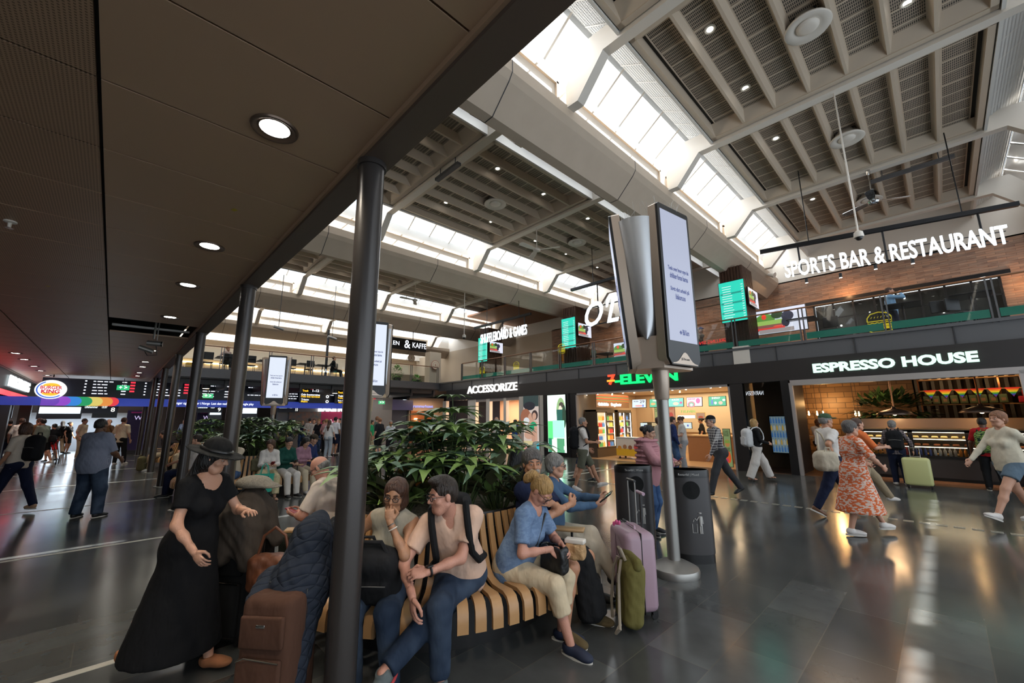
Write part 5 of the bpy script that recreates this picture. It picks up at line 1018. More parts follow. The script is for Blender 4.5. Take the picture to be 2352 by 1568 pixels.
def hand_prims(w, d, n, side, curl, s=1., spread=.06):
    """w wrist, d pointing along the hand, n palm normal (towards the fingers' curl); side +1 right"""
    d = nrm(d); n = nrm(n-d*np.dot(n, d)); x = np.cross(d, n)*side; M = np.stack([x, d, n], 1); pr = [(el_(w+d*.048*s, V3(.038, .052, .0155)*s, M), .012, '+')]
    if np.isscalar(curl): curl = [curl]*4
    for i, (fx, L, r_) in enumerate(((.030, .068, .0082), (.0105, .078, .0088), (-.0095, .074, .0085), (-.028, .058, .0076))):
        b0 = w+(x*fx+d*(.088-.012*abs(i-1.2)/1.8))*s; c = curl[i]; dd = nrm(d+x*spread*(1.3-i)); a = b0; ang = c*.55
        pr.append((cn_(w+x*fx*.5*s+d*.03*s, b0, .010*s, r_*s), .004, '+'))
        for k, fr in enumerate((.45, .32, .23)):
            v = dd*cos(ang)+n*sin(ang); e = a+v*L*fr*s; pr.append((cn_(a, e, r_*s*(1-.08*k), r_*s*(.92-.08*k)), .002, '+')); a = e; ang += c*.85
    t0 = w+(x*.030+d*.022)*s; t1 = t0+(x*.028+d*.032+n*.014)*s; t2 = t1+(x*(.010-.02*curl[0])+d*.030+n*.014)*s; t3 = t2+(x*(.0-.02*curl[0])+d*.022+n*.006)*s
    for a, b_, r1, r2 in ((t0, t1, .015, .0115), (t1, t2, .0108, .0095), (t2, t3, .0095, .008)): pr.append((cn_(a, b_, r1*s, r2*s), .004, '+'))
    return pr
def person(label, pos, head, H=1.74, tier=1, sit=None, lean=0., side=0., twist=0., hy=0., hp=0., hr=0., LH=None, RH=None, LF=None, RF=None, ep=None, kp=None, curl=.35, hn=None, sk='fair', hair=('short', 'dark'), top=None, bot=None, shoe=None, fem=False, bulk=1., glasses=None, hat=None, toe=None, pz=None, name='person', group=None, extra=None, beard=None, base=0., hdir=None, age=False, short_torso=0.):
    T = TRI[tier]; u = H/1.75; rot = head-pi/2
    o = thing(name, (pos[0], pos[1], base), label, 'person', group, rot)
    hz = pz if pz is not None else ((.545+.0*u) if sit else .915*u)
    Pv = V3(0, 0, hz); s = nrm([sin(side), sin(lean), cos(lean)*cos(side)]); rt = nrm([cos(twist), sin(twist), -sin(side)]); fw = nrm(np.cross(s, rt)); ML = np.stack([rt, fw, s], 1)
    def tp(x, y, z): return Pv+(rt*x+fw*y+s*z)*u
    w = (1. if not fem else .90)*bulk; sw = .166 if not fem else .148; TL = .50-short_torso
    nb = tp(0, .0, TL+.03); SH = {1: tp(sw*(.9+.1*bulk), 0, TL-.02), -1: tp(-sw*(.9+.1*bulk), 0, TL-.02)}
    rt0 = nrm([cos(twist*.4), sin(twist*.4), 0]); HP = {k: Pv+(rt0*k*.088)*u*(.7+.3*bulk) for k in (1, -1)}
    torso = [(el_(tp(0, -.005, .03), V3(.165*(1.06 if fem else 1)*bulk, .115*bulk, .125)*u, ML), 0, '+'), (el_(tp(0, .012*bulk, .17), V3(.142*w, .108*w*(bulk**.5), .16)*u, ML), .05*u, '+'),
             (el_(tp(0, -.005, .345), V3(.163*w, .118*w, .17)*u, ML), .05*u, '+'), (cn_(SH[1]*.92+SH[-1]*.08, SH[-1]*.92+SH[1]*.08, .062*u*(w*.5+.5)), .06*u, '+'), (cn_(nb+(SH[1]-nb)*.25, nb+(SH[-1]-nb)*.25, .055*u), .05*u, '+')]
    if fem: torso += [(el_(tp(k*.068, .085, .315), V3(.058, .055, .06)*u, ML), .04*u, '+') for k in (1, -1)]
    for k in (1, -1): torso.append((el_(tp(k*.075, -.055, .0), V3(.085, .085, .10)*u*bulk, ML), .05*u, '+'))
    # arms
    HD = {}; EL = {}
    for k, tg in ((1, RH), (-1, LH)):
        if tg is None: tg = (k*(.27 if not sit else .2), .08, hz-.02*u if not sit else .68)
        pole = (ep or {}).get(k, (k*.5, -.9, -.4)) if isinstance(ep, dict) or ep is None else ep
        EL[k], HD[k] = ik(SH[k], tg, .285*u, .255*u, pole)
    arms = {k: [(cn_(SH[k], EL[k], 0.049*u*w, .036*u*w), .03, '+'), (cn_(EL[k], EL[k]*.6+HD[k]*.4, .036*u*w, .032*u*w), .02, '+'), (cn_(EL[k]*.6+HD[k]*.4, HD[k], .032*u*w, .0225*u), .02, '+')] for k in (1, -1)}
    # legs
    KN = {}; AN = {}
    for k, tg in ((1, RF), (-1, LF)):
        if tg is None: tg = (k*.10, .46, .075) if sit else (k*.095, 0, .075)
        pole = (kp or {}).get(k, (k*.08, 1, .35 if sit else .02)); KN[k], AN[k] = ik(HP[k], tg, .43*u, .42*u, pole)
    legs = {k: [(cn_(HP[k], KN[k], .088*u*bulk, .055*u), .04, '+'), (cn_(KN[k], KN[k]*.62+AN[k]*.38+V3(0, -.012, 0), .053*u, .052*u), .03, '+'), (cn_(KN[k]*.62+AN[k]*.38+V3(0, -.012, 0), AN[k], .050*u, .034*u), .03, '+')] for k in (1, -1)}
    # head
    hf = nrm([sin(-hy)*cos(hp), cos(hy)*cos(hp), sin(hp)]); hr0 = nrm(np.cross(hf, (0, 0, 1))); hu = np.cross(hr0, hf); hr_ = hr0*cos(hr)+hu*sin(hr); hu = np.cross(hr_, hf); MH = np.stack([hr_, hf, hu], 1)
    Hc = nb+(s*.09+nrm(s+hf*.35)*.075)*u*(1. if H > 1.3 else .85); hs = u*1.0 if H > 1.3 else u*1.35
    def hp_(x, y, z): return Hc+(hr_*x+hf*y+hu*z)*hs
    neck = [(cn_(nb-s*.02*u, hp_(0, -.02, -.05), (.060 if not fem else .050)*u*(.7+.3*bulk), (.055 if not fem else .046)*u), .03, '+')]
    hd = [(el_(hp_(0, -.012, .036), V3(.076, .094, .086)*hs, MH), .02, '+'), (el_(hp_(0, .026, -.022), V3(.060, .066, .088)*hs, MH), .025, '+'), (cn_(hp_(-.022, .052, -.088), hp_(.022, .052, -.088), .024*hs), .03, '+'),
          (cn_(hp_(-.052, .0, -.055), hp_(-.02, .05, -.09), .018*hs), .03, '+'), (cn_(hp_(.052, .0, -.055), hp_(.02, .05, -.09), .018*hs), .03, '+')]
    if T['hh'] < .012:
        hd += [(cn_(hp_(-.04, .072, .030), hp_(.04, .072, .030), .012*hs), .012, '+'), (cn_(hp_(0, .083, .018), hp_(0, .108, -.018), .0075*hs, .0125*hs), .010, '+'), (cn_(hp_(-.011, .094, -.022), hp_(.011, .094, -.022), .0085*hs), .006, '+')]
        hd += [(el_(hp_(k*.031, .094, .010), V3(.017, .014, .012)*hs, MH), .010, '-') for k in (1, -1)]
        hd += [(el_(hp_(k*.042, .062, -.022), V3(.022, .02, .02)*hs, MH), .02, '+') for k in (1, -1)]
    hd += [(el_(hp_(k*.076, -.004, -.002), V3(.010, .019, .030)*hs, MH), .008, '+') for k in (1, -1)]
    sm = skin(sk); hm = hairmat(hair[1]); lip = mat('lip_'+sk, tuple(v*f for v, f in zip(SK_C[sk], (.82, .55, .55))), .4)
    mats = [sm, lip, hm, M_eye, M_iris]
    hands = {}
    for k in (1, -1):
        fd = nrm(HD[k]-EL[k]); dd = fd if not (hdir and k in hdir) else nrm(hdir[k]); nn = (hn or {}).get(k, np.array((-k*.8, .4, -.3)) if not sit else np.array((-k*.2, .2, -1.))); cu = curl[k] if isinstance(curl, dict) else curl
        hands[k] = hand_prims(HD[k], dd, np.asarray(nn, float), k, cu, u*(.95 if fem else 1.04)*(1 if tier == 0 else 1.1))
    body = torso+[(p[0], .03 if j else .05, '+') for k in (1, -1) for j, p in enumerate(arms[k])]+[q for k in (1, -1) for q in legs[k]]+[neck[0]]
    if tier: body += [(p[0], .006, '+') for k in (1, -1) for p in hands[k]]
    Vt, Q = nets(body, T['h']); parts = [(Vt, Q, 0)]
    if not tier:
        for k in (1, -1): a, b_ = nets([(cn_(HD[k]-nrm(HD[k]-EL[k])*.05, HD[k], .028*u, .0245*u), 0, '+')]+hands[k], T['hd']); parts.append((a, b_, 0))
    for k in (1, -1): fd = V3(*AN[k]); pass
    Vt, Q = nets([(p[0], p[1], p[2]) for p in hd]+[(cn_(nb+s*.03*u, hp_(0, -.02, -.05), .052*u if not fem else .045*u, .052*u if not fem else .045*u), .02, '+')], T['hh']); parts.append((Vt, Q, 0))
    if T['hh'] < .012:
        for k in (1, -1):
            c = hp_(k*.031, .0775, .009); a, b_ = quadball(c, .0125*hs); parts.append((a, b_, 3)); a, b_ = quadball(c+(hf*.0066+hu*(-.001))*hs, .0068*hs, 6); parts.append((a, b_, 4))
            a, b_ = nets([(cn_(hp_(k*.018, .0885, .0150), hp_(k*.032, .0905, .0172), .0050*hs, .0052*hs), 0, '+'), (cn_(hp_(k*.032, .0905, .0172), hp_(k*.046, .081, .0130), .0052*hs, .0040*hs), .004, '+'), (cn_(hp_(k*.019, .087, .0005), hp_(k*.044, .081, .0015), .0042*hs, .0036*hs), 0, '+')], .0022 if not tier else .004); parts.append((a, b_, 0))
            a, b_ = nets([(cn_(hp_(k*.014, .093, .031), hp_(k*.034, .090, .036), .0040*hs, .0045*hs), 0, '+'), (cn_(hp_(k*.034, .090, .036), hp_(k*.050, .077, .031), .0045*hs, .002*hs), .004, '+')], .003 if not tier else .005); parts.append((a, b_, 2))
        a, b_ = nets([(cn_(hp_(-.023, .0765, -.054), hp_(0, .0865, -.0515), .0032*hs, .0050*hs), 0, '+'), (cn_(hp_(.023, .0765, -.054), hp_(0, .0865, -.0515), .0032*hs, .0050*hs), .004, '+'), (cn_(hp_(-.015, .0815, -.0605), hp_(.015, .0815, -.0605), .0050*hs), .003, '+')], .003 if not tier else .005); parts.append((a, b_, 1))
        if beard:
            a, b_ = nets([(cn_(hp_(-.03, .086, -.040), hp_(.03, .086, -.040), .010*hs), 0, '+'), (cn_(hp_(-.03, .082, -.05), hp_(-.022, .07, -.09), .012*hs), .02, '+'), (cn_(hp_(.03, .082, -.05), hp_(.022, .07, -.09), .012*hs), .02, '+'), (el_(hp_(0, .062, -.095), V3(.035, .03, .022)*hs, MH), .02, '+')], .005, noise=.0015); parts.append((a, b_, 5)); mats.append(hairmat(beard))
    np_mesh('body', parts, mats, o)
    # hair
    st = hair[0]; hh = T['hh']*1.15; face_cut = [(el_(hp_(0, .10, -.035), V3(.078, .078, .100)*hs, MH), .012, '-')]
    cap = [(el_(hp_(0, -.018, .044), V3(.084, .100, .090)*hs, MH), 0, '+')]
    low = ('p', hp_(0, 0, -.045).astype(f32), (-hu).astype(f32))
    if st == 'short': hpms = cap+[(el_(hp_(0, -.05, .0), V3(.078, .058, .07)*hs, MH), .02, '+')]+face_cut+[(low, 0, '&')]
    elif st == 'quiff': hpms = cap+[(el_(hp_(0, -.05, .0), V3(.078, .058, .07)*hs, MH), .02, '+'), (el_(hp_(0, .055, .112), V3(.062, .042, .026)*hs, MH), .02, '+'), (el_(hp_(.02, .0, .118), V3(.06, .06, .028)*hs, MH), .02, '+')]+face_cut+[(low, 0, '&')]
    elif st == 'bald': hpms = [(el_(hp_(0, -.018, .01), V3(.082, .098, .06)*hs, MH), 0, '+'), (el_(hp_(0, .075, .03), V3(.09, .075, .13)*hs, MH), .01, '-'), (el_(hp_(0, -.0, .13), V3(.075, .115, .085)*hs, MH), .01, '-'), (low, 0, '&')]
    elif st == 'bun': hpms = cap+[(el_(hp_(0, -.05, .0), V3(.076, .055, .06)*hs, MH), .02, '+')]+face_cut+[(low, 0, '&'), (el_(hp_(0, -.125, .03), V3(.048, .045, .05)*hs, MH), .01, '+')]
    elif st == 'pony': hpms = cap+[(el_(hp_(0, -.05, .0), V3(.076, .055, .06)*hs, MH), .02, '+')]+face_cut+[(low, 0, '&'), (el_(hp_(0, -.115, .035), V3(.045, .045, .045)*hs, MH), .01, '+'), (el_(hp_(0, -.155, -.01), V3(.055, .045, .075)*hs, MH), .03, '+')]
    elif st == 'bob': hpms = [(el_(hp_(0, -.015, .040), V3(.090, .102, .094)*hs, MH), 0, '+'), (el_(hp_(0, -.02, -.045), V3(.098, .085, .095)*hs, MH), .03, '+'), (el_(hp_(0, .105, -.055), V3(.066, .085, .128)*hs, MH), .012, '-'), (('p', hp_(0, 0, -.125).astype(f32), (-hu).astype(f32)), 0, '&')]
    elif st == 'crop': hpms = [(el_(hp_(0, -.018, .048), V3(.093, .108, .094)*hs, MH), 0, '+'), (el_(hp_(0, -.045, -.01), V3(.088, .068, .08)*hs, MH), .02, '+'), (el_(hp_(0, .112, -.04), V3(.078, .078, .1)*hs, MH), .012, '-'), (('p', hp_(0, 0, -.075).astype(f32), (-hu).astype(f32)), 0, '&')]
    elif st == 'long':
        bk = Hc-hf*.11*hs; dn = np.array((0, 0, -1.)); hpms = [(el_(hp_(0, -.015, .040), V3(.090, .103, .094)*hs, MH), 0, '+'), (el_(hp_(0, -.03, -.04), V3(.092, .075, .09)*hs, MH), .03, '+'), (cn_(hp_(0, -.07, -.02), bk+dn*.20*u-nrm(fw)*.03, .06*hs, .065*hs), .03, '+'), (cn_(bk+dn*.20*u-nrm(fw)*.03, bk+dn*.36*u-nrm(fw)*.03, .065*hs, .035*hs), .03, '+'), (el_(hp_(0, .105, -.055), V3(.068, .085, .13)*hs, MH), .012, '-')]
    if st != 'none': sdf_obj('hair', hpms, hh, hm, o, noise=.0022 if st not in ('bald',) else .001)
    # glasses
    if glasses:
        gm = M_black if glasses != 'sun' else M_black; g = MB(); r_ = .021
        for k in (1, -1): g.tube([hp_(k*.033+r_*cos(a), .103, .008+.018*sin(a)) for a in [i*pi/8 for i in range(17)]], .0020*hs*(1.3 if tier == 0 else 1.8), gm, 6, False); g.tube([hp_(k*.054, .101, .014), hp_(k*.078, .02, .012), hp_(k*.078, -.01, .006)], .0018*hs, gm, 6)
        g.tube([hp_(-.012, .104, .012), hp_(0, .106, .015), hp_(.012, .104, .012)], .0020*hs, gm, 6)
        if glasses == 'sun':
            for k in (1, -1): g.add([hp_(k*.033+r_*cos(a), .1035, .008+.018*sin(a)) for a in [i*pi/8 for i in range(16)]], [tuple(range(16))], M_black)
        g.build('glasses', o, True)
    if hat:
        kind, hm2 = hat
        if kind == 'cap':
            sdf_obj('cap', [(el_(hp_(0, -.012, .062), V3(.088, .104, .080)*hs, MH), 0, '+'), (('p', hp_(0, 0, .048).astype(f32), (-hu).astype(f32)), 0, '&'), (el_(hp_(0, .115, .052), V3(.066, .075, .010)*hs, MH), .008, '+')], T['hh'], hm2, o)
        elif kind == 'brim':
            sdf_obj('hat', [(el_(hp_(0, -.012, .085), V3(.098, .112, .090)*hs, MH), 0, '+'), (('p', hp_(0, 0, .045).astype(f32), (-hu).astype(f32)), 0, '&'), (el_(hp_(0, -.01, .048), V3(.205, .225, .012)*hs, MH), .02, '+')], .007, hm2, o)
            tp_ = [hp_(.1*cos(a), -.012+.114*sin(a), .07) for a in [i*pi/12 for i in range(25)]]; MB().tube(tp_, .013, M_black, 8, False).build('hat_band', o, True)
    # clothes
    if top:
        tm, sl, hem = top[0], top[1], top[2]; opt = top[3] if len(top) > 3 else {}; off = opt.get('off', .012); g_ = list(torso)
        if .03 < hem <= .15: g_.append((el_(tp(0, -.005, .06), V3(.179*(1.05 if fem else 1)*bulk, .135*bulk, .34)*u, ML), .03, '+'))
        up = nb-s*opt.get('neck', .012)*u+fw*.02*u; clips = []
        for k in (1, -1):
            a = arms[k]; 
            if sl == 0: continue
            if sl >= 2: g_ += [(p[0], .04 if j == 0 else .025, '+') for j, p in enumerate(a)]
            else:
                f = sl; E = SH[k]+(EL[k]-SH[k])*min(f, 1.); n_ = nrm(EL[k]-SH[k]); r1 = .049*u*w+.006; g_.append((cn_(SH[k], SH[k]+(EL[k]-SH[k])*min(f+.12, 1.0), r1, r1*(.95 if f < .8 else .85), {'clip': [(E.astype(f32), n_.astype(f32))]}), .04, '+'))
        if sl >= 2: g_ = [(('g', g_), 0, '+')]+[(('p', (HD[k]-nrm(HD[k]-EL[k])*(.035 if sl < 2.5 else .13)*u).astype(f32), nrm(HD[k]-EL[k]).astype(f32), {'clip': []}), 0, '&')] if False else g_
        # neck opening and hem
        g_.append((cn_(up, up+s*.2*u+fw*.06*u, opt.get('nr', .060)*u), .012, '-'))
        if opt.get('v'): g_.append((cn_(up+fw*.06*u, up+fw*.12*u-s*opt['v']*u, .045*u, .015*u), .006, '-'))
        hz_ = Pv-s*hem*u
        if hem > .15: # long garment: skirt part
            fl = opt.get('flare', .16); low_ = Pv*1+V3(0, 0, -hem*u)+V3(0, opt.get('fy', 0.), 0)
            if not sit: g_.append((cn_(Pv+s*.05*u, low_, .15*u*w, fl*u), .06, '+'))
            else: g_ += [(cn_(HP[k], KN[k], .10*u, .085*u), .08, '+') for k in (1, -1)]+[(cn_(KN[k], KN[k]*.3+AN[k]*.7, .085*u, .10*u), .08, '+') for k in (1, -1)]
            hz_ = low_ if not sit else V3(0, 0, opt.get('hz', .3)); g_.append((('p', np.asarray(hz_, f32), V3(0, 0, -1)), 0, '&'))
        else: g_.append((('p', hz_.astype(f32), (-s).astype(f32)), 0, '&'))
        sdf_obj('top' if hem <= .15 else 'dress', g_, T['h']*.95, tm, o, off, opt.get('noise', .002))
        if opt.get('open'): # open front over another layer
            pass
    if bot:
        bm, ln = bot[0], bot[1]; opt = bot[2] if len(bot) > 2 else {}; off = opt.get('off', .018); g_ = [(('g', [torso[0]]+torso[-2:]+[(('p', (Pv+s*.10*u).astype(f32), s.astype(f32)), 0, '&')]), 0, '+')]
        for k in (1, -1):
            L = legs[k]; kf = opt.get('wide', 1.)
            if ln >= 1.9: 
                g_.append((cn_(HP[k], KN[k], .088*u*bulk, .062*u*kf), .04, '+')); g_.append((cn_(KN[k], AN[k]+V3(0, 0, .0), .062*u*kf, .044*u*kf**1.5, {'clip': [((AN[k]-nrm(AN[k]-KN[k])*opt.get('cuff', .0)).astype(f32), nrm(AN[k]-KN[k]).astype(f32))]}), .035, '+'))
            elif ln > 1: E = KN[k]+(AN[k]-KN[k])*(ln-1); g_.append((cn_(HP[k], KN[k], .088*u*bulk, .058*u), .04, '+')); g_.append((cn_(KN[k], E+(E-KN[k])*.2, .058*u, .055*u, {'clip': [(E.astype(f32), nrm(AN[k]-KN[k]).astype(f32))]}), .03, '+'))
            else: E = HP[k]+(KN[k]-HP[k])*ln; g_.append((cn_(HP[k], KN[k], .092*u*bulk, .072*u, {'clip': [(E.astype(f32), nrm(KN[k]-HP[k]).astype(f32))]}), .04, '+'))
        sdf_obj(opt.get('name', 'trousers' if ln > 1 else 'shorts'), g_, T['h'], bm, o, off, .002)
    # feet and shoes
    for k in (1, -1):
        td = (toe or {}).get(k, (k*.18, 1., 0.)); td = nrm(td); A = AN[k]; up_ = nrm(np.array((0, 0, 1.))-td*td[2]); x = np.cross(td, up_); MF = np.stack([x, td, up_], 1); F = lambda a, b_, c: A+(x*a+td*b_+up_*c)*u
        ft = [(el_(F(0, -.022, -.030), V3(.034, .042, .040)*u, MF), 0, '+'), (el_(F(0, .055, -.040), V3(.036, .085, .034)*u, MF), .02, '+'), (el_(F(0, .125, -.052), V3(.042, .062, .024)*u, MF), .02, '+'), (cn_(A, F(0, -.0, -.03), .036*u), .02, '+'), (('p', F(0, 0, -.070).astype(f32), (-up_).astype(f32)), 0, '&')]
        if shoe is None or shoe[1] == 'sandal': sdf_obj('foot', ft, T['hh']*1.3, sm, o, -.003)
        if shoe:
            hh = max(T['hh'], .007) if shoe[1] != 'far' else T['h']
            if shoe[1] == 'sandal':
                g = MB(); g.prism([(p_[0], p_[1]) for p_ in [(.04*cos(a), .045+.115*sin(a)) for a in [i*pi/8 for i in range(16)]]], -.082, -.068, shoe[0], 'z'); g.v = [tuple(F(*v)) for v in g.v]
                for yy in (.09, .03): g.tube([F(.042*cos(a), yy, -.07+.062*sin(a)) for a in [i*pi/8 for i in range(9)]], .007*u, shoe[0], 6)
                g.build('sandal', o, True)
            else:
                q = sdf_obj('shoe', ft[:-1]+[(('p', F(0, 0, .012 if shoe[1] != 'low' else -.012).astype(f32), up_.astype(f32)), 0, '&'), (('p', F(0, 0, -.068).astype(f32), (-up_).astype(f32)), 0, '&')], hh, shoe[0], o, .007)
                if len(shoe) > 2:
                    g = MB(); g.prism([(.047*cos(a)*(1-.12*(sin(a) < 0)), .052+.138*sin(a)) for a in [i*pi/12 for i in range(24)]], -.088, -.066, shoe[2], 'z'); g.v = [tuple(F(*v)) for v in g.v]; g.build('sole', q, True)
    info = dict(o=o, HD=HD, EL=EL, SH=SH, KN=KN, AN=AN, HP=HP, tp=tp, hp=hp_, u=u, Pv=Pv, s=s, fw=fw, rt=rt, ML=ML, MH=MH, Hc=Hc, nb=nb, rot=rot)
    def wl(p): p = Vector([float(c) for c in p]); p.rotate(Matrix.Rotation(rot, 3, 'Z')); return p+Vector(o.location)
    info['w'] = wl
    return info
SK_C = {'fair': (.55, .29, .19), 'tan': (.46, .22, .125), 'olive': (.40, .20, .11), 'asian': (.50, .28, .18), 'brown': (.14, .065, .035), 'pink': (.56, .27, .19)}
M_eye = mat('eye_white', (.62, .58, .54), .2); M_iris = mat('iris_dark', (.025, .015, .01), .1)
# ================= bench rings, planters =================
RC = [Vector((-3.78, 2.6, 0)), Vector((-11.9, 2.6, 0)), Vector((-20.0, 2.6, 0))]
M_slatw = mat('bench_birch', (.50, .285, .125), .38, noise=(5, .3, (.40, .21, .085))); M_seatedge = mat('bench_edge', (.36, .17, .07), .45)
RN = ['nearest the brown suitcase', 'where the man holds a paper cup', 'farthest along the canopy']
def bench_prof(): # (r, z) centre line of a slat from back top over the seat and down the front
    return [(.965, .90), (.985, .80), (1.02, .68), (1.055, .57), (1.09, .50), (1.15, .455), (1.24, .435), (1.34, .44), (1.42, .447), (1.475, .43), (1.503, .39), (1.51, .33), (1.51, .27)]
def slat_mesh(w):
    P = bench_prof(); g = MB(); n = len(P); t = .028; vs = []
    for i, (r, z) in enumerate(P):
        a, b_ = P[max(i-1, 0)], P[min(i+1, n-1)]; d = Vector((b_[0]-a[0], 0, b_[1]-a[1])).normalized(); nn = Vector((-d.z, 0, d.x)); wd = w*(.55+.45*min(1, max(0, (r-.95)/.5)))
        for s_, e in ((-1, t/2), (1, t/2), (1, -t/2), (-1, -t/2)): q = Vector((r, s_*wd/2, z))-nn*e; vs.append(q)
    fs = [(i*4+j, i*4+(j+1) % 4, i*4+4+(j+1) % 4, i*4+4+j) for i in range(n-1) for j in range(4)]+[(3, 2, 1, 0), (n*4-4, n*4-3, n*4-2, n*4-1)]
    return g.add(vs, fs, M_slatw)
for ri, c in enumerate(RC):
    o = thing('ring_bench', c, 'round birch slat bench %s' % RN[ri], 'bench', 'round slatted benches')
    N = 76; base_ = slat_mesh(.078).build('slat', o, True)
    wide = (-36, 118)                            # two closed sections of wide boards
    for i in range(N):
        a = i*2*pi/N; q = base_ if i == 0 else base_.copy()
        if i: C.objects.link(q); q.parent = o
        q.rotation_euler = (0, 0, a)
    g = MB(); g.lathe((0, 0, 0), [(1.14, 0), (1.14, .33), (1.05, .36)], M_black, 64); g.build('base', o, True)
    g = MB(); g.lathe((0, 0, 0), [(.955, .0), (.955, .78)], M_black, 48); g.build('core', o)
    for a in (-62, 30, 150, 240):
        q = MB(); q.rbox((1.27, 0, .66), (.42, .13, .028), .012, M_oak).build('armrest_tray', o, True).rotation_euler = (0, 0, R_(a)); r_ = MB().tube([(1.12, 0, .44), (1.12, 0, .655)], .012, M_blackm).tube([(1.36, 0, .44), (1.36, 0, .655)], .012, M_blackm).build('tray_leg', o); r_.rotation_euler = (0, 0, R_(a))
    p = thing('planter', c, 'round black gravel planter inside the bench %s' % RN[ri], 'planter', 'round planters')
    MB().lathe((0, 0, 0), [(.93, 0), (.93, .86), (.90, .90), (.87, .86), (.87, .78), (.0001, .78)], M_black, 48).build('pot', p, True); MB().lathe((0, 0, .785), [(.0001, .02), (.5, .03), (.86, .0)], mat('gravel', (.16, .13, .085), .9, noise=(40, .1, (.35, .30, .2)), bump=(45, 1., (1, 1, 1))), 40).build('gravel_bed', p, True)['kind'] = 'stuff'
# umbrella-leaf shrubs
M_leaf = mat('umbrella_leaf', (.12, .22, .065), .36, noise=(1.2, .25, (.24, .34, .09))); M_leaf2 = mat('dark_bronze_leaf', (.05, .075, .04), .3, noise=(2, .3, (.13, .10, .05))); M_leaf3 = mat('orange_leaf', (.45, .14, .02), .4); M_leafg = mat('grey_green_leaf', (.12, .2, .13), .35); M_stem = mat('green_stem', (.06, .09, .03), .5)
def leaf(g, p, d, L, wd, m, droop=.5):
    d = d.normalized(); sd_ = d.cross(Vector((0, 0, 1))); sd_ = sd_.normalized() if sd_.length > 1e-3 else Vector((1, 0, 0)); vs = []; c = Vector(p); n = 6; v = d.copy()
    prof = (.12, .75, 1., .92, .6, .28, .0)
    for i in range(n+1):
        w_ = wd*prof[i]; u_ = sd_.cross(v).normalized(); vs += [c-sd_*w_+u_*w_*.25, c, c+sd_*w_+u_*w_*.25]; c = c+v*L/n; v = (v+Vector((0, 0, -droop/n))).normalized()
    g.add(vs, [(i*3+j, i*3+j+1, i*3+4+j, i*3+3+j) for i in range(n) for j in (0, 1)], m)
def shrub(name, lb, loc, H, n, spread, L, mats_, seed, whorl=8, wd=.16, droop=.9, group=None, zmin=.45):
    rr = random.Random(seed); o = thing(name, loc, lb, 'plant', group); g = MB(); st = MB()
    for i in range(n):
        a = rr.random()*2*pi; r_ = spread*sqrt((i+.5)/n); z = H*(zmin+(1-zmin)*(1-(r_/spread)**2*.65)*(.75+.25*rr.random())); top_ = Vector((r_*cos(a), r_*sin(a), z)); b_ = Vector((top_.x*.25, top_.y*.25, 0))
        mid = b_.lerp(top_, .55)+Vector((0, 0, .06)); st.tube([b_, mid, top_], [.011, .008, .005], M_stem, 5)
        if whorl: 
            for k in range(whorl):
                aa = k*2*pi/whorl+rr.random()*.4; d = Vector((cos(aa), sin(aa), .15+rr.random()*.35)); l = L*(.75+.4*rr.random()); leaf(g, top_+d*.04, d, l, l*wd, mats_[rr.randrange(len(mats_))], droop*(.7+.6*rr.random()))
        else:
            for k in range(4): d = Vector((cos(a+rr.gauss(0, .9)), sin(a+rr.gauss(0, .9)), .3+rr.random())); leaf(g, b_.lerp(top_, .4+.6*rr.random()), d, L*(.7+.5*rr.random()), L*wd*1.6, mats_[rr.randrange(len(mats_))], droop)
    st.build('stem', o); g.build('foliage', o, 'all'); return o
for ri, c in enumerate(RC):
    rr = random.Random(40+ri); z = .79
    spec = [(-.62, -.05, .70, 11, .42, 'umbrella'), (-.30, -.52, .52, 8, .34, 'umbrella'), (-.15, .1, .95, 13, .5, 'umbrella'), (.25, .55, .80, 12, .42, 'umbrella'), (.42, -.1, .55, 8, .36, 'umbrella'), (-.45, .55, .8, 10, .45, 'umbrella'), (.1, -.55, .33, 16, .38, 'bronze'), (-.55, -.4, .42, 16, .35, 'bronze'), (.55, .3, .5, 16, .35, 'bronze'), (.0, .1, .55, 20, .45, 'bronze'), (-.25, -.25, .42, 6, .3, 'orange'), (.6, .55, .35, 12, .3, 'grey')]
    if ri: spec = spec[:9]
    for k, (x, y, H_, n, sp, kind) in enumerate(spec):
        place_ = ['leaning to the dark column', 'nearest the seated couple', 'tallest in the middle', 'stretching to the shops', 'behind the man in the pink shirt', 'toward the far gallery', 'low at the front rim', 'low near the column', 'low on the shop side', 'low in the middle', 'under the tall leaves', 'low behind the blonde woman'][k]
        wh = ['nearest planter', 'second planter', 'farthest planter'][ri]; d_ = 1 if ri < 2 else .6
        if kind == 'umbrella': shrub('umbrella_plant', 'umbrella plant %s in the %s' % (place_, wh), c+Vector((x, y, z)), H_*1.08, int(n*d_*1.25), sp, .34, [M_leaf, M_leaf, M_leafg], 7*k+ri*100, 9, .15)
        elif kind == 'bronze': shrub('croton', 'dark bronze leaved plant %s in the %s' % (place_, wh), c+Vector((x, y, z)), H_, int(n*d_), sp, .26, [M_leaf2, M_leaf2, M_leaf], 7*k+ri*100, 0, .15, .6, zmin=.2)
        elif kind == 'orange': shrub('croton', 'small plant with orange and yellow leaves %s in the %s' % (place_, wh), c+Vector((x, y, z)), H_, n, sp, .16, [M_leaf3, M_leaf3, M_leaf2, mat('yellow_leaf', (.45, .32, .03), .4)], 5, 0, .2, .6, zmin=.4)
        else: shrub('leafy_plant', 'grey green leafy plant %s in the %s' % (place_, wh), c+Vector((x, y, z)), H_, n, sp, .16, [M_leafg], 5, 0, .2, .4)
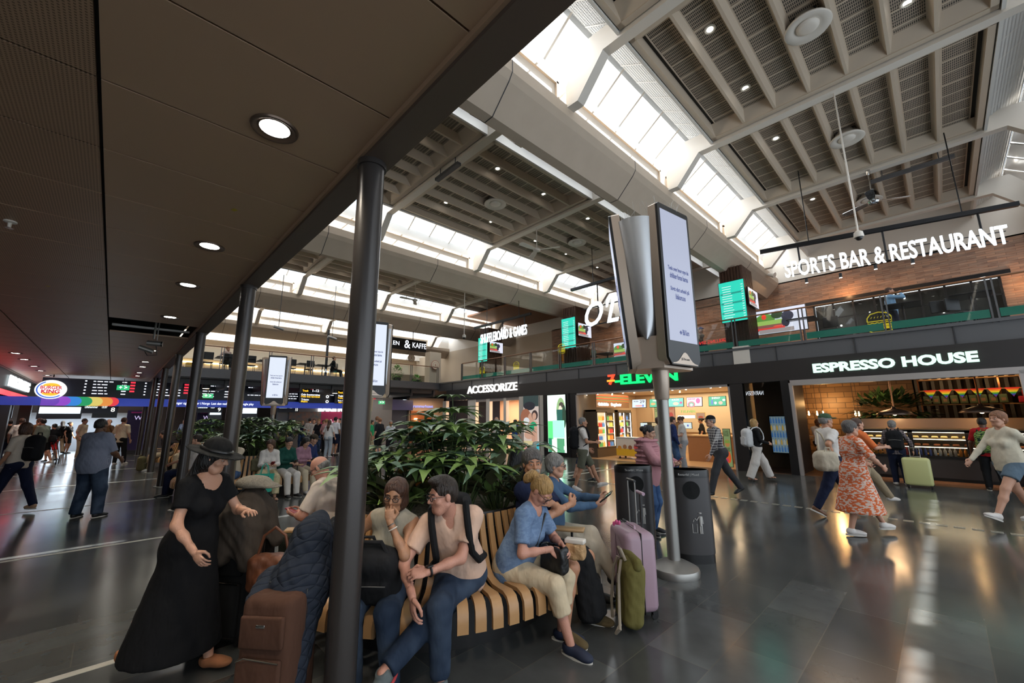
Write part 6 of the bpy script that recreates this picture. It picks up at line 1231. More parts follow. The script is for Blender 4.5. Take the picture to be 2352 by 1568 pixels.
p_ = RC[0]+Vector((-.35, .35, .79)); o = thing('umbrella_plant', p_, 'single tall umbrella stem rising above the nearest planter', 'plant'); g = MB(); MB().tube([(0, 0, 0), (.03, .02, .6), (.02, .0, 1.16)], [.013, .01, .006], M_stem, 6).build('stem', o)
for k in range(9): d = Vector((cos(k*.7), sin(k*.7), .4)); leaf(g, Vector((.02, 0, 1.16)), d, .27, .035, M_leaf, 1.0)
g.build('foliage', o, 'all')
# ================= display columns (advertising screens) =================
M_case = mat('champagne_metal', (.56, .45, .36), .38, .5); M_shell = mat('silver_shell', (.50, .51, .53), .33, .75)
def kiosk(c, lb, rot, tier):
    o = thing('display_column', c, lb, 'advertising display', 'three sided advertising columns', rot)
    MB().lathe((0, 0, 0), [(.255, 0), (.26, .05), (.25, .075), (.14, .13), (.075, .15)], M_alu, 40).build('foot', o, True)
    MB().lathe((0, 0, 0), [(.068, .12), (.068, 1.9), (.09, 2.26)], M_alu, 28).lathe((0, 0, 0), [(.069, 1.9), (.082, 1.92), (.105, 2.3)], M_case, 28).build('pole', o, True)
    W_, z0, z1, D_ = .64, 2.26, 4.22, .36
    cs_ = [(R0_*cos(R_(v))-s_*W_/2*sin(R_(v)), R0_*sin(R_(v))+s_*W_/2*cos(R_(v))) for v, R0_ in ((-140, .31), (0, .28), (112, .34)) for s_ in (-1, 1)]; MB().prism([(x*.90, y*.90) for x, y in cs_], z0-.01, 2.62, M_case, 'z').build('casing', o, True) if True else MB().prism([(D_*cos(a)*1.02-.0, D_*sin(a)*1.02) for a in [R_(v) for v in (-72, -60, -48, 48, 60, 72, 168, 180, 192)]], z0, z0+.07, M_case, 'z').prism([(D_*.98*cos(a), D_*.98*sin(a)) for a in [R_(v) for v in (-66, -54, 54, 66, 174, 186)]], z0+.07, 2.56, M_case, 'z').build('casing', o, True)
    for k in range(3):
        a = R_((0, 112, -140)[k]); f = bpy.data.objects.new('screen_unit' if k != 1 else 'screen_unit', None); C.objects.link(f); f.parent = o; f.rotation_euler = (0, 0, a)
        R0 = (.24, .30, .26)[k]; g = MB(); tl = R_(4.5) if k == 2 else 0; f.rotation_euler = (0, tl, a); f.location = (-2.26*sin(tl)*cos(a), -2.26*sin(tl)*sin(a), 2.26*(1-cos(tl)))
        g.prism([(-W_/2+.06, z0+.02), (W_/2-.06, z0+.02), (W_/2, z0+.10), (W_/2, z1-.02), (W_/2-.02, z1), (-W_/2+.02, z1), (-W_/2, z1-.02), (-W_/2, z0+.10)], R0-.0, R0+.10, M_black, 'x')
        g.v = [(v[0], v[1], v[2]) for v in g.v]
        q = MB(); q.v = list(g.v); q.f = list(g.f); q.m = list(g.m); q.mats = [M_case]
        q.v = [(v[0]-.03, v[1]*1.02, v[2]) for v in q.v]; q.build('rear_case', f, True); g.build('bezel', f, True)
        if True:
            g = MB().quad((R0+.103, -W_/2+.04, z0+.29), (R0+.103, W_/2-.04, z0+.29), (R0+.103, W_/2-.04, z1-.07), (R0+.103, -W_/2+.04, z1-.07), emat('ad_screen_%d' % (tier > 0), (.66, .72, .95) if tier == 0 else (.80, .87, 1), .62 if tier == 0 else .95)); g.build('display', f)
            tb = emat('ad_text', (.05, .09, .42), .5)
            for i, (bd, z, s_) in enumerate((('Tenk over hvor mye du', 3.42, .42), ('drikker foran barna', 3.33, .37), ('Støtt vårt arbeid på', 3.17, .38), ('blakors.no', 3.08, .2), ('Blå Kors', 2.66, .13))):
                t = text(bd, 'lettering', .06, tb, (R0+.108, .0 if i < 4 else .045, z), FX, f, .0005, off=.0015); fit(t, s_, .066)
            MB().bb((R0+.105, -.075, 2.65), (R0+.109, -.035, 2.665), tb).bb((R0+.105, -.062, 2.637), (R0+.109, -.048, 2.678), tb).build('blue_cross', f)
            pts = [(-W_/2+.07, z0+.03), (W_/2-.07, z0+.03)]+[(W_/2-.07-i*(W_-.14)/14, z0+.04+.13*math.exp(-((i-7)/3.2)**2)) for i in range(15)]
            g = MB(); g.add([(R0+.104, u_, v_) for u_, v_ in pts], [tuple(range(len(pts)))], M_case); g.build('name_plate', f)
            t = text('JCDecaux', 'lettering', .035, M_black, (R0+.106, 0, z0+.09), FX, f, .0005); fit(t, .17, .036)
    # curved silver shells between two screens
    for k in range(3):
        P_, Q_ = [Vector(cs_[i]) for i in ((3, 4), (5, 0), (1, 2))[k]]; ch = Q_-P_; nn = Vector((ch.y, -ch.x)).normalized(); Vs = []; n, m_ = 26, 14
        for i in range(n+1):
            t = (i/n)**2; z = 2.58+(4.08-2.58)*t; hw = .02+.44*sqrt(max(0, 1-(1-min(t, .3)/.3)**2))
            ow = (.13*t+.02)*(1 if k > 0 else 0); e_ = Vector((cos(R_(-140)), sin(R_(-140))))*ow; P2 = P_+(e_ if k == 2 else e_*0); ch = Q_+(e_ if k == 1 else e_*0)-P2
            for j in range(m_+1): b_ = (j/m_-.5)*2; q = P2+ch*(.5+b_*hw)+nn*(-.05+.11*(1-b_*b_)-.07*(1-t)); Vs.append((q.x, q.y, z))
        g = MB().add(Vs, [(i*(m_+1)+j, i*(m_+1)+j+1, (i+1)*(m_+1)+j+1, (i+1)*(m_+1)+j) for i in range(n) for j in range(m_)], M_shell); g.build('side_shell', o, 'all')
    g = MB(); rr = random.Random(2)
    for i in range(60 if tier < 2 else 24):
        a = rr.random()*2*pi; r_ = .33; p = Vector((r_*cos(a), r_*sin(a), 4.16)); g.tube([p, p+Vector((rr.gauss(0, .05), rr.gauss(0, .05), .12+rr.random()*.06))], .0012, M_alu, 3)
    g.build('bird_spikes', o)['kind'] = 'stuff'
    return o
kiosk((-2.3, 4.7, 0), 'tall advertising column on a steel pole beside the two litter bins', R_(-8), 0)
kiosk((-10.3, 4.75, 0), 'advertising column half hidden by the nearest dark column', R_(-14), 1); kiosk((-18.4, 4.55, 0), 'smallest advertising column, above the second planter', R_(-16), 1)
# ================= litter bins =================
M_bin = mat('bin_grey', (.065, .06, .06), .38, .3)
def bin_(loc, lb, txt, rot):
    o = thing('litter_bin', loc, lb, 'bin', None, rot); sx, sy = .25, .15
    g = MB().lathe((0, 0, 0), [(1, .10), (1, .98)], M_bin, 40, sx, sy); g.build('body', o, True)
    MB().lathe((0, 0, 0), [(.97, .0), (.97, .1)], M_black, 40, sx, sy).build('plinth', o, True); MB().lathe((0, 0, 0), [(1.01, .97), (1.01, 1.045), (.98, 1.06), (.0001, 1.06)], M_black, 40, sx, sy).build('lid', o, True)
    MB().lathe((0, 0, 0), [(.0001, 1.062), (.93, 1.062)], mat('bin_top', (.2, .15, .12), .18, .6), 40, sx, sy).build('lid_top', o)
    def surf(x, z): return (x, -sy*sqrt(max(0, 1-(x/sx)**2))-.005, z)
    g = MB(); g.add([surf(.10*cos(a), .83+.105*sin(a)) for a in [i*pi/14 for i in range(28)]]+[surf(0, .83)], [(i, (i+1) % 28, 28) for i in range(28)], M_void); g.build('opening', o)
    g = MB(); wm = mat('bin_symbol', (.55, .53, .5), .5); q = lambda x, z: Vector(surf(x, z))+Vector((0, -.002, 0))
    g.tube([q(.075, .565), q(.075, .575)], .018, wm, 10); g.tube([q(.075, .535), q(.075, .43)], .017, wm, 8); g.tube([q(.066, .44), q(.066, .34)], .008, wm, 6); g.tube([q(.085, .44), q(.085, .34)], .008, wm, 6); g.tube([q(.06, .53), q(.03, .49), q(.01, .51)], .006, wm, 6); g.tube([q(.095, .53), q(.10, .45)], .006, wm, 6)
    g.tube([q(-.02, .45), q(-.02, .35), q(.03, .35), q(.03, .45)], .004, wm, 5); g.tube([q(-.01, .47), q(.0, .50)], .004, wm, 5); g.build('symbol', o)
    t = text(txt, 'lettering', .035, wm, (-.02, -sy-.004, 1.01), 0, o, .0005); fit(t, .24, .035)
    return o
M_void = mat('bin_void', (.004, .004, .004), .9)
bin_((-3.05, 5.22, 0), 'dark grey oval litter bin marked waste beside the lilac suitcase', 'Te avfall | Waste', R_(42)); bin_((-2.33, 5.28, 0), 'dark grey oval litter bin behind the steel display pole', 'Restavfall | Mixed', R_(36))
# ================= people =================
den = cloth('denim_dark', (.018, .03, .055), 'denim', (.06, .085, .13)); denb = cloth('denim_blue', (.035, .075, .17), 'denim', (.09, .16, .3)); blk = cloth('black_cloth', (.010, .010, .011)); chk = cloth('charcoal_cloth', (.035, .035, .037))
wht_ = cloth('white_cloth', (.62, .58, .54)); crm = cloth('cream_cloth', (.62, .50, .34)); nav = cloth('navy_cloth', (.012, .016, .04)); kha = cloth('khaki_cloth', (.36, .28, .18)); olv = cloth('olive_cloth', (.10, .10, .05))
sW = mat('white_shoe', (.65, .60, .56), .5); sB = mat('black_shoe', (.012, .012, .013), .5); sN = mat('navy_shoe', (.014, .02, .045), .7); sBr = mat('brown_shoe', (.16, .07, .03), .5); sole = mat('sole_white', (.62, .58, .52), .6)
def ring(ri, a, r=1.17): c = RC[ri]; return (c.x+r*cos(R_(a)), c.y+r*sin(R_(a)))
def wr(inf, p, name, m, r=.03, part=None):      # bracelet at wrist k
    pass
# --- seated on the nearest ring ---
A1 = person('seated woman with brown bob, glasses and sleeveless grey top, chin resting on her hand', ring(0, -53, 1.22), R_(-46), H=1.66, tier=0, sit=True, fem=True, lean=.24, side=-.14, pz=.53, hy=-.02, hp=-.22, hr=.12, sk='olive', hair=('bob', 'brown'), glasses='x',
    top=(cloth('taupe_top', (.40, .36, .28)), 0, .05, {'off': .011}), bot=(den, 2), shoe=(sB, 'shoe', sole), RH=(.13, .34, .77), LH=(-.10, .31, 1.0), ep={1: (1, -.6, -.3), -1: (-.5, .2, -1)}, curl={1: .15, -1: 1.25}, hn={1: (0, -.35, -1), -1: (.2, -.9, .2)}, hdir={1: (-.02, .55, -.75), -1: (.15, -.15, 1.)}, RF=(.07, .38, .075), LF=(-.18, .40, .075))
A2 = person('seated man in pale pink henley shirt with crossed legs, turned to the woman beside him', ring(0, -27, 1.22), R_(-40), H=1.76, tier=0, sit=True, lean=.42, side=.15, hy=-1.05, hp=-.12, sk='pink', hair=('quiff', 'dark'), glasses='x',
    top=(cloth('pink_henley', (.66, .44, .33)), .62, .09, {'v': .10, 'off': .014}), bot=(den, 2, {'cuff': .05}), shoe=(mat('grey_trainer', (.12, .14, .14), .7), 'shoe', mat('coral_sole', (.55, .06, .06), .5)), LH=(.20, .46, .72), RH=(.28, .52, .60), ep={-1: (-.7, -.2, -1), 1: (1, -.5, -.1)}, curl={1: .55, -1: 1.2}, hn={1: (-.5, .2, -1), -1: (.1, -.5, -.7)}, hdir={-1: (1, .35, .05), 1: (-.15, .35, -.9)},
    LF=(.47, .66, .20), kp={-1: (.3, 1, .75)}, RF=(.10, .44, .075), toe={-1: (.55, .75, -.45)}, pz=.54)
A3 = person('blonde woman in faded blue T-shirt and cream cropped trousers looking down into her bag', ring(0, -3, 1.16), R_(16), H=1.66, tier=0, sit=True, fem=True, bulk=1.08, pz=.51, lean=.36, hy=-.05, hp=-.85, sk='pink', hair=('pony', 'blonde'), glasses='x',
    top=(cloth('blue_tee', (.14, .21, .34), 'print', (.17, .25, .39)), .72, .10, {'nr': .085}), bot=(crm, 1.45), shoe=(sN, 'low', sole), RH=(.06, .36, .70), LH=(-.04, .40, .72), ep={1: (1, -.5, -.6), -1: (-1, -.4, -.6)}, curl=.8, hn={1: (-.6, 0, -.8), -1: (.6, 0, -.8)}, hdir={1: (-.3, .7, -.6), -1: (.1, .8, -.5)}, RF=(.06, .50, .075), LF=(-.10, .36, .075))
A4 = person('grey haired bearded man in navy polo with folded arms, looking toward the camera', ring(0, 14, 1.10), R_(12), H=1.86, tier=0, sit=True, lean=-.04, side=-.05, pz=.545, hy=-.78, hp=-.05, sk='tan', hair=('crop', 'greyd'), beard='white',
    top=(cloth('navy_polo', (.012, .018, .05)), .75, .09), bot=(cloth('black_shorts', (.014, .014, .016)), .82), shoe=(cloth('olive_shoe', (.12, .085, .04)), 'shoe', sole), RH=(-.14, .30, .93), LH=(.14, .27, .99), ep={1: (1, .1, -.8), -1: (-1, .1, -.8)}, curl=.6, hn={1: (-.2, -1, 0), -1: (.2, -1, 0)}, hdir={1: (-1, .1, .25), -1: (1, .0, .3)}, RF=(.20, .40, .075), LF=(-.18, .44, .075))
A5 = person('grey haired woman in denim shirt and beige trousers reading a black tablet', ring(0, 43, 1.14), R_(28), H=1.68, tier=0, sit=True, fem=True, lean=.06, hy=0., hp=-.08, sk='fair', hair=('crop', 'grey'), glasses='x',
    top=(cloth('chambray', (.06, .11, .19)), 2, .09), bot=(cloth('beige_trousers', (.50, .43, .33)), 2), shoe=(sB, 'shoe'), RH=(.10, .46, .86), LH=(-.08, .48, .90), curl=.5, hn={1: (-.6, 0, .6), -1: (.6, 0, .6)}, LF=(.1, .62, .24), kp={-1: (.2, 1, .7)}, RF=(.06, .44, .075), ep={1: (1, -.4, -.8), -1: (-1, -.4, -.8)})
A6 = person('bald older man in white short sleeved shirt and glasses bent over a red phone', ring(0, -137, 1.14), R_(-134), H=1.70, tier=0, sit=True, bulk=1.22, lean=.26, hy=.1, hp=-.55, sk='pink', hair=('bald', 'grey'), glasses='x',
    top=(cloth('white_shirt', (.68, .58, .50)), .8, .09, {'v': .06}), bot=(cloth('dark_green_trousers', (.020, .024, .018)), 2), shoe=(sB, 'shoe'), RH=(.07, .38, .72), LH=(-.07, .38, .72), ep={1: (1, -.3, -.6), -1: (-1, -.3, -.6)}, curl=.7, hn={1: (-.5, 0, .8), -1: (.5, 0, .8)}, hdir={1: (-.4, .8, .1), -1: (.4, .8, .0)})
A7 = person('person with long black hair seen from behind, seated on the shop side of the planter', ring(0, 93, 1.16), R_(93), H=1.66, tier=1, sit=True, fem=True, sk='asian', hair=('long', 'black'), top=(blk, 2, .05), bot=(den, 2), shoe=(sB, 'shoe'))
A8 = person('person with long blonde hair seen from behind, seated past the dark column', ring(0, 172, 1.16), R_(172), H=1.64, tier=1, sit=True, fem=True, sk='fair', hair=('long', 'blonde'), top=(cloth('pale_pink', (.6, .42, .36)), 1., .05), bot=(wht_, 2), shoe=(sW, 'shoe'))
# --- walking woman in hat ---
H1 = person('woman in long black dress and black brimmed hat walking past the bench', (-3.90, .52), R_(34), H=1.56, tier=0, fem=True, bulk=1.08, lean=.14, hy=.35, hp=-.3, sk='fair', hair=('long', 'black'), hat=('brim', cloth('black_felt', (.010, .010, .010))),
    top=(cloth('black_dress', (.007, .007, .008)), .55, .74, {'flare': .31, 'nr': .115, 'fy': -.05}), RH=(.20, .26, .84), LH=(-.10, .36, 1.04), ep={1: (.6, -.8, -.3), -1: (-.6, -.5, -.6)}, curl={1: .5, -1: .35}, hn={-1: (0, .0, -1), 1: (-1, 0, 0)}, RF=(.09, -.36, .10), LF=(-.09, .17, .075), toe={1: (.1, 1, -.15), -1: (-.1, 1, .1)}, shoe=(cloth('tan_flat', (.32, .13, .06)), 'low'))
hd_ = cloth('black_dress', (.007, .007, .008))
# --- walkers in the hall ---
B1 = person('woman in pink quilted hooded jacket looking at her phone beside the litter bins', (-3.25, 6.0), R_(8), H=1.60, tier=0, fem=True, bulk=1.18, lean=.05, hp=-.30, hy=.0, sk='asian', hair=('bun', 'black'), top=(cloth('pink_puffer', (.46, .22, .24)), 2, .12, {'off': .035, 'neck': .05}), bot=(denb, 2), shoe=(sB, 'shoe', sole), RH=(.08, .38, 1.03), LH=(-.06, .40, 1.03), ep={1: (1, -.5, -.8), -1: (-1, -.5, -.8)}, curl=.8, hn={1: (-.5, 0, .8), -1: (.5, 0, .8)})
sdf_obj('hood', [(el_(B1['tp'](0, -.08, .54), V3(.16, .10, .07)), 0, '+'), (el_(B1['tp'](0, .05, .60), V3(.10, .12, .09)), .02, '-')], .01, cloth('pink_puffer', (.46, .22, .24)), B1['o'])
g = MB()
for k in range(6): z = .98+k*.075; g.tube([(.205*1.05*cos(a), .155*sin(a), z) for a in [i*pi/12 for i in range(25)]], .018, MATS['pink_puffer'], 8, False)
g.build('quilting', B1['o'], 'all')
B2 = person('man in checked shirt, grey trousers and black cap walking toward the litter bins', (-3.55, 9.76), R_(226), H=1.76, tier=1, lean=.16, sk='fair', hair=('short', 'grey'), hat=('cap', blk), glasses='x', top=(cloth('check_shirt', (.04, .035, .045), 'check', (.5, .48, .46)), 2, .0), bot=(cloth('grey_trousers', (.055, .055, .06)), 2), shoe=(sB, 'shoe'), LH=(-.24, .32, .86), RH=(.25, -.18, .9), RF=(.08, -.46, .13), LF=(-.08, .30, .08), toe={1: (.05, 1, -.5)})
B3 = person('grey haired man in white T-shirt and olive shorts walking to the shops', (-6.2, 8.35), R_(40), H=1.73, tier=1, sk='tan', hair=('short', 'grey'), top=(wht_, .7, .10), bot=(cloth('olive_shorts', (.12, .12, .085)), .88), shoe=(sW, 'shoe', sole), RH=(.16, .30, 1.12), LH=(-.25, .15, .95), RF=(.07, -.22, .09), LF=(-.08, .40, .09), toe={1: (0, 1, -.3), -1: (0, 1, .3)}, ep={1: (1, -.5, -1), -1: (-.5, -1, 0)})
B3b = person('child in dark striped top partly hidden behind the man in olive shorts', (-6.9, 9.3), R_(220), H=1.5, tier=1, sk='fair', hair=('short', 'brown'), top=(cloth('stripe_top', (.02, .025, .06), 'stripe', (.5, .3, .08)), .7, .10), bot=(nav, .9), shoe=(sB, 'shoe'), RF=(.07, -.25, .1), LF=(-.07, .3, .08))
B4 = person('woman in black blazer and wide white trousers walking', (-3.65, 12.7), R_(42), H=1.66, tier=1, fem=True, sk='fair', hair=('bob', 'blonde'), top=(blk, 2, .14, {'v': .16}), bot=(wht_, 1.93, {'wide': 1.55}), shoe=(sB, 'sandal'), RH=(.15, .25, 1.0), RF=(.08, -.28, .10), LF=(-.08, .34, .08))
B5 = person('man in white shirt, navy trousers and green cap walking', (-1.5, 9.25), R_(44), H=1.76, tier=1, sk='tan', bulk=1.08, hair=('short', 'grey'), hat=('cap', cloth('green_cap', (.05, .09, .05))), top=(wht_, .75, .0), bot=(nav, 2), shoe=(sBr, 'shoe', sole), RH=(.27, -.12, .98), LH=(-.25, .2, .95), RF=(.09, -.42, .13), LF=(-.09, .44, .08), toe={1: (0, 1, -.5)})
B6 = person('short haired woman in orange and white patterned dress walking in white trainers', (-1.04, 8.09), R_(42), H=1.65, tier=1, fem=True, bulk=1.12, lean=.03, sk='fair', hair=('crop', 'greyd'), glasses='x', top=(cloth('orange_dress', (.62, .13, .04), 'print', (.66, .50, .42)), .95, .56, {'flare': .30}), shoe=(sW, 'shoe', sole), RH=(.22, .24, .98), LH=(-.2, .28, 1.0), RF=(.08, -.22, .09), LF=(-.08, .38, .08), ep={1: (1, -.4, -.5), -1: (-1, -.4, -.5)})
B7 = person('person in plain orange top and beige trousers behind the patterned dress', (-1.2, 10.4), R_(40), H=1.68, tier=1, fem=True, sk='fair', hair=('short', 'brown'), top=(cloth('orange_top', (.70, .17, .05)), .9, .1), bot=(kha, 2), shoe=(sW, 'shoe'), RH=(.14, .36, 1.12), LH=(-.12, .38, 1.12), RF=(.08, -.2, .08), LF=(-.08, .5, .12))
B8 = person('curly grey haired person in dark checked shirt waiting at the cafe', (-.95, 14.35), R_(95), H=1.60, tier=1, sk='fair', hair=('crop', 'grey'), top=(cloth('plaid_dark', (.06, .045, .05), 'check', (.24, .2, .2)), 2, .08), bot=(nav, 2), shoe=(sW, 'shoe'), RH=(.30, .0, .86), LH=(-.2, .2, .9))
B9 = person('man in red T-shirt and black trousers at the cafe counter', (.60, 14.75), R_(85), H=1.66, tier=1, sk='brown', hair=('short', 'black'), top=(cloth('red_tee', (.42, .015, .02)), .8, .1), bot=(blk, 2), shoe=(sB, 'shoe', sole), RH=(.3, .05, .85), RF=(.16, -.1, .08))
B10 = person('person with reddish blond hair and cream sweater walking in from the cafe end', (.62, 10.4), R_(226), H=1.78, tier=1, fem=True, sk='fair', hair=('crop', 'ginger'), top=(cloth('cream_knit', (.6, .54, .42)), 2, .1), bot=(cloth('jean_shorts', (.12, .17, .22)), .55), shoe=(sW, 'shoe', sole), RH=(.25, .34, .96), LF=(-.08, .50, .10), RF=(.1, -.35, .12), LH=(-.22, -.2, .95), toe={-1: (0, 1, .35)})
B11 = person('person in navy and white sports top at the very edge of the view', (1.35, 10.7), R_(226), H=1.86, tier=1, sk='fair', hair=('crop', 'blonde'), top=(cloth('navy_sport', (.015, .03, .10)), .9, .1), bot=(cloth('shorts_multi', (.55, .25, .03)), .7), shoe=(sW, 'shoe', sole), RH=(.2, .3, 1.05), RF=(.09, -.3, .1), LF=(-.09, .3, .08))
def shopper(lb, px, py, y, H, hd, **k):
    p = gy(px, py, y); return person(lb, (p.x, y), hd, H=H, **k)
shopper('person in ribbed tank top and pale shorts in front of the convenience shop', 1513, 985, 12.2, 1.72, R_(60), tier=1, sk='fair', fem=True, hair=('crop', 'brown'), top=(cloth('ribbed', (.55, .48, .40)), 0, .08), bot=(wht_, .9), shoe=(sW, 'shoe'))
shopper('person in white T-shirt and grey sweatpants carrying a grey jumper at the shop entrance', 1566, 985, 13.6, 1.74, R_(215), tier=1, sk='fair', hair=('bun', 'brown'), hp=-.5, top=(wht_, .7, .1), bot=(cloth('grey_sweat', (.42, .41, .42)), 2, {'wide': 1.2}), shoe=(sW, 'shoe'), RH=(.2, .28, 1.05), LH=(-.15, .3, 1.05))
shopper('person in dark blue shirt and jeans mostly behind the steel display pole', 1545, 985, 12.9, 1.74, R_(40), tier=1, sk='fair', hair=('short', 'dark'), top=(cloth('blue_navy', (.02, .035, .12)), 2, .1), bot=(denb, 2), shoe=(sB, 'shoe'))
shopper('shop worker in black behind the sales counter', 1612, 985, 18.2, 1.68, R_(200), tier=1, sk='olive', fem=True, hair=('bun', 'black'), top=(blk, .8, .1), bot=(blk, 2), hp=-.3)
shopper('person in white shirt with grey backpack seen from behind at the accessories shop', 1140, 960, 12.6, 1.78, R_(100), tier=1, sk='fair', hair=('bald', 'white'), top=(wht_, .8, .08), bot=(nav, 2), shoe=(sB, 'shoe'))
shopper('person in blue T-shirt and grey shorts browsing the accessories shop window', 1183, 965, 14.2, 1.66, R_(80), tier=1, sk='fair', hair=('short', 'black'), top=(cloth('royal_tee', (.03, .08, .32)), .8, .1), bot=(cloth('grey_sweat', (.42, .41, .42)), .9), shoe=(sB, 'shoe'))
shopper('person in black with a black bag at the far end of the accessories shop', 1030, 985, 13.4, 1.66, R_(70), tier=1, sk='brown', hair=('short', 'black'), top=(blk, 2, .1), bot=(blk, 2), shoe=(sB, 'shoe'))
p = gy(1877, 975, 17.9); person('man in white shirt and grey waistcoat sitting at the high table in the cafe', (p.x, 17.9), R_(-60), H=1.75, tier=1, sit=True, base=.25, sk='brown', hair=('bald', 'black'), hp=-.5, top=(wht_, 2, .05), bot=(blk, 2), shoe=(sB, 'shoe'), RH=(.1, .42, .80), LH=(-.1, .42, .80))
o = thing('bar_stool', (p.x, 17.9, 0), 'dark high stool under the man in the waistcoat', 'stool'); MB().lathe((0, 0, 0), [(.18, .66), (.19, .68), (.18, .70)], M_black, 20).build('seat', o, True)
for a in range(4): MB().tube([(.1*cos(a*pi/2), .1*sin(a*pi/2), .66), (.2*cos(a*pi/2), .2*sin(a*pi/2), 0)], .014, M_blackm, 6).build('leg', o)
p = gy(2046, 700, 16.9); person('man in light blue shirt drinking from a white cup behind the burger emblem', (p.x, 16.9), R_(10), H=1.74, base=FZ, tier=1, sk='fair', hair=('short', 'brown'), top=(cloth('light_blue', (.25, .42, .62)), 2, .1), bot=(nav, 2), shoe=(sB, 'shoe'), RH=(.03, .26, 1.50), ep={1: (1, 0, -1)}, LH=(-.1, .3, 1.1))
p = gy(1598, 790, 16.4); person('man in blue cap seated upstairs behind the tall display column', (p.x, 16.4), R_(-30), H=1.75, base=FZ, tier=1, sit=True, lean=.5, sk='fair', hair=('short', 'dark'), hat=('cap', cloth('blue_cap', (.02, .03, .2))), top=(cloth('grey_shirt', (.14, .13, .12)), 2, .05), bot=(nav, 2), shoe=(sB, 'shoe')); bar_chair((p.x, 16.4, FZ), M_blackm, 'dark bar chair under the man in the blue cap', R_(-120))
p = gy(1575, 790, 16.8); person('man in turquoise shirt seated upstairs beside the blue capped man', (p.x, 16.8), R_(-40), H=1.75, base=FZ, tier=1, sit=True, lean=.3, sk='fair', hair=('short', 'dark'), top=(cloth('turq', (.12, .35, .42)), .8, .05), bot=(nav, 2), shoe=(sB, 'shoe')); bar_chair((p.x, 16.8, FZ), M_blackm, 'dark bar chair under the man in turquoise', R_(-130))
p = gx(519, 835, -23.6); bar_chair((-23.6, p.y, 3.92), M_blackm, 'dark gallery chair under the woman in pink', R_(-60)); person('woman in pink top with tied hair seated on the far gallery', (-23.6, p.y), R_(30), H=1.66, base=3.92, tier=2, sit=True, fem=True, sk='fair', hair=('bun', 'blonde'), top=(cloth('pale_pink', (.6, .42, .36)), 2, .05), bot=(blk, 2), shoe=(sB, 'far'))
p = gx(766, 838, -23.8); bar_chair((-23.8, p.y, 3.92), M_blackm, 'dark gallery chair under the person in black', R_(-30)); person('person in black with dark cap seated on the far gallery beside the display column', (-23.8, p.y), R_(60), H=1.7, base=3.92, tier=2, sit=True, sk='fair', hair=('short', 'black'), top=(blk, 2, .05), bot=(blk, 2), shoe=(sB, 'far'))
# --- second ring ---
phone_pose = dict(RH=(.08, .40, .74), LH=(-.07, .42, .74), curl=.8)
C1 = person('man in beige shirt and blue jeans holding a paper cup on the second bench', ring(1, -32, 1.17), R_(-30), H=1.78, tier=1, sit=True, hy=-.25, sk='pink', hair=('short', 'brown'), top=(cloth('beige_shirt', (.50, .42, .31)), 2, .05, {'v': .05}), bot=(denb, 2), shoe=(sBr, 'shoe'), RH=(.14, .36, .70), LH=(-.06, .40, .66), curl=.8)
C2 = person('woman in white cardigan and floral skirt with a green shopping bag on the second bench', ring(1, 2, 1.17), R_(-2), H=1.64, tier=1, sit=True, fem=True, lean=.3, hy=-.5, hp=-.5, sk='asian', hair=('bob', 'brown'), top=(wht_, 2, .05), bot=(cloth('floral_skirt', (.55, .46, .28), 'print', (.45, .4, .25)), 1.8, {'wide': 1.6, 'off': .03, 'name': 'skirt'}), shoe=(sB, 'sandal'), RF=(.30, .62, .26), **phone_pose)
C3 = person('woman in dark green shirt and white trousers looking at her phone on the second bench', ring(1, 20, 1.17), R_(12), H=1.66, tier=1, sit=True, fem=True, lean=.2, hp=-.45, hy=-.1, sk='asian', hair=('short', 'black'), top=(cloth('dark_green', (.01, .06, .045)), 2, .05), bot=(wht_, 2), shoe=(sB, 'shoe', sole), **phone_pose)
C4 = person('woman in mauve shirt with long straight black hair bent over her phone', ring(1, 42, 1.17), R_(20), H=1.66, tier=1, sit=True, fem=True, lean=.3, hp=-.55, sk='asian', hair=('long', 'black'), top=(cloth('mauve', (.32, .17, .22)), 2, .05), bot=(cloth('cream_skirt', (.5, .42, .3)), 2), shoe=(sW, 'shoe'), **phone_pose)
C5 = person('man in dark cap and blue jacket beside the woman in mauve', ring(1, 62, 1.17), R_(40), H=1.74, tier=1, sit=True, lean=.25, hp=-.3, sk='asian', hair=('short', 'black'), hat=('cap', cloth('brown_cap', (.06, .045, .03))), top=(cloth('blue_navy', (.02, .035, .12)), 2, .05), bot=(cloth('grey_trousers', (.055, .055, .06)), 2), shoe=(sW, 'shoe'), **phone_pose)
C6 = person('dark haired woman mostly hidden behind the green shirted woman', ring(1, 78, 1.17), R_(78), H=1.62, tier=1, sit=True, fem=True, sk='asian', hair=('bun', 'black'), top=(cloth('dark_green', (.01, .06, .045)), 2, .05), bot=(blk, 2), shoe=(sB, 'shoe'))
C7 = person('curly haired man in white shirt and dark jeans beside the pushchair', ring(1, -112, 1.17), R_(-118), H=1.78, tier=1, sit=True, hy=.3, sk='fair', hair=('short', 'dark'), top=(wht_, .8, .05), bot=(nav, 2), shoe=(sB, 'shoe', sole), **phone_pose)
C8 = person('small child with pink sunglasses sitting in the black pushchair', (-12.9, 1.9), R_(-45), H=1.0, tier=1, sit=True, base=.12, fem=True, sk='fair', hair=('short', 'brown'), glasses='sun', top=(cloth('pink_kid', (.5, .25, .22), 'print', (.6, .5, .45)), .8, .05), bot=(kha, 1.5), pz=.42, LF=(-.08, .3, .1), RF=(.08, .3, .1), RH=(.12, .2, .45), LH=(-.12, .2, .45))
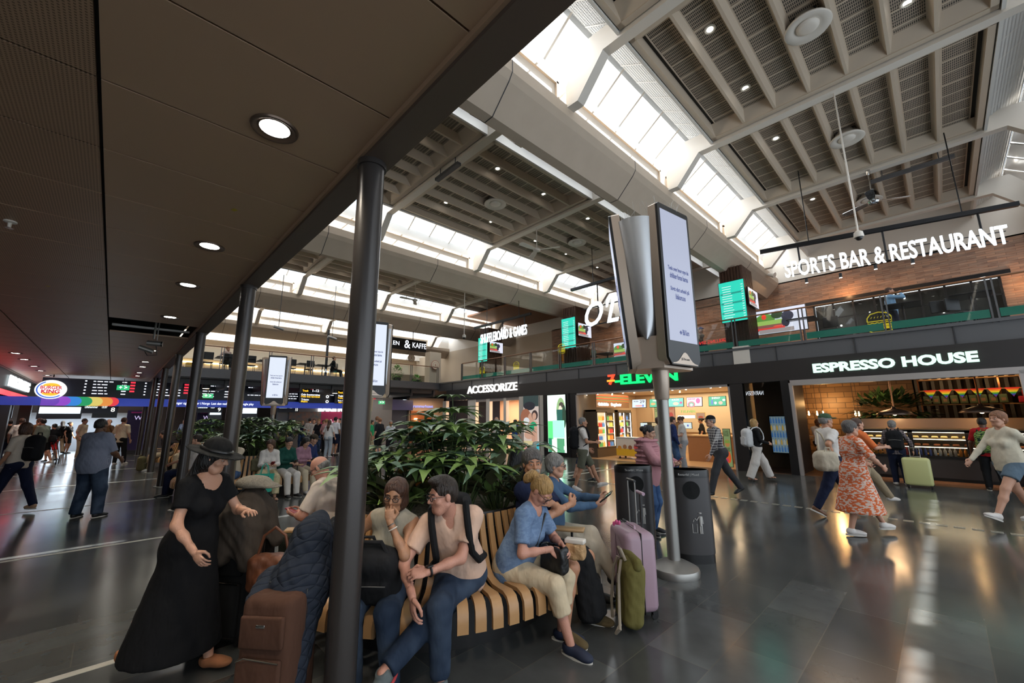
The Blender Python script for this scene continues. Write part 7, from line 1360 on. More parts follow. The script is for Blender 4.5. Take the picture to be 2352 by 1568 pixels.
D1 = person('man in black T-shirt and khaki trousers eating on the farthest bench', ring(2, -62, 1.17), R_(-80), H=1.76, tier=1, sit=True, lean=.25, hp=-.3, sk='tan', hair=('short', 'black'), top=(blk, .8, .05), bot=(kha, 2), shoe=(sW, 'shoe', sole), LF=(-.1, .5, .075), RF=(.1, .55, .075))
D2 = person('man with white cap turned backwards and black jacket on the farthest bench', ring(2, -28, 1.17), R_(-30), H=1.74, tier=1, sit=True, lean=.15, sk='tan', hair=('short', 'black'), hat=('cap', wht_), top=(blk, 2, .05), bot=(kha, 2), shoe=(sB, 'shoe'))
# --- standing crowd under the canopy ---
def stand(lb, fx, fy, H, hd, tier=1, **k):
    p = gz(fx, fy); p = p*(33/-p.x) if p.x < -33 else p; return person(lb, (p.x, p.y), hd, H=H, tier=tier, **k)
E1 = stand('heavily built man in pale blue striped shirt and jeans seen from behind', 193, 1188, 1.76, R_(140), sk='brown', bulk=1.38, hair=('short', 'black'), top=(cloth('blue_stripe', (.17, .19, .26), 'stripe', (.24, .26, .33)), .95, .14), bot=(den, 2, {'wide': 1.3}), shoe=(sB, 'shoe', sole), RH=(.22, .28, 1.0), LH=(-.22, .28, 1.0), RF=(.20, .0, .075), LF=(-.17, .0, .075))
stand('man in cream T-shirt and black trousers standing with his back turned', 268, 1066, 1.86, R_(150), sk='fair', hair=('short', 'brown'), top=(cloth('cream_tee', (.58, .48, .34)), .9, .1), bot=(blk, 2), shoe=(sW, 'shoe', sole), RF=(.16, .1, .075))
stand('man in olive brown shirt with sunglasses on his head facing the hall', 236, 1060, 1.8, R_(-50), sk='fair', hair=('bald', 'brown'), top=(cloth('brown_shirt', (.10, .055, .025)), .9, .1), bot=(kha, .95), shoe=(sW, 'shoe', sole))
stand('man in cream shirt behind the striped shirt man', 178, 1052, 1.85, R_(60), sk='fair', hair=('short', 'brown'), top=(crm, .9, .1), bot=(kha, 2), shoe=(sW, 'shoe'))
stand('woman in white T-shirt with black backpack walking off at the far edge', 20, 1178, 1.70, R_(226), sk='tan', fem=True, hair=('bob', 'brown'), top=(cloth('cream_tee2', (.62, .52, .42)), .8, .06), bot=(nav, 2), shoe=(mat('tan_shoe', (.5, .3, .18), .5), 'shoe', sole), RF=(.08, -.35, .12), LF=(-.08, .35, .08), RH=(.25, .2, .95))
stand('man in grey green T-shirt and black shorts with shoulder bag leaning forward', 88, 1068, 1.84, R_(226), sk='fair', lean=.2, hair=('short', 'black'), top=(cloth('sage_tee', (.22, .27, .22)), .9, .1), bot=(blk, .9), shoe=(sW, 'shoe', sole), RH=(.1, .35, 1.15), LH=(-.2, .3, 1.0), RF=(.08, -.4, .1), LF=(-.08, .5, .08))
stand('boy in black T-shirt and red shorts beside the man with shoulder bag', 110, 1060, 1.62, R_(220), sk='tan', hair=('short', 'black'), top=(blk, .9, .12), bot=(cloth('red_shorts', (.6, .03, .03)), .9), shoe=(sB, 'shoe'), RF=(.08, -.3, .08))
stand('person in brown T-shirt queuing behind the shoulder bag man', 72, 1062, 1.86, R_(215), sk='tan', hair=('short', 'brown'), top=(cloth('brown_tee', (.14, .07, .03)), .9, .1), bot=(kha, .9), shoe=(sW, 'shoe'))
stand('person in red top farther back in the burger queue', 82, 1040, 1.8, R_(200), tier=2, sk='fair', hair=('short', 'black'), top=(cloth('crimson', (.4, .04, .07)), .9, .1), bot=(blk, 2), shoe=(sB, 'far'))
stand('man in white T-shirt with large black travel pack in the burger queue', 30, 1066, 1.86, R_(180), sk='fair', hair=('short', 'brown'), top=(wht_, .9, .1), bot=(nav, 2), shoe=(sB, 'shoe'))
stand('person in black hooded sweater at the edge by the burger counter', 6, 1056, 1.8, R_(190), tier=2, sk='fair', hair=('short', 'black'), top=(blk, 2, .1), bot=(nav, 2), shoe=(sB, 'far'))
stand('person in black dress in front of the bright exit', 152, 1024, 1.7, R_(60), tier=2, sk='tan', fem=True, hair=('bun', 'black'), top=(blk, .5, .35), shoe=(sB, 'far'))
stand('woman in dark top with flowing hair walking near the exit', 133, 1032, 1.75, R_(200), tier=2, sk='tan', fem=True, hair=('long', 'black'), top=(blk, .8, .1), bot=(kha, 2), shoe=(sB, 'far'), RF=(.08, -.3, .08))
stand('man in black jacket with white logo and blue jeans by the purple banner', 300, 1018, 1.80, R_(100), tier=2, sk='fair', hair=('short', 'black'), top=(blk, 2, .1), bot=(denb, 2), shoe=(sB, 'far'))
stand('man in grey vest behind the brown shirt man', 222, 1040, 1.8, R_(-40), tier=2, sk='fair', hair=('short', 'dark'), top=(cloth('grey_vest', (.3, .3, .28)), .5, .1), bot=(kha, 2), shoe=(sB, 'far'))
stand('man in pale blue shirt and dark trousers under the departure board', 418, 1010, 1.78, R_(-30), tier=2, sk='tan', hair=('short', 'black'), top=(cloth('pale_blue', (.28, .35, .5)), 2, .0), bot=(nav, 2), shoe=(sB, 'far'))
far = [(660, 1034, 1.74, 'man in yellow safety vest', (blk, (.45, .6, .03)), 'black', False), (706, 1034, 1.80, 'man in white T-shirt and black shorts, back turned', (None, (.6, .57, .54)), 'dark', False), (716, 1036, 1.76, 'man in open white shirt', (None, (.62, .6, .57)), 'brown', False), (727, 1040, 1.74, 'woman in black jacket and white top', (None, (.02, .02, .025)), 'blonde', True), (738, 1034, 1.70, 'person in grey shirt', (None, (.25, .24, .22)), 'brown', False), (744, 1042, 1.76, 'person in pink shirt', (None, (.55, .28, .28)), 'blonde', False), (751, 1050, 1.70, 'woman with very long brown hair and pale grey jeans', (None, (.6, .58, .55)), 'brown', True), (765, 1046, 1.84, 'bearded man in white T-shirt and navy shorts with shoulder strap', (None, (.6, .58, .6)), 'black', False), (776, 1042, 1.78, 'bald man in black T-shirt close to the dark column', (None, (.02, .02, .02)), 'dark', False), (838, 1040, 1.70, 'woman in black top beyond the display pole', (None, (.02, .02, .02)), 'brown', True), (850, 1044, 1.68, 'person in bright green shirt', (None, (.02, .3, .12)), 'dark', False), (862, 1042, 1.86, 'tall man in grey green T-shirt by the blue wall', (None, (.12, .16, .13)), 'ginger', False), (868, 1052, 1.78, 'tattooed man in black T-shirt with backpack by the blue wall', (None, (.015, .015, .018)), 'ginger', False), (894, 1050, 1.66, 'grey haired woman in white top near the wood portal', (None, (.6, .6, .62)), 'grey', True), (644, 1036, 1.62, 'person in dark hood next to the safety vest', (None, (.03, .03, .035)), 'black', False), (690, 1030, 1.66, 'person in navy sitting low near the bakery', (None, (.02, .03, .07)), 'blonde', False)]
for i, (fx, fy, H_, lb, (_, c_), hr_, fm) in enumerate(far):
    stand(lb+(' in front of the bakery' if fx < 800 and len(lb) < 46 else ''), fx, fy, H_, R_([120, 140, -30, -40, 10, 130, 135, 128, -60, -20, 60, 120, 200, -30, 20, -30][i]), tier=2, sk=['fair', 'tan', 'fair'][i % 3], fem=fm, hair=('long' if fm and i in (6,) else 'short', hr_), top=(cloth('far%d' % i, c_), .85, .08), bot=((cloth('far_j', (.34, .38, .42)), 2) if i == 6 else (nav, .85) if i in (7,) else (blk, .85) if i in (1, 12) else ([nav, blk, kha, denb][i % 4], 2)), shoe=([sW, sB][i % 2], 'far'))
# ================= luggage and carried things =================
def suitcase(name, lb, loc, rot, w, d, h, m, soft=False, handle=None, hm=None, ridge=0, facets=False):
    o = thing(name, loc, lb, 'suitcase', None, rot); wz = .055
    MB().rbox((0, 0, wz+(h-wz)/2), (w, d, h-wz), .05 if soft else .06, m).build('shell', o, True)
    MB().rbox((0, 0, wz+(h-wz)/2), (w*1.01, .012, (h-wz)*1.008), .006, M_black).build('zip', o, True)
    for a in (-1, 1):
        for b_ in (-1, 1): q = MB().tube([(a*(w/2-.05)-.012, b_*(d/2-.04), .028), (a*(w/2-.05)+.012, b_*(d/2-.04), .028)], .028, M_black, 14); q.box((a*(w/2-.05), b_*(d/2-.04), .055), (.05, .045, .03), M_black); q.build('wheel', o, True)
    MB().tube([(-.09, 0, h), (-.085, 0, h+.025), (.085, 0, h+.025), (.09, 0, h)], .010, M_black if hm is None else hm, 8).build('top_handle', o, True)
    if handle:
        n, hh_ = handle; g = MB()
        if n == 2: g.tube([(-.09, d/2-.04, h-.02), (-.09, d/2-.04, h+hh_)], .008, M_alu, 8).tube([(.09, d/2-.04, h-.02), (.09, d/2-.04, h+hh_)], .008, M_alu, 8).tube([(-.10, d/2-.04, h+hh_), (.10, d/2-.04, h+hh_)], .015, hm or M_black, 10)
        else: g.box((0, d/2-.03, h+hh_/2-.03), (.028, .016, hh_+.06), M_black).tube([(-.075, d/2-.03, h+hh_), (.075, d/2-.03, h+hh_)], .016, hm or m, 10)
        g.build('pull_handle', o, True)
    if ridge:
        g = MB()
        for k in range(ridge): x = -w/2+.06+(w-.12)*k/(ridge-1); g.rbox((x, -d/2-.001, h/2+.02), (.012, .008, h*.72), .004, m)
        g.build('ribs', o, True)
    if facets:
        g = MB(); y = -d/2-.0
        for s_ in (1, -1): g.add([(s_*.03, y-.004, h*.93), (s_*(w/2-.05), y-.003, h*.75), (s_*.06, y-.022, h*.55), (s_*.0, y-.004, h*.35)], [(0, 1, 2), (0, 2, 3)], m)
        g.add([(-w/2+.05, y-.003, h*.25), (w/2-.05, y-.003, h*.25), (0, y-.02, h*.45)], [(0, 1, 2)], m); g.build('facet', o)
    if soft:
        g = MB(); g.rbox((0, -d/2-.012, h*.36), (w*.84, .035, h*.5), .016, m); g.rbox((0, -d/2-.008, h*.78), (w*.84, .03, h*.22), .014, m); g.build('pocket', o, True)
        MB().tube([(-w*.40, -d/2-.03, h*.60), (-w*.25, -d/2-.032, h*.625), (w*.40, -d/2-.03, h*.60)], .004, M_chrome, 6).build('zip_line', o); MB().rbox((0, -d/2-.026, h*.83), (.05, .006, .016), .002, M_chrome).build('badge', o, True)
    return o
m_br = cloth('brown_nylon', (.075, .035, .022)); suitcase('suitcase', 'brown soft sided suitcase standing in front of the round column', (-2.80, .84, 0), R_(40), .30, .30, .74, m_br, True)
def quilt(name, c, k=16.):
    m = cloth(name, c); nt = m.node_tree; b = nt.nodes['Principled BSDF']; tc = nt.nodes['Texture Coordinate']; mp = nd(nt, 'ShaderNodeMapping'); mp.inputs['Rotation'].default_value = (.3, .78, .78); nt.links.new(tc.outputs['Object'], mp.inputs[0]); s = sep(nt, mp.outputs[0]); w = []
    for i in (0, 2): q = nd(nt, 'ShaderNodeMath', operation='MULTIPLY'); q.inputs[1].default_value = k*pi; nt.links.new(s[i], q.inputs[0]); z = nd(nt, 'ShaderNodeMath', operation='SINE'); nt.links.new(q.outputs[0], z.inputs[0]); a = nd(nt, 'ShaderNodeMath', operation='ABSOLUTE'); nt.links.new(z.outputs[0], a.inputs[0]); w.append(a.outputs[0])
    mn = mx(nt, w[0], w[1], 'MINIMUM'); pw = nd(nt, 'ShaderNodeMath', operation='POWER'); pw.inputs[1].default_value = .4; nt.links.new(mn, pw.inputs[0]); bp = nd(nt, 'ShaderNodeBump'); bp.inputs['Strength'].default_value = .8; bp.inputs['Distance'].default_value = .012; nt.links.new(pw.outputs[0], bp.inputs['Height']); nt.links.new(bp.outputs[0], b.inputs['Normal']); return m
mq = quilt('navy_quilt', (.022, .028, .042), 20.)
J = lambda *p: Vector(p)
o = thing('quilted_jacket', (0, 0, 0), 'dark navy quilted jacket draped over the brown suitcase and its pulled up handle', 'jacket')
pr = [(cn_((-2.93, 1.06, 1.06), (-2.86, 1.0, .98), .055, .10), 0, '+'), (cn_((-2.86, 1.0, .98), (-2.86, .95, .72), .11, .17), .06, '+'), (cn_((-2.86, .95, .74), (-3.06, .84, .70), .12, .07), .08, '+'), (cn_((-2.84, .98, .74), (-2.75, .88, .28), .12, .10), .08, '+'), (cn_((-2.76, .86, .55), (-2.72, .82, .12), .08, .06), .06, '+'), (cn_((-2.98, .80, .76), (-2.86, .70, .70), .05, .035), .05, '+')]
sdf_obj('shell', pr, .010, mq, o, noise=.005); MB().tube([(-2.72, .78, .5), (-2.725, .772, .5)], .012, M_chrome, 12).build('snap_button', o, True)
suitcase('suitcase', 'large black upright suitcase beside the walking woman in the hat', (-4.20, 0.88, 0), R_(38), .48, .32, .76, cloth('black_case', (.008, .008, .008)), True)
m_coat = cloth('brown_coat', (.055, .042, .032)); o = thing('coat', (0, 0, 0), 'dark brown coat laid over the black suitcase under the grey flat cap', 'coat')
sdf_obj('shell', [(cn_((-4.10, 0.93, 1.06), (-4.10, 0.88, .90), .10, .17), 0, '+'), (cn_((-4.10, 0.88, .92), (-4.30, 0.74, .84), .16, .13), .08, '+'), (cn_((-4.04, 0.88, .92), (-3.90, 0.90, .62), .15, .08), .08, '+'), (cn_((-4.12, 0.80, .88), (-4.04, 0.72, .66), .12, .08), .08, '+'), (cn_((-4.07, 1.04, .98), (-3.98, 1.10, .72), .06, .05), .06, '+')], .010, m_coat, o, noise=.006)
o = thing('flat_cap', (-4.09, 0.92, 1.15), 'grey tweed flat cap resting on the brown coat', 'cap', rot=R_(44)); tw = mat('tweed', (.13, .11, .085), .9, noise=(90, .2, (.24, .21, .16)))
sdf_obj('crown', [(el_((0, 0, .035), (.14, .115, .06)), 0, '+'), (el_((.12, 0, .012), (.09, .085, .022)), .03, '+'), (('p', V3(0, 0, .0), V3(0, 0, -1)), 0, '&')], .008, tw, o); sdf_obj('peak', [(el_((.15, 0, .004), (.085, .08, .012)), 0, '+')], .006, tw, o)
m_lea = mat('brown_leather', (.16, .055, .025), .45, bump=(12, .6, (1, 1, .5))); o = thing('leather_bag', (-3.72, 1.02, .56), 'worn brown leather bag hanging beside the black suitcase', 'bag', rot=R_(50))
sdf_obj('body', [(bx_((0, 0, 0), (.17, .08, .13), I3, .06), 0, '+'), (el_((0, -.07, -.04), (.12, .05, .08)), .03, '+')], .008, m_lea, o, noise=.004); MB().tube([(-.12, 0, .10), (-.08, 0, .26), (0, .0, .32), (.08, 0, .26), (.12, 0, .10)], .011, m_lea, 8).build('strap', o, True); MB().rbox((.02, -.115, .0), (.04, .012, .11), .005, m_lea).build('flap_strap', o, True)
suitcase('suitcase', 'lilac hard shell suitcase with ridges and a pink tag next to the olive backpack', (-2.16, 3.60, 0), R_(-38), .46, .28, .70, mat('lilac_shell', (.40, .27, .33), .35), False, (1, .30), mat('lilac_trim', (.45, .30, .38), .4), 0, True)
tag(sdf_obj('luggage_tag', [(el_((0, 0, 0), (.035, .012, .014)), 0, '+'), (el_((.03, 0, .01), (.012, .012, .02)), .01, '+'), (el_((-.03, 0, -.01), (.012, .012, .02)), .01, '+'), (el_((.0, 0, .018), (.014, .012, .014)), .01, '+')], .004, mat('pink_tag', (.75, .12, .30), .5)), 'pink bone shaped tag on top of the lilac suitcase', 'tag').location = (-2.26, 3.52, .73)
suitcase('suitcase', 'small black cabin case with a yellow strap between the bin and the lilac case', (-2.62, 4.28, 0), R_(-35), .36, .24, .54, mat('black_gloss', (.02, .02, .022), .3), False, (2, .46), None, 7)
tag(MB().rbox((0, 0, 0), (.035, .012, .12), .005, mat('yellow_strap', (.7, .38, .02), .5)).build('luggage_strap', None, True, loc=(-2.66, 4.14, .5)), 'yellow strap tied to the handle of the small black cabin case', 'strap')
suitcase('suitcase', 'pale yellow green hard suitcase standing behind the person waiting at the cafe', (-.62, 14.15, 0), R_(0), .50, .30, .70, mat('lime_shell', (.56, .56, .25), .4), False, (2, .22), M_alu)
def backpack(lb, M, w, d, h, m, name='backpack', flap=None, straps=None, pocket=True, sp=None, tier=.011, cat='backpack', top_handle=True):
    """M: 4x4 world frame, x across, y out from the wearer's back, z up, origin at the bag's centre"""
    o = thing(name, (0, 0, 0), lb, cat); o.matrix_world = M
    pr = [(bx_((0, 0, 0), (w/2, d/2, h/2), I3, min(w, d)*.38), 0, '+')]
    if pocket: pr.append((bx_((0, d*.42, -h*.16), (w*.38, d*.2, h*.24), I3, .03), .02, '+'))
    pr.append((el_((0, 0, h*.40), (w*.42, d*.46, h*.18)), .05, '+')); sdf_obj('body', pr, tier, m, o, noise=.003)
    if top_handle: MB().tube([(-.05, -d*.3, h*.5), (-.035, -d*.3, h*.5+.07), (.035, -d*.3, h*.5+.07), (.05, -d*.3, h*.5)], .011, m, 8).build('grab_handle', o, True)
    if pocket: MB().tube([(-w*.36, d*.60, h*.05), (0, d*.64, h*.075), (w*.36, d*.60, h*.05)], .004, M_alu if flap is None else flap, 6).build('zip', o)
    if straps: # local paths
        for pth in straps: MB().tube(pth, sp or .016, m, 8).build('strap', o, True)
    return o
def on_back(inf, off=.19, z=.30): # frame behind the shoulders
    u = inf['u']; x, y, s = inf['rt'], -inf['fw'], inf['s']; c = inf['tp'](0, -off, z); R = Matrix.Rotation(inf['rot'], 4, 'Z'); M = Matrix(((-x[0], y[0], s[0], c[0]), (-x[1], y[1], s[1], c[1]), (-x[2], y[2], s[2], c[2]), (0, 0, 0, 1))); return Matrix.Translation(inf['o'].location) @ R @ M
def back_straps(off, w=.105, fr=.15): return [[(k*w, -.05, .20), (k*w, -off*.6, .275), (k*(w+.005), -off-.01, .30), (k*(w+.005), -off-.09, .255), (k*(w+.003), -off-fr, .13), (k*(w+.005), -off-fr-.012, .02), (k*(w+.04), -off-fr*.75, -.10), (k*(w+.075), -off-.0, -.17), (k*w, -.04, -.2)] for k in (1, -1)]
m_bp = cloth('black_pack', (.012, .012, .013)); tier0 = .009
backpack('black backpack on the shoulders of the seated man in pink shirt', on_back(A2, .20, .30), .30, .17, .46, m_bp, straps=back_straps(.20, .12, .155), sp=.024)
B3M = on_back(B3, .21, .30); backpack('large black backpack on the back of the man in olive shorts', B3M, .34, .22, .50, m_bp, straps=back_straps(.21, .1, .15), tier=.014)
backpack('rounded white backpack on the woman in the black blazer', on_back(B4, .22, .27), .32, .22, .46, cloth('white_pack', (.62, .62, .62)), straps=back_straps(.22, .1, .15), tier=.014)
backpack('black backpack on the person waiting at the cafe', on_back(B8, .20, .27), .32, .20, .44, m_bp, straps=back_straps(.2, .1, .14), tier=.014)
backpack('green and black patterned backpack on the man in red', on_back(B9, .21, .22), .32, .22, .46, cloth('green_pattern', (.22, .32, .08), 'print', (.01, .03, .02)), straps=back_straps(.21, .1, .15), tier=.014)
o = backpack('beige cooler bag hanging from the shoulder of the man in the green cap', Matrix.Translation(B5['w'](B5['tp'](.27, -.26, .02))) @ Matrix.Rotation(R_(44), 4, 'Z'), .36, .24, .32, cloth('canvas_beige', (.48, .42, .32)), 'cooler_bag', pocket=True, tier=.014, cat='bag', straps=[[(-.1, 0, .15), (-.02, .1, .45), (.0, .16, .52), (.05, .1, .45), (.1, 0, .15)]])
# olive roll top, floor backpacks
mo = cloth('olive_canvas', (.15, .13, .04)); ms = mat('webbing', (.30, .25, .19), .8)
o = backpack('olive green roll top backpack leaning against the lilac suitcase', Matrix.Translation((-2.02, 3.30, .27)) @ Matrix.Rotation(R_(-40), 4, 'Z') @ Matrix.Rotation(R_(-6), 4, 'X'), .31, .17, .48, mo, pocket=False, top_handle=False)
MB().rbox((0, 0, .25), (.34, .07, .10), .03, mo).build('roll_top', o, True); MB().rbox((-.02, -.098, .08), (.075, .004, .07), .001, mat('label_cream', (.6, .52, .4), .6)).build('label', o)
for pth in ([(-.09, -.09, .24), (-.11, -.115, .15), (-.11, -.12, -.10), (-.09, -.11, -.24)], [(.0, -.09, .24), (.05, -.12, .12), (.13, -.13, -.12), (.19, -.14, -.21), (.16, -.16, -.25), (.08, -.10, -.22)], [(-.05, -.07, .25), (-.03, -.11, .33), (.03, -.11, .33), (.05, -.07, .25)]): MB().tube(pth, .013, ms, 8).build('strap', o, True)
backpack('tall black backpack on the floor between the blonde woman and the olive backpack', Matrix.Translation((-2.33, 3.10, .30)) @ Matrix.Rotation(R_(-50), 4, 'Z') @ Matrix.Rotation(R_(10), 4, 'X'), .32, .22, .54, m_bp)
c = A1['w']((0.03, .30, .66)); o = backpack('black backpack lying on the lap of the woman with glasses', Matrix.Translation(c) @ Matrix.Rotation(R_(-46-90), 4, 'Z') @ Matrix.Rotation(R_(-24), 4, 'X'), .42, .20, .36, m_bp, straps=[[(-.16, .02, .16), (-.1, -.02, .24), (.1, -.02, .24), (.16, .02, .16)]])
for x, z in ((.17, .10), (.15, -.02)): MB().rbox((x, .125, z), (.012, .008, .05), .003, mat('brass', (.6, .45, .2), .3, .9)).build('zip_pull', o, True)
bt = tag(MB().lathe((0, 0, 0), [(.028, 0), (.032, .01), (.032, .13), (.013, .18), (.013, .20)], mat('blue_drink', (.03, .05, .3), .2), 16).lathe((0, 0, .2), [(.015, 0), (.015, .02)], mat('cap_blue', (.02, .03, .3), .4), 12).build('drink_bottle', None, True), 'blue drink bottle poking out beside the lap backpack', 'bottle'); bt.location = c+Vector((-.24, -.14, -.08))
p = ring(0, -103, 1.26); bt = thing('water_bottle', (p[0], p[1], .453), 'clear plastic water bottle with white cap standing on the bench slats', 'bottle'); MB().lathe((0, 0, 0), [(.030, 0), (.033, .01), (.033, .06), (.029, .09), (.033, .12), (.032, .15), (.014, .19), (.014, .20)], mat('clear_plastic', (.55, .53, .45), .1, alpha=.55), 20).build('body', bt, True); MB().lathe((0, 0, .20), [(.016, 0), (.016, .025)], M_white, 16).build('cap', bt, True); MB().lathe((0, 0, .03), [(.0335, 0), (.0335, .09)], mat('bottle_label', (.6, .55, .3), .5, noise=(30, .1, (.5, .1, .1))), 20).build('label', bt, True)
p = ring(0, -112, 1.16); tag(sdf_obj('snack_wrapper', [(el_((0, 0, 0), (.05, .03, .075)), 0, '+'), (el_((.02, .01, .06), (.04, .015, .04)), .02, '+')], .006, mat('wrapper', (.5, .52, .35), .35, noise=(18, .05, (.55, .2, .05))), noise=.006), 'crumpled patterned snack wrapper beside the older man', 'wrapper').location = (p[0], p[1], .53)
tag(MB().rbox((0, 0, 0), (.16, .08, .03), .012, mat('yellow_pack', (.75, .5, .03), .4)).build('yellow_packet', None, True, loc=(p[0]+.06, p[1]-.06, .475)), 'flat yellow packet lying under the snack wrapper', 'packet')
p = ring(0, -96, 1.12); backpack('dark grey bag with a pale zip propped on the bench behind the column', Matrix.Translation((p[0], p[1], .66)) @ Matrix.Rotation(R_(-20), 4, 'Z') @ Matrix.Rotation(R_(-35), 4, 'X'), .30, .14, .36, cloth('dark_grey_bag', (.02, .022, .027)), 'shoulder_bag', cat='bag')
# things in hands and on laps
def at_hand(inf, k, d=.09, n=(0, 0, 0)): h = inf['HD'][k]; e = inf['EL'][k]; return inf['w'](h+nrm(h-e)*d+np.array(n))
def slab(name, lb, cat, p, rot, dims, m, tilt=.5): o = MB().rbox((0, 0, 0), dims, .004, m).build(name, None, True, loc=p); o.rotation_euler = (tilt, 0, rot); return tag(o, lb, cat)
mp_ = mat('phone_black', (.012, .012, .014), .15); pmid = lambda i, up=.03, f=.09: i['w']((i['HD'][1]+i['HD'][-1])/2+np.array((0, f, up)))
slab('tablet', 'black folding tablet held open by the grey haired woman', 'tablet', pmid(A5, .05, .10), R_(28-90), (.20, .012, .14), mp_, -.9)
slab('phone', 'red cased phone held by the bald older man', 'phone', pmid(A6, .03, .07), R_(-134-90), (.08, .012, .15), mat('phone_red', (.25, .01, .015), .3), -1.1); slab('phone', 'phone held by the woman in the pink jacket', 'phone', pmid(B1, .04, .08), R_(8-90), (.075, .012, .15), mat('phone_pinkish', (.2, .03, .05), .3), -.9)
slab('phone', 'phone in the hands of the woman in dark green', 'phone', pmid(C3), R_(12-90), (.075, .012, .15), mp_, -.9); slab('phone', 'phone in the hands of the woman in the white cardigan', 'phone', pmid(C2), R_(-2-90), (.075, .012, .15), mat('phone_red', (.25, .01, .015), .3), -.9); slab('phone', 'phone in the hands of the woman in mauve', 'phone', pmid(C4), R_(20-90), (.075, .012, .15), mp_, -.9)
c = A3['w']((0.0, .36, .62)); o = thing('handbag', c, 'open black leather handbag on the lap of the blonde woman', 'bag', rot=R_(16-90)); sdf_obj('body', [(bx_((0, 0, 0), (.12, .05, .10), I3, .03), 0, '+'), (bx_((0, 0, .08), (.095, .03, .06), I3, .01), .01, '-')], .007, mat('black_leather', (.012, .012, .012), .35, bump=(10, .5, (1, 1, 1))), o, noise=.003)
MB().tube([A3['w'](A3['tp'](-.10, .09, .50))-c, A3['w'](A3['tp'](.02, .14, .28))-c, A3['w'](A3['tp'](.14, .10, .08))-c], .009, M_black, 8).build('strap', o, True); o.rotation_euler = (0, 0, 0)
o = thing('paper_bag', A3['w']((-.10, .50, .665)), 'crumpled brown paper bag with folded white top on the lap', 'paper bag', rot=R_(20)); mpb = mat('kraft_paper', (.50, .30, .14), .7, bump=(16, 1., (1, 1, 1))); sdf_obj('bag', [(bx_((0, 0, 0), (.075, .045, .06), I3, .02), 0, '+')], .006, mpb, o, noise=.006); MB().rbox((0, 0, .075), (.16, .075, .035), .01, M_white).build('folded_top', o, True)
def bracelet(inf, k, name, lb, m, cat, r=.031, t=.006, face=None, back=.02):
    h = inf['HD'][k]; e = inf['EL'][k]; d = nrm(h-e); c = h-d*back; x = nrm(np.cross(d, (0, 0, 1.))); y = np.cross(x, d); o = thing(name, inf['w'](c), lb, cat, None); R = Matrix.Rotation(inf['rot'], 3, 'Z')
    MB().tube([R @ Vector(x*r*cos(a)+y*r*sin(a)) for a in [i*pi/10 for i in range(21)]], t, m, 8, False).build('band', o, True)
    if face: q = R @ Vector(y*r*1.05); g = MB().rbox((0, 0, 0), face, .005, M_black, tilt=Matrix([tuple(R @ Vector(x)), tuple(R @ Vector(d)), tuple(R @ Vector(y))]).transposed()); g.build('watch_face', o, True, loc=q)
    return o
bracelet(A2, -1, 'wristwatch', 'black square smartwatch on the wrist of the man in pink', M_black, 'watch', .030, .008, (.038, .044, .012)); bracelet(A6, 1, 'wristwatch', 'gold watch on the wrist of the bald older man', mat('gold_metal', (.8, .5, .15), .25, 1.), 'watch', .031, .006, (.03, .03, .008)); bracelet(A1, -1, 'bracelet', 'silver bead bracelet on the raised wrist of the woman with glasses', M_chrome, 'bracelet', .027, .004); bracelet(A1, -1, 'bracelet', 'second pale bracelet above the bead bracelet on the raised wrist', M_white, 'bracelet', .029, .004, None, .05)
cup = lambda lb, p: [tag(MB().lathe((0, 0, 0), [(.030, 0), (.042, .11), (.045, .112), (.040, .112), (.028, .01)], mat('cup_print', (.6, .58, .5), .6, noise=(14, .06, (.1, .35, .3))), 18).build('paper_cup', None, True), lb, 'cup')][0]
q = cup('patterned paper cup in the hands of the man in the beige shirt', None); q.location = at_hand(C1, -1, .08, (.04, .03, -.04))
p = ring(1, -50, .97); q = cup('patterned paper cup standing on the backrest of the second bench', None); q.location = (p[0], p[1], .91)
# green shopping bag
c = C2['w']((.16, .62, .42)); o = thing('shopping_bag', c, 'turquoise green shopping bag with black label beside the floral skirt', 'bag', rot=R_(-30)); mg = mat('turq_bag', (.03, .42, .30), .5); g = MB(); g.add([(x*w_, y, z) for z, w_ in ((-.2, .15), (.16, .18)) for x, y in ((-1, -.05), (1, -.05), (1, .05), (-1, .05))], [(0, 1, 5, 4), (1, 2, 6, 5), (2, 3, 7, 6), (3, 0, 4, 7), (3, 2, 1, 0)], mg); g.build('bag', o)
for y in (-.05, .05): MB().tube([(-.08, y, .15), (-.05, y*.5, .32), (.0, 0, .38), (.05, y*.5, .32), (.08, y, .15)], .008, mg, 6).build('handle', o)
# face toward the hall camera side
o.rotation_euler = (0, 0, R_(62)); MB().bb((-.10, -.056, .06), (.10, -.053, .12), M_black).build('label', o); fit(text('Normal', 'lettering', .05, M_white, (0, -.058, .09), 0, o, .0005), .15, .045)
p = C2['w'](C2['tp'](.20, .02, .20)); backpack('olive leather shoulder bag worn by the woman in the white cardigan', Matrix.Translation(p) @ Matrix.Rotation(R_(60), 4, 'Z'), .30, .12, .26, mat('olive_leather', (.10, .09, .045), .5), 'shoulder_bag', pocket=False, tier=.014, cat='bag', straps=[[(-.08, 0, .12), (0, .05, .32), (.08, 0, .12)]])
backpack('blue and black hiking backpack on the floor beside the man with the paper cup', Matrix.Translation((-10.05, 1.72, .32)) @ Matrix.Rotation(R_(-30), 4, 'Z'), .34, .26, .6, cloth('blue_pack', (.01, .05, .35), 'print', (.015, .016, .02)), tier=.015)
backpack('khaki brown backpack on the floor by the farthest bench', Matrix.Translation((-19.3, .9, .25)) @ Matrix.Rotation(R_(-20), 4, 'Z'), .32, .2, .46, cloth('khaki_pack', (.10, .085, .04)), tier=.018)
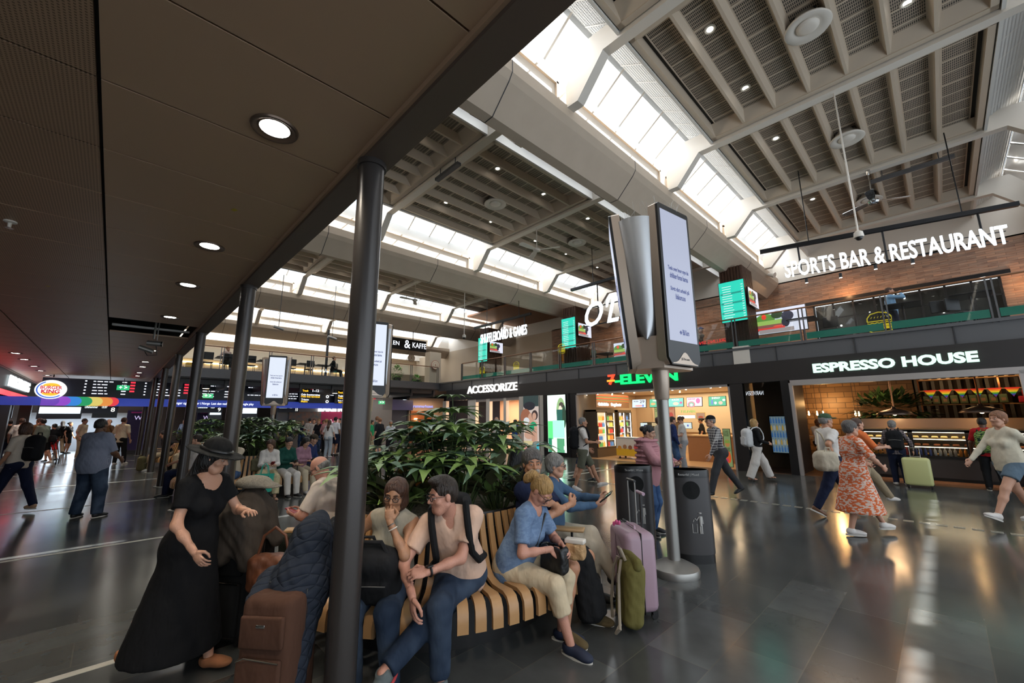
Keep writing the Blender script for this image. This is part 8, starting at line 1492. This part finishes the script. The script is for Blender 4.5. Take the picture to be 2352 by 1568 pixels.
# pushchair
o = thing('pushchair', (-12.85, 1.85, 0), 'black pushchair with hood holding a small child', 'pushchair', rot=R_(-45-90))
for a in (-.24, .24):
    for b_, r_ in ((-.3, .13), (.35, .10)): MB().tube([(a-.015, b_, r_), (a+.015, b_, r_)], r_, M_black, 20).tube([(a-.018, b_, r_), (a+.018, b_, r_)], r_*.6, M_alu, 16).build('wheel', o, True)
    MB().tube([(a, .35, .12), (a, .0, .45), (a, -.35, .75), (a, -.5, 1.0)], .014, M_blackm, 8).tube([(a, -.3, .14), (a, .0, .45)], .014, M_blackm, 8).build('frame_tube', o)
MB().tube([(-.24, -.5, 1.0), (.24, -.5, 1.0)], .018, M_black).build('handlebar', o); sdf_obj('seat', [(bx_((0, .05, .36), (.2, .22, .04), I3, .03), 0, '+'), (bx_((0, -.2, .58), (.2, .05, .26), I3, .04), .04, '+')], .014, blk, o)
sdf_obj('hood', [(el_((0, -.12, .92), (.24, .30, .20)), 0, '+'), (el_((0, -.04, .84), (.22, .32, .19)), .01, '-')], .014, blk, o)
for i, (px, py) in enumerate(((128, 1065), (135, 1060))): p = gz(px, py); tag(MB().tube([(p.x, p.y-.02, .1), (p.x, p.y+.02, .1)], .1, M_black, 16).tube([(p.x, p.y, .1), (p.x-.3, p.y-.2, .9)], .015, M_blackm).build('luggage_trolley'), 'dark wheeled trolley in front of the exit crowd, %s' % ['nearer', 'farther'][i], 'trolley')
for inf_lb, px, py, c_, lb in ((0, 40, 1010, (.012, .012, .014), 'black backpack worn by the walking woman at the far edge'), (1, 50, 990, (.02, .025, .035), 'big dark travel pack in the burger queue')):
    p = gz(20, 1178) if inf_lb == 0 else gz(30, 1066); backpack(lb, Matrix.Translation((p.x+(.17 if inf_lb == 0 else -.1), p.y+.17, 1.18)) @ Matrix.Rotation(R_(226 if inf_lb == 0 else 150), 4, 'Z'), .3+.1*inf_lb, .18, .46+.15*inf_lb, cloth('pk%d' % inf_lb, c_), tier=.018)
p = gz(88, 1068); backpack('black sling bag at the hip of the man leaning forward in the queue', Matrix.Translation((p.x+.1, p.y+.25, 1.0)), .45, .2, .26, m_bp, 'shoulder_bag', tier=.02, cat='bag')
# ---- text curves to meshes, label hygiene ----
bpy.context.view_layer.update(); dg = bpy.context.evaluated_depsgraph_get()
for o in [o for o in bpy.data.objects if o.type == 'FONT']:
    me = bpy.data.meshes.new_from_object(o.evaluated_get(dg)); me.materials.clear(); me.materials.append(o.data.materials[0])
    n = o.name; o.name = 'tmp'; q = bpy.data.objects.new(n, me); C.objects.link(q); q.parent = o.parent; q.location = o.location; q.rotation_euler = o.rotation_euler; q.scale = o.scale
    for k in o.keys():
        if k in ('label', 'category', 'group', 'kind'): q[k] = o[k]
    bpy.data.objects.remove(o)
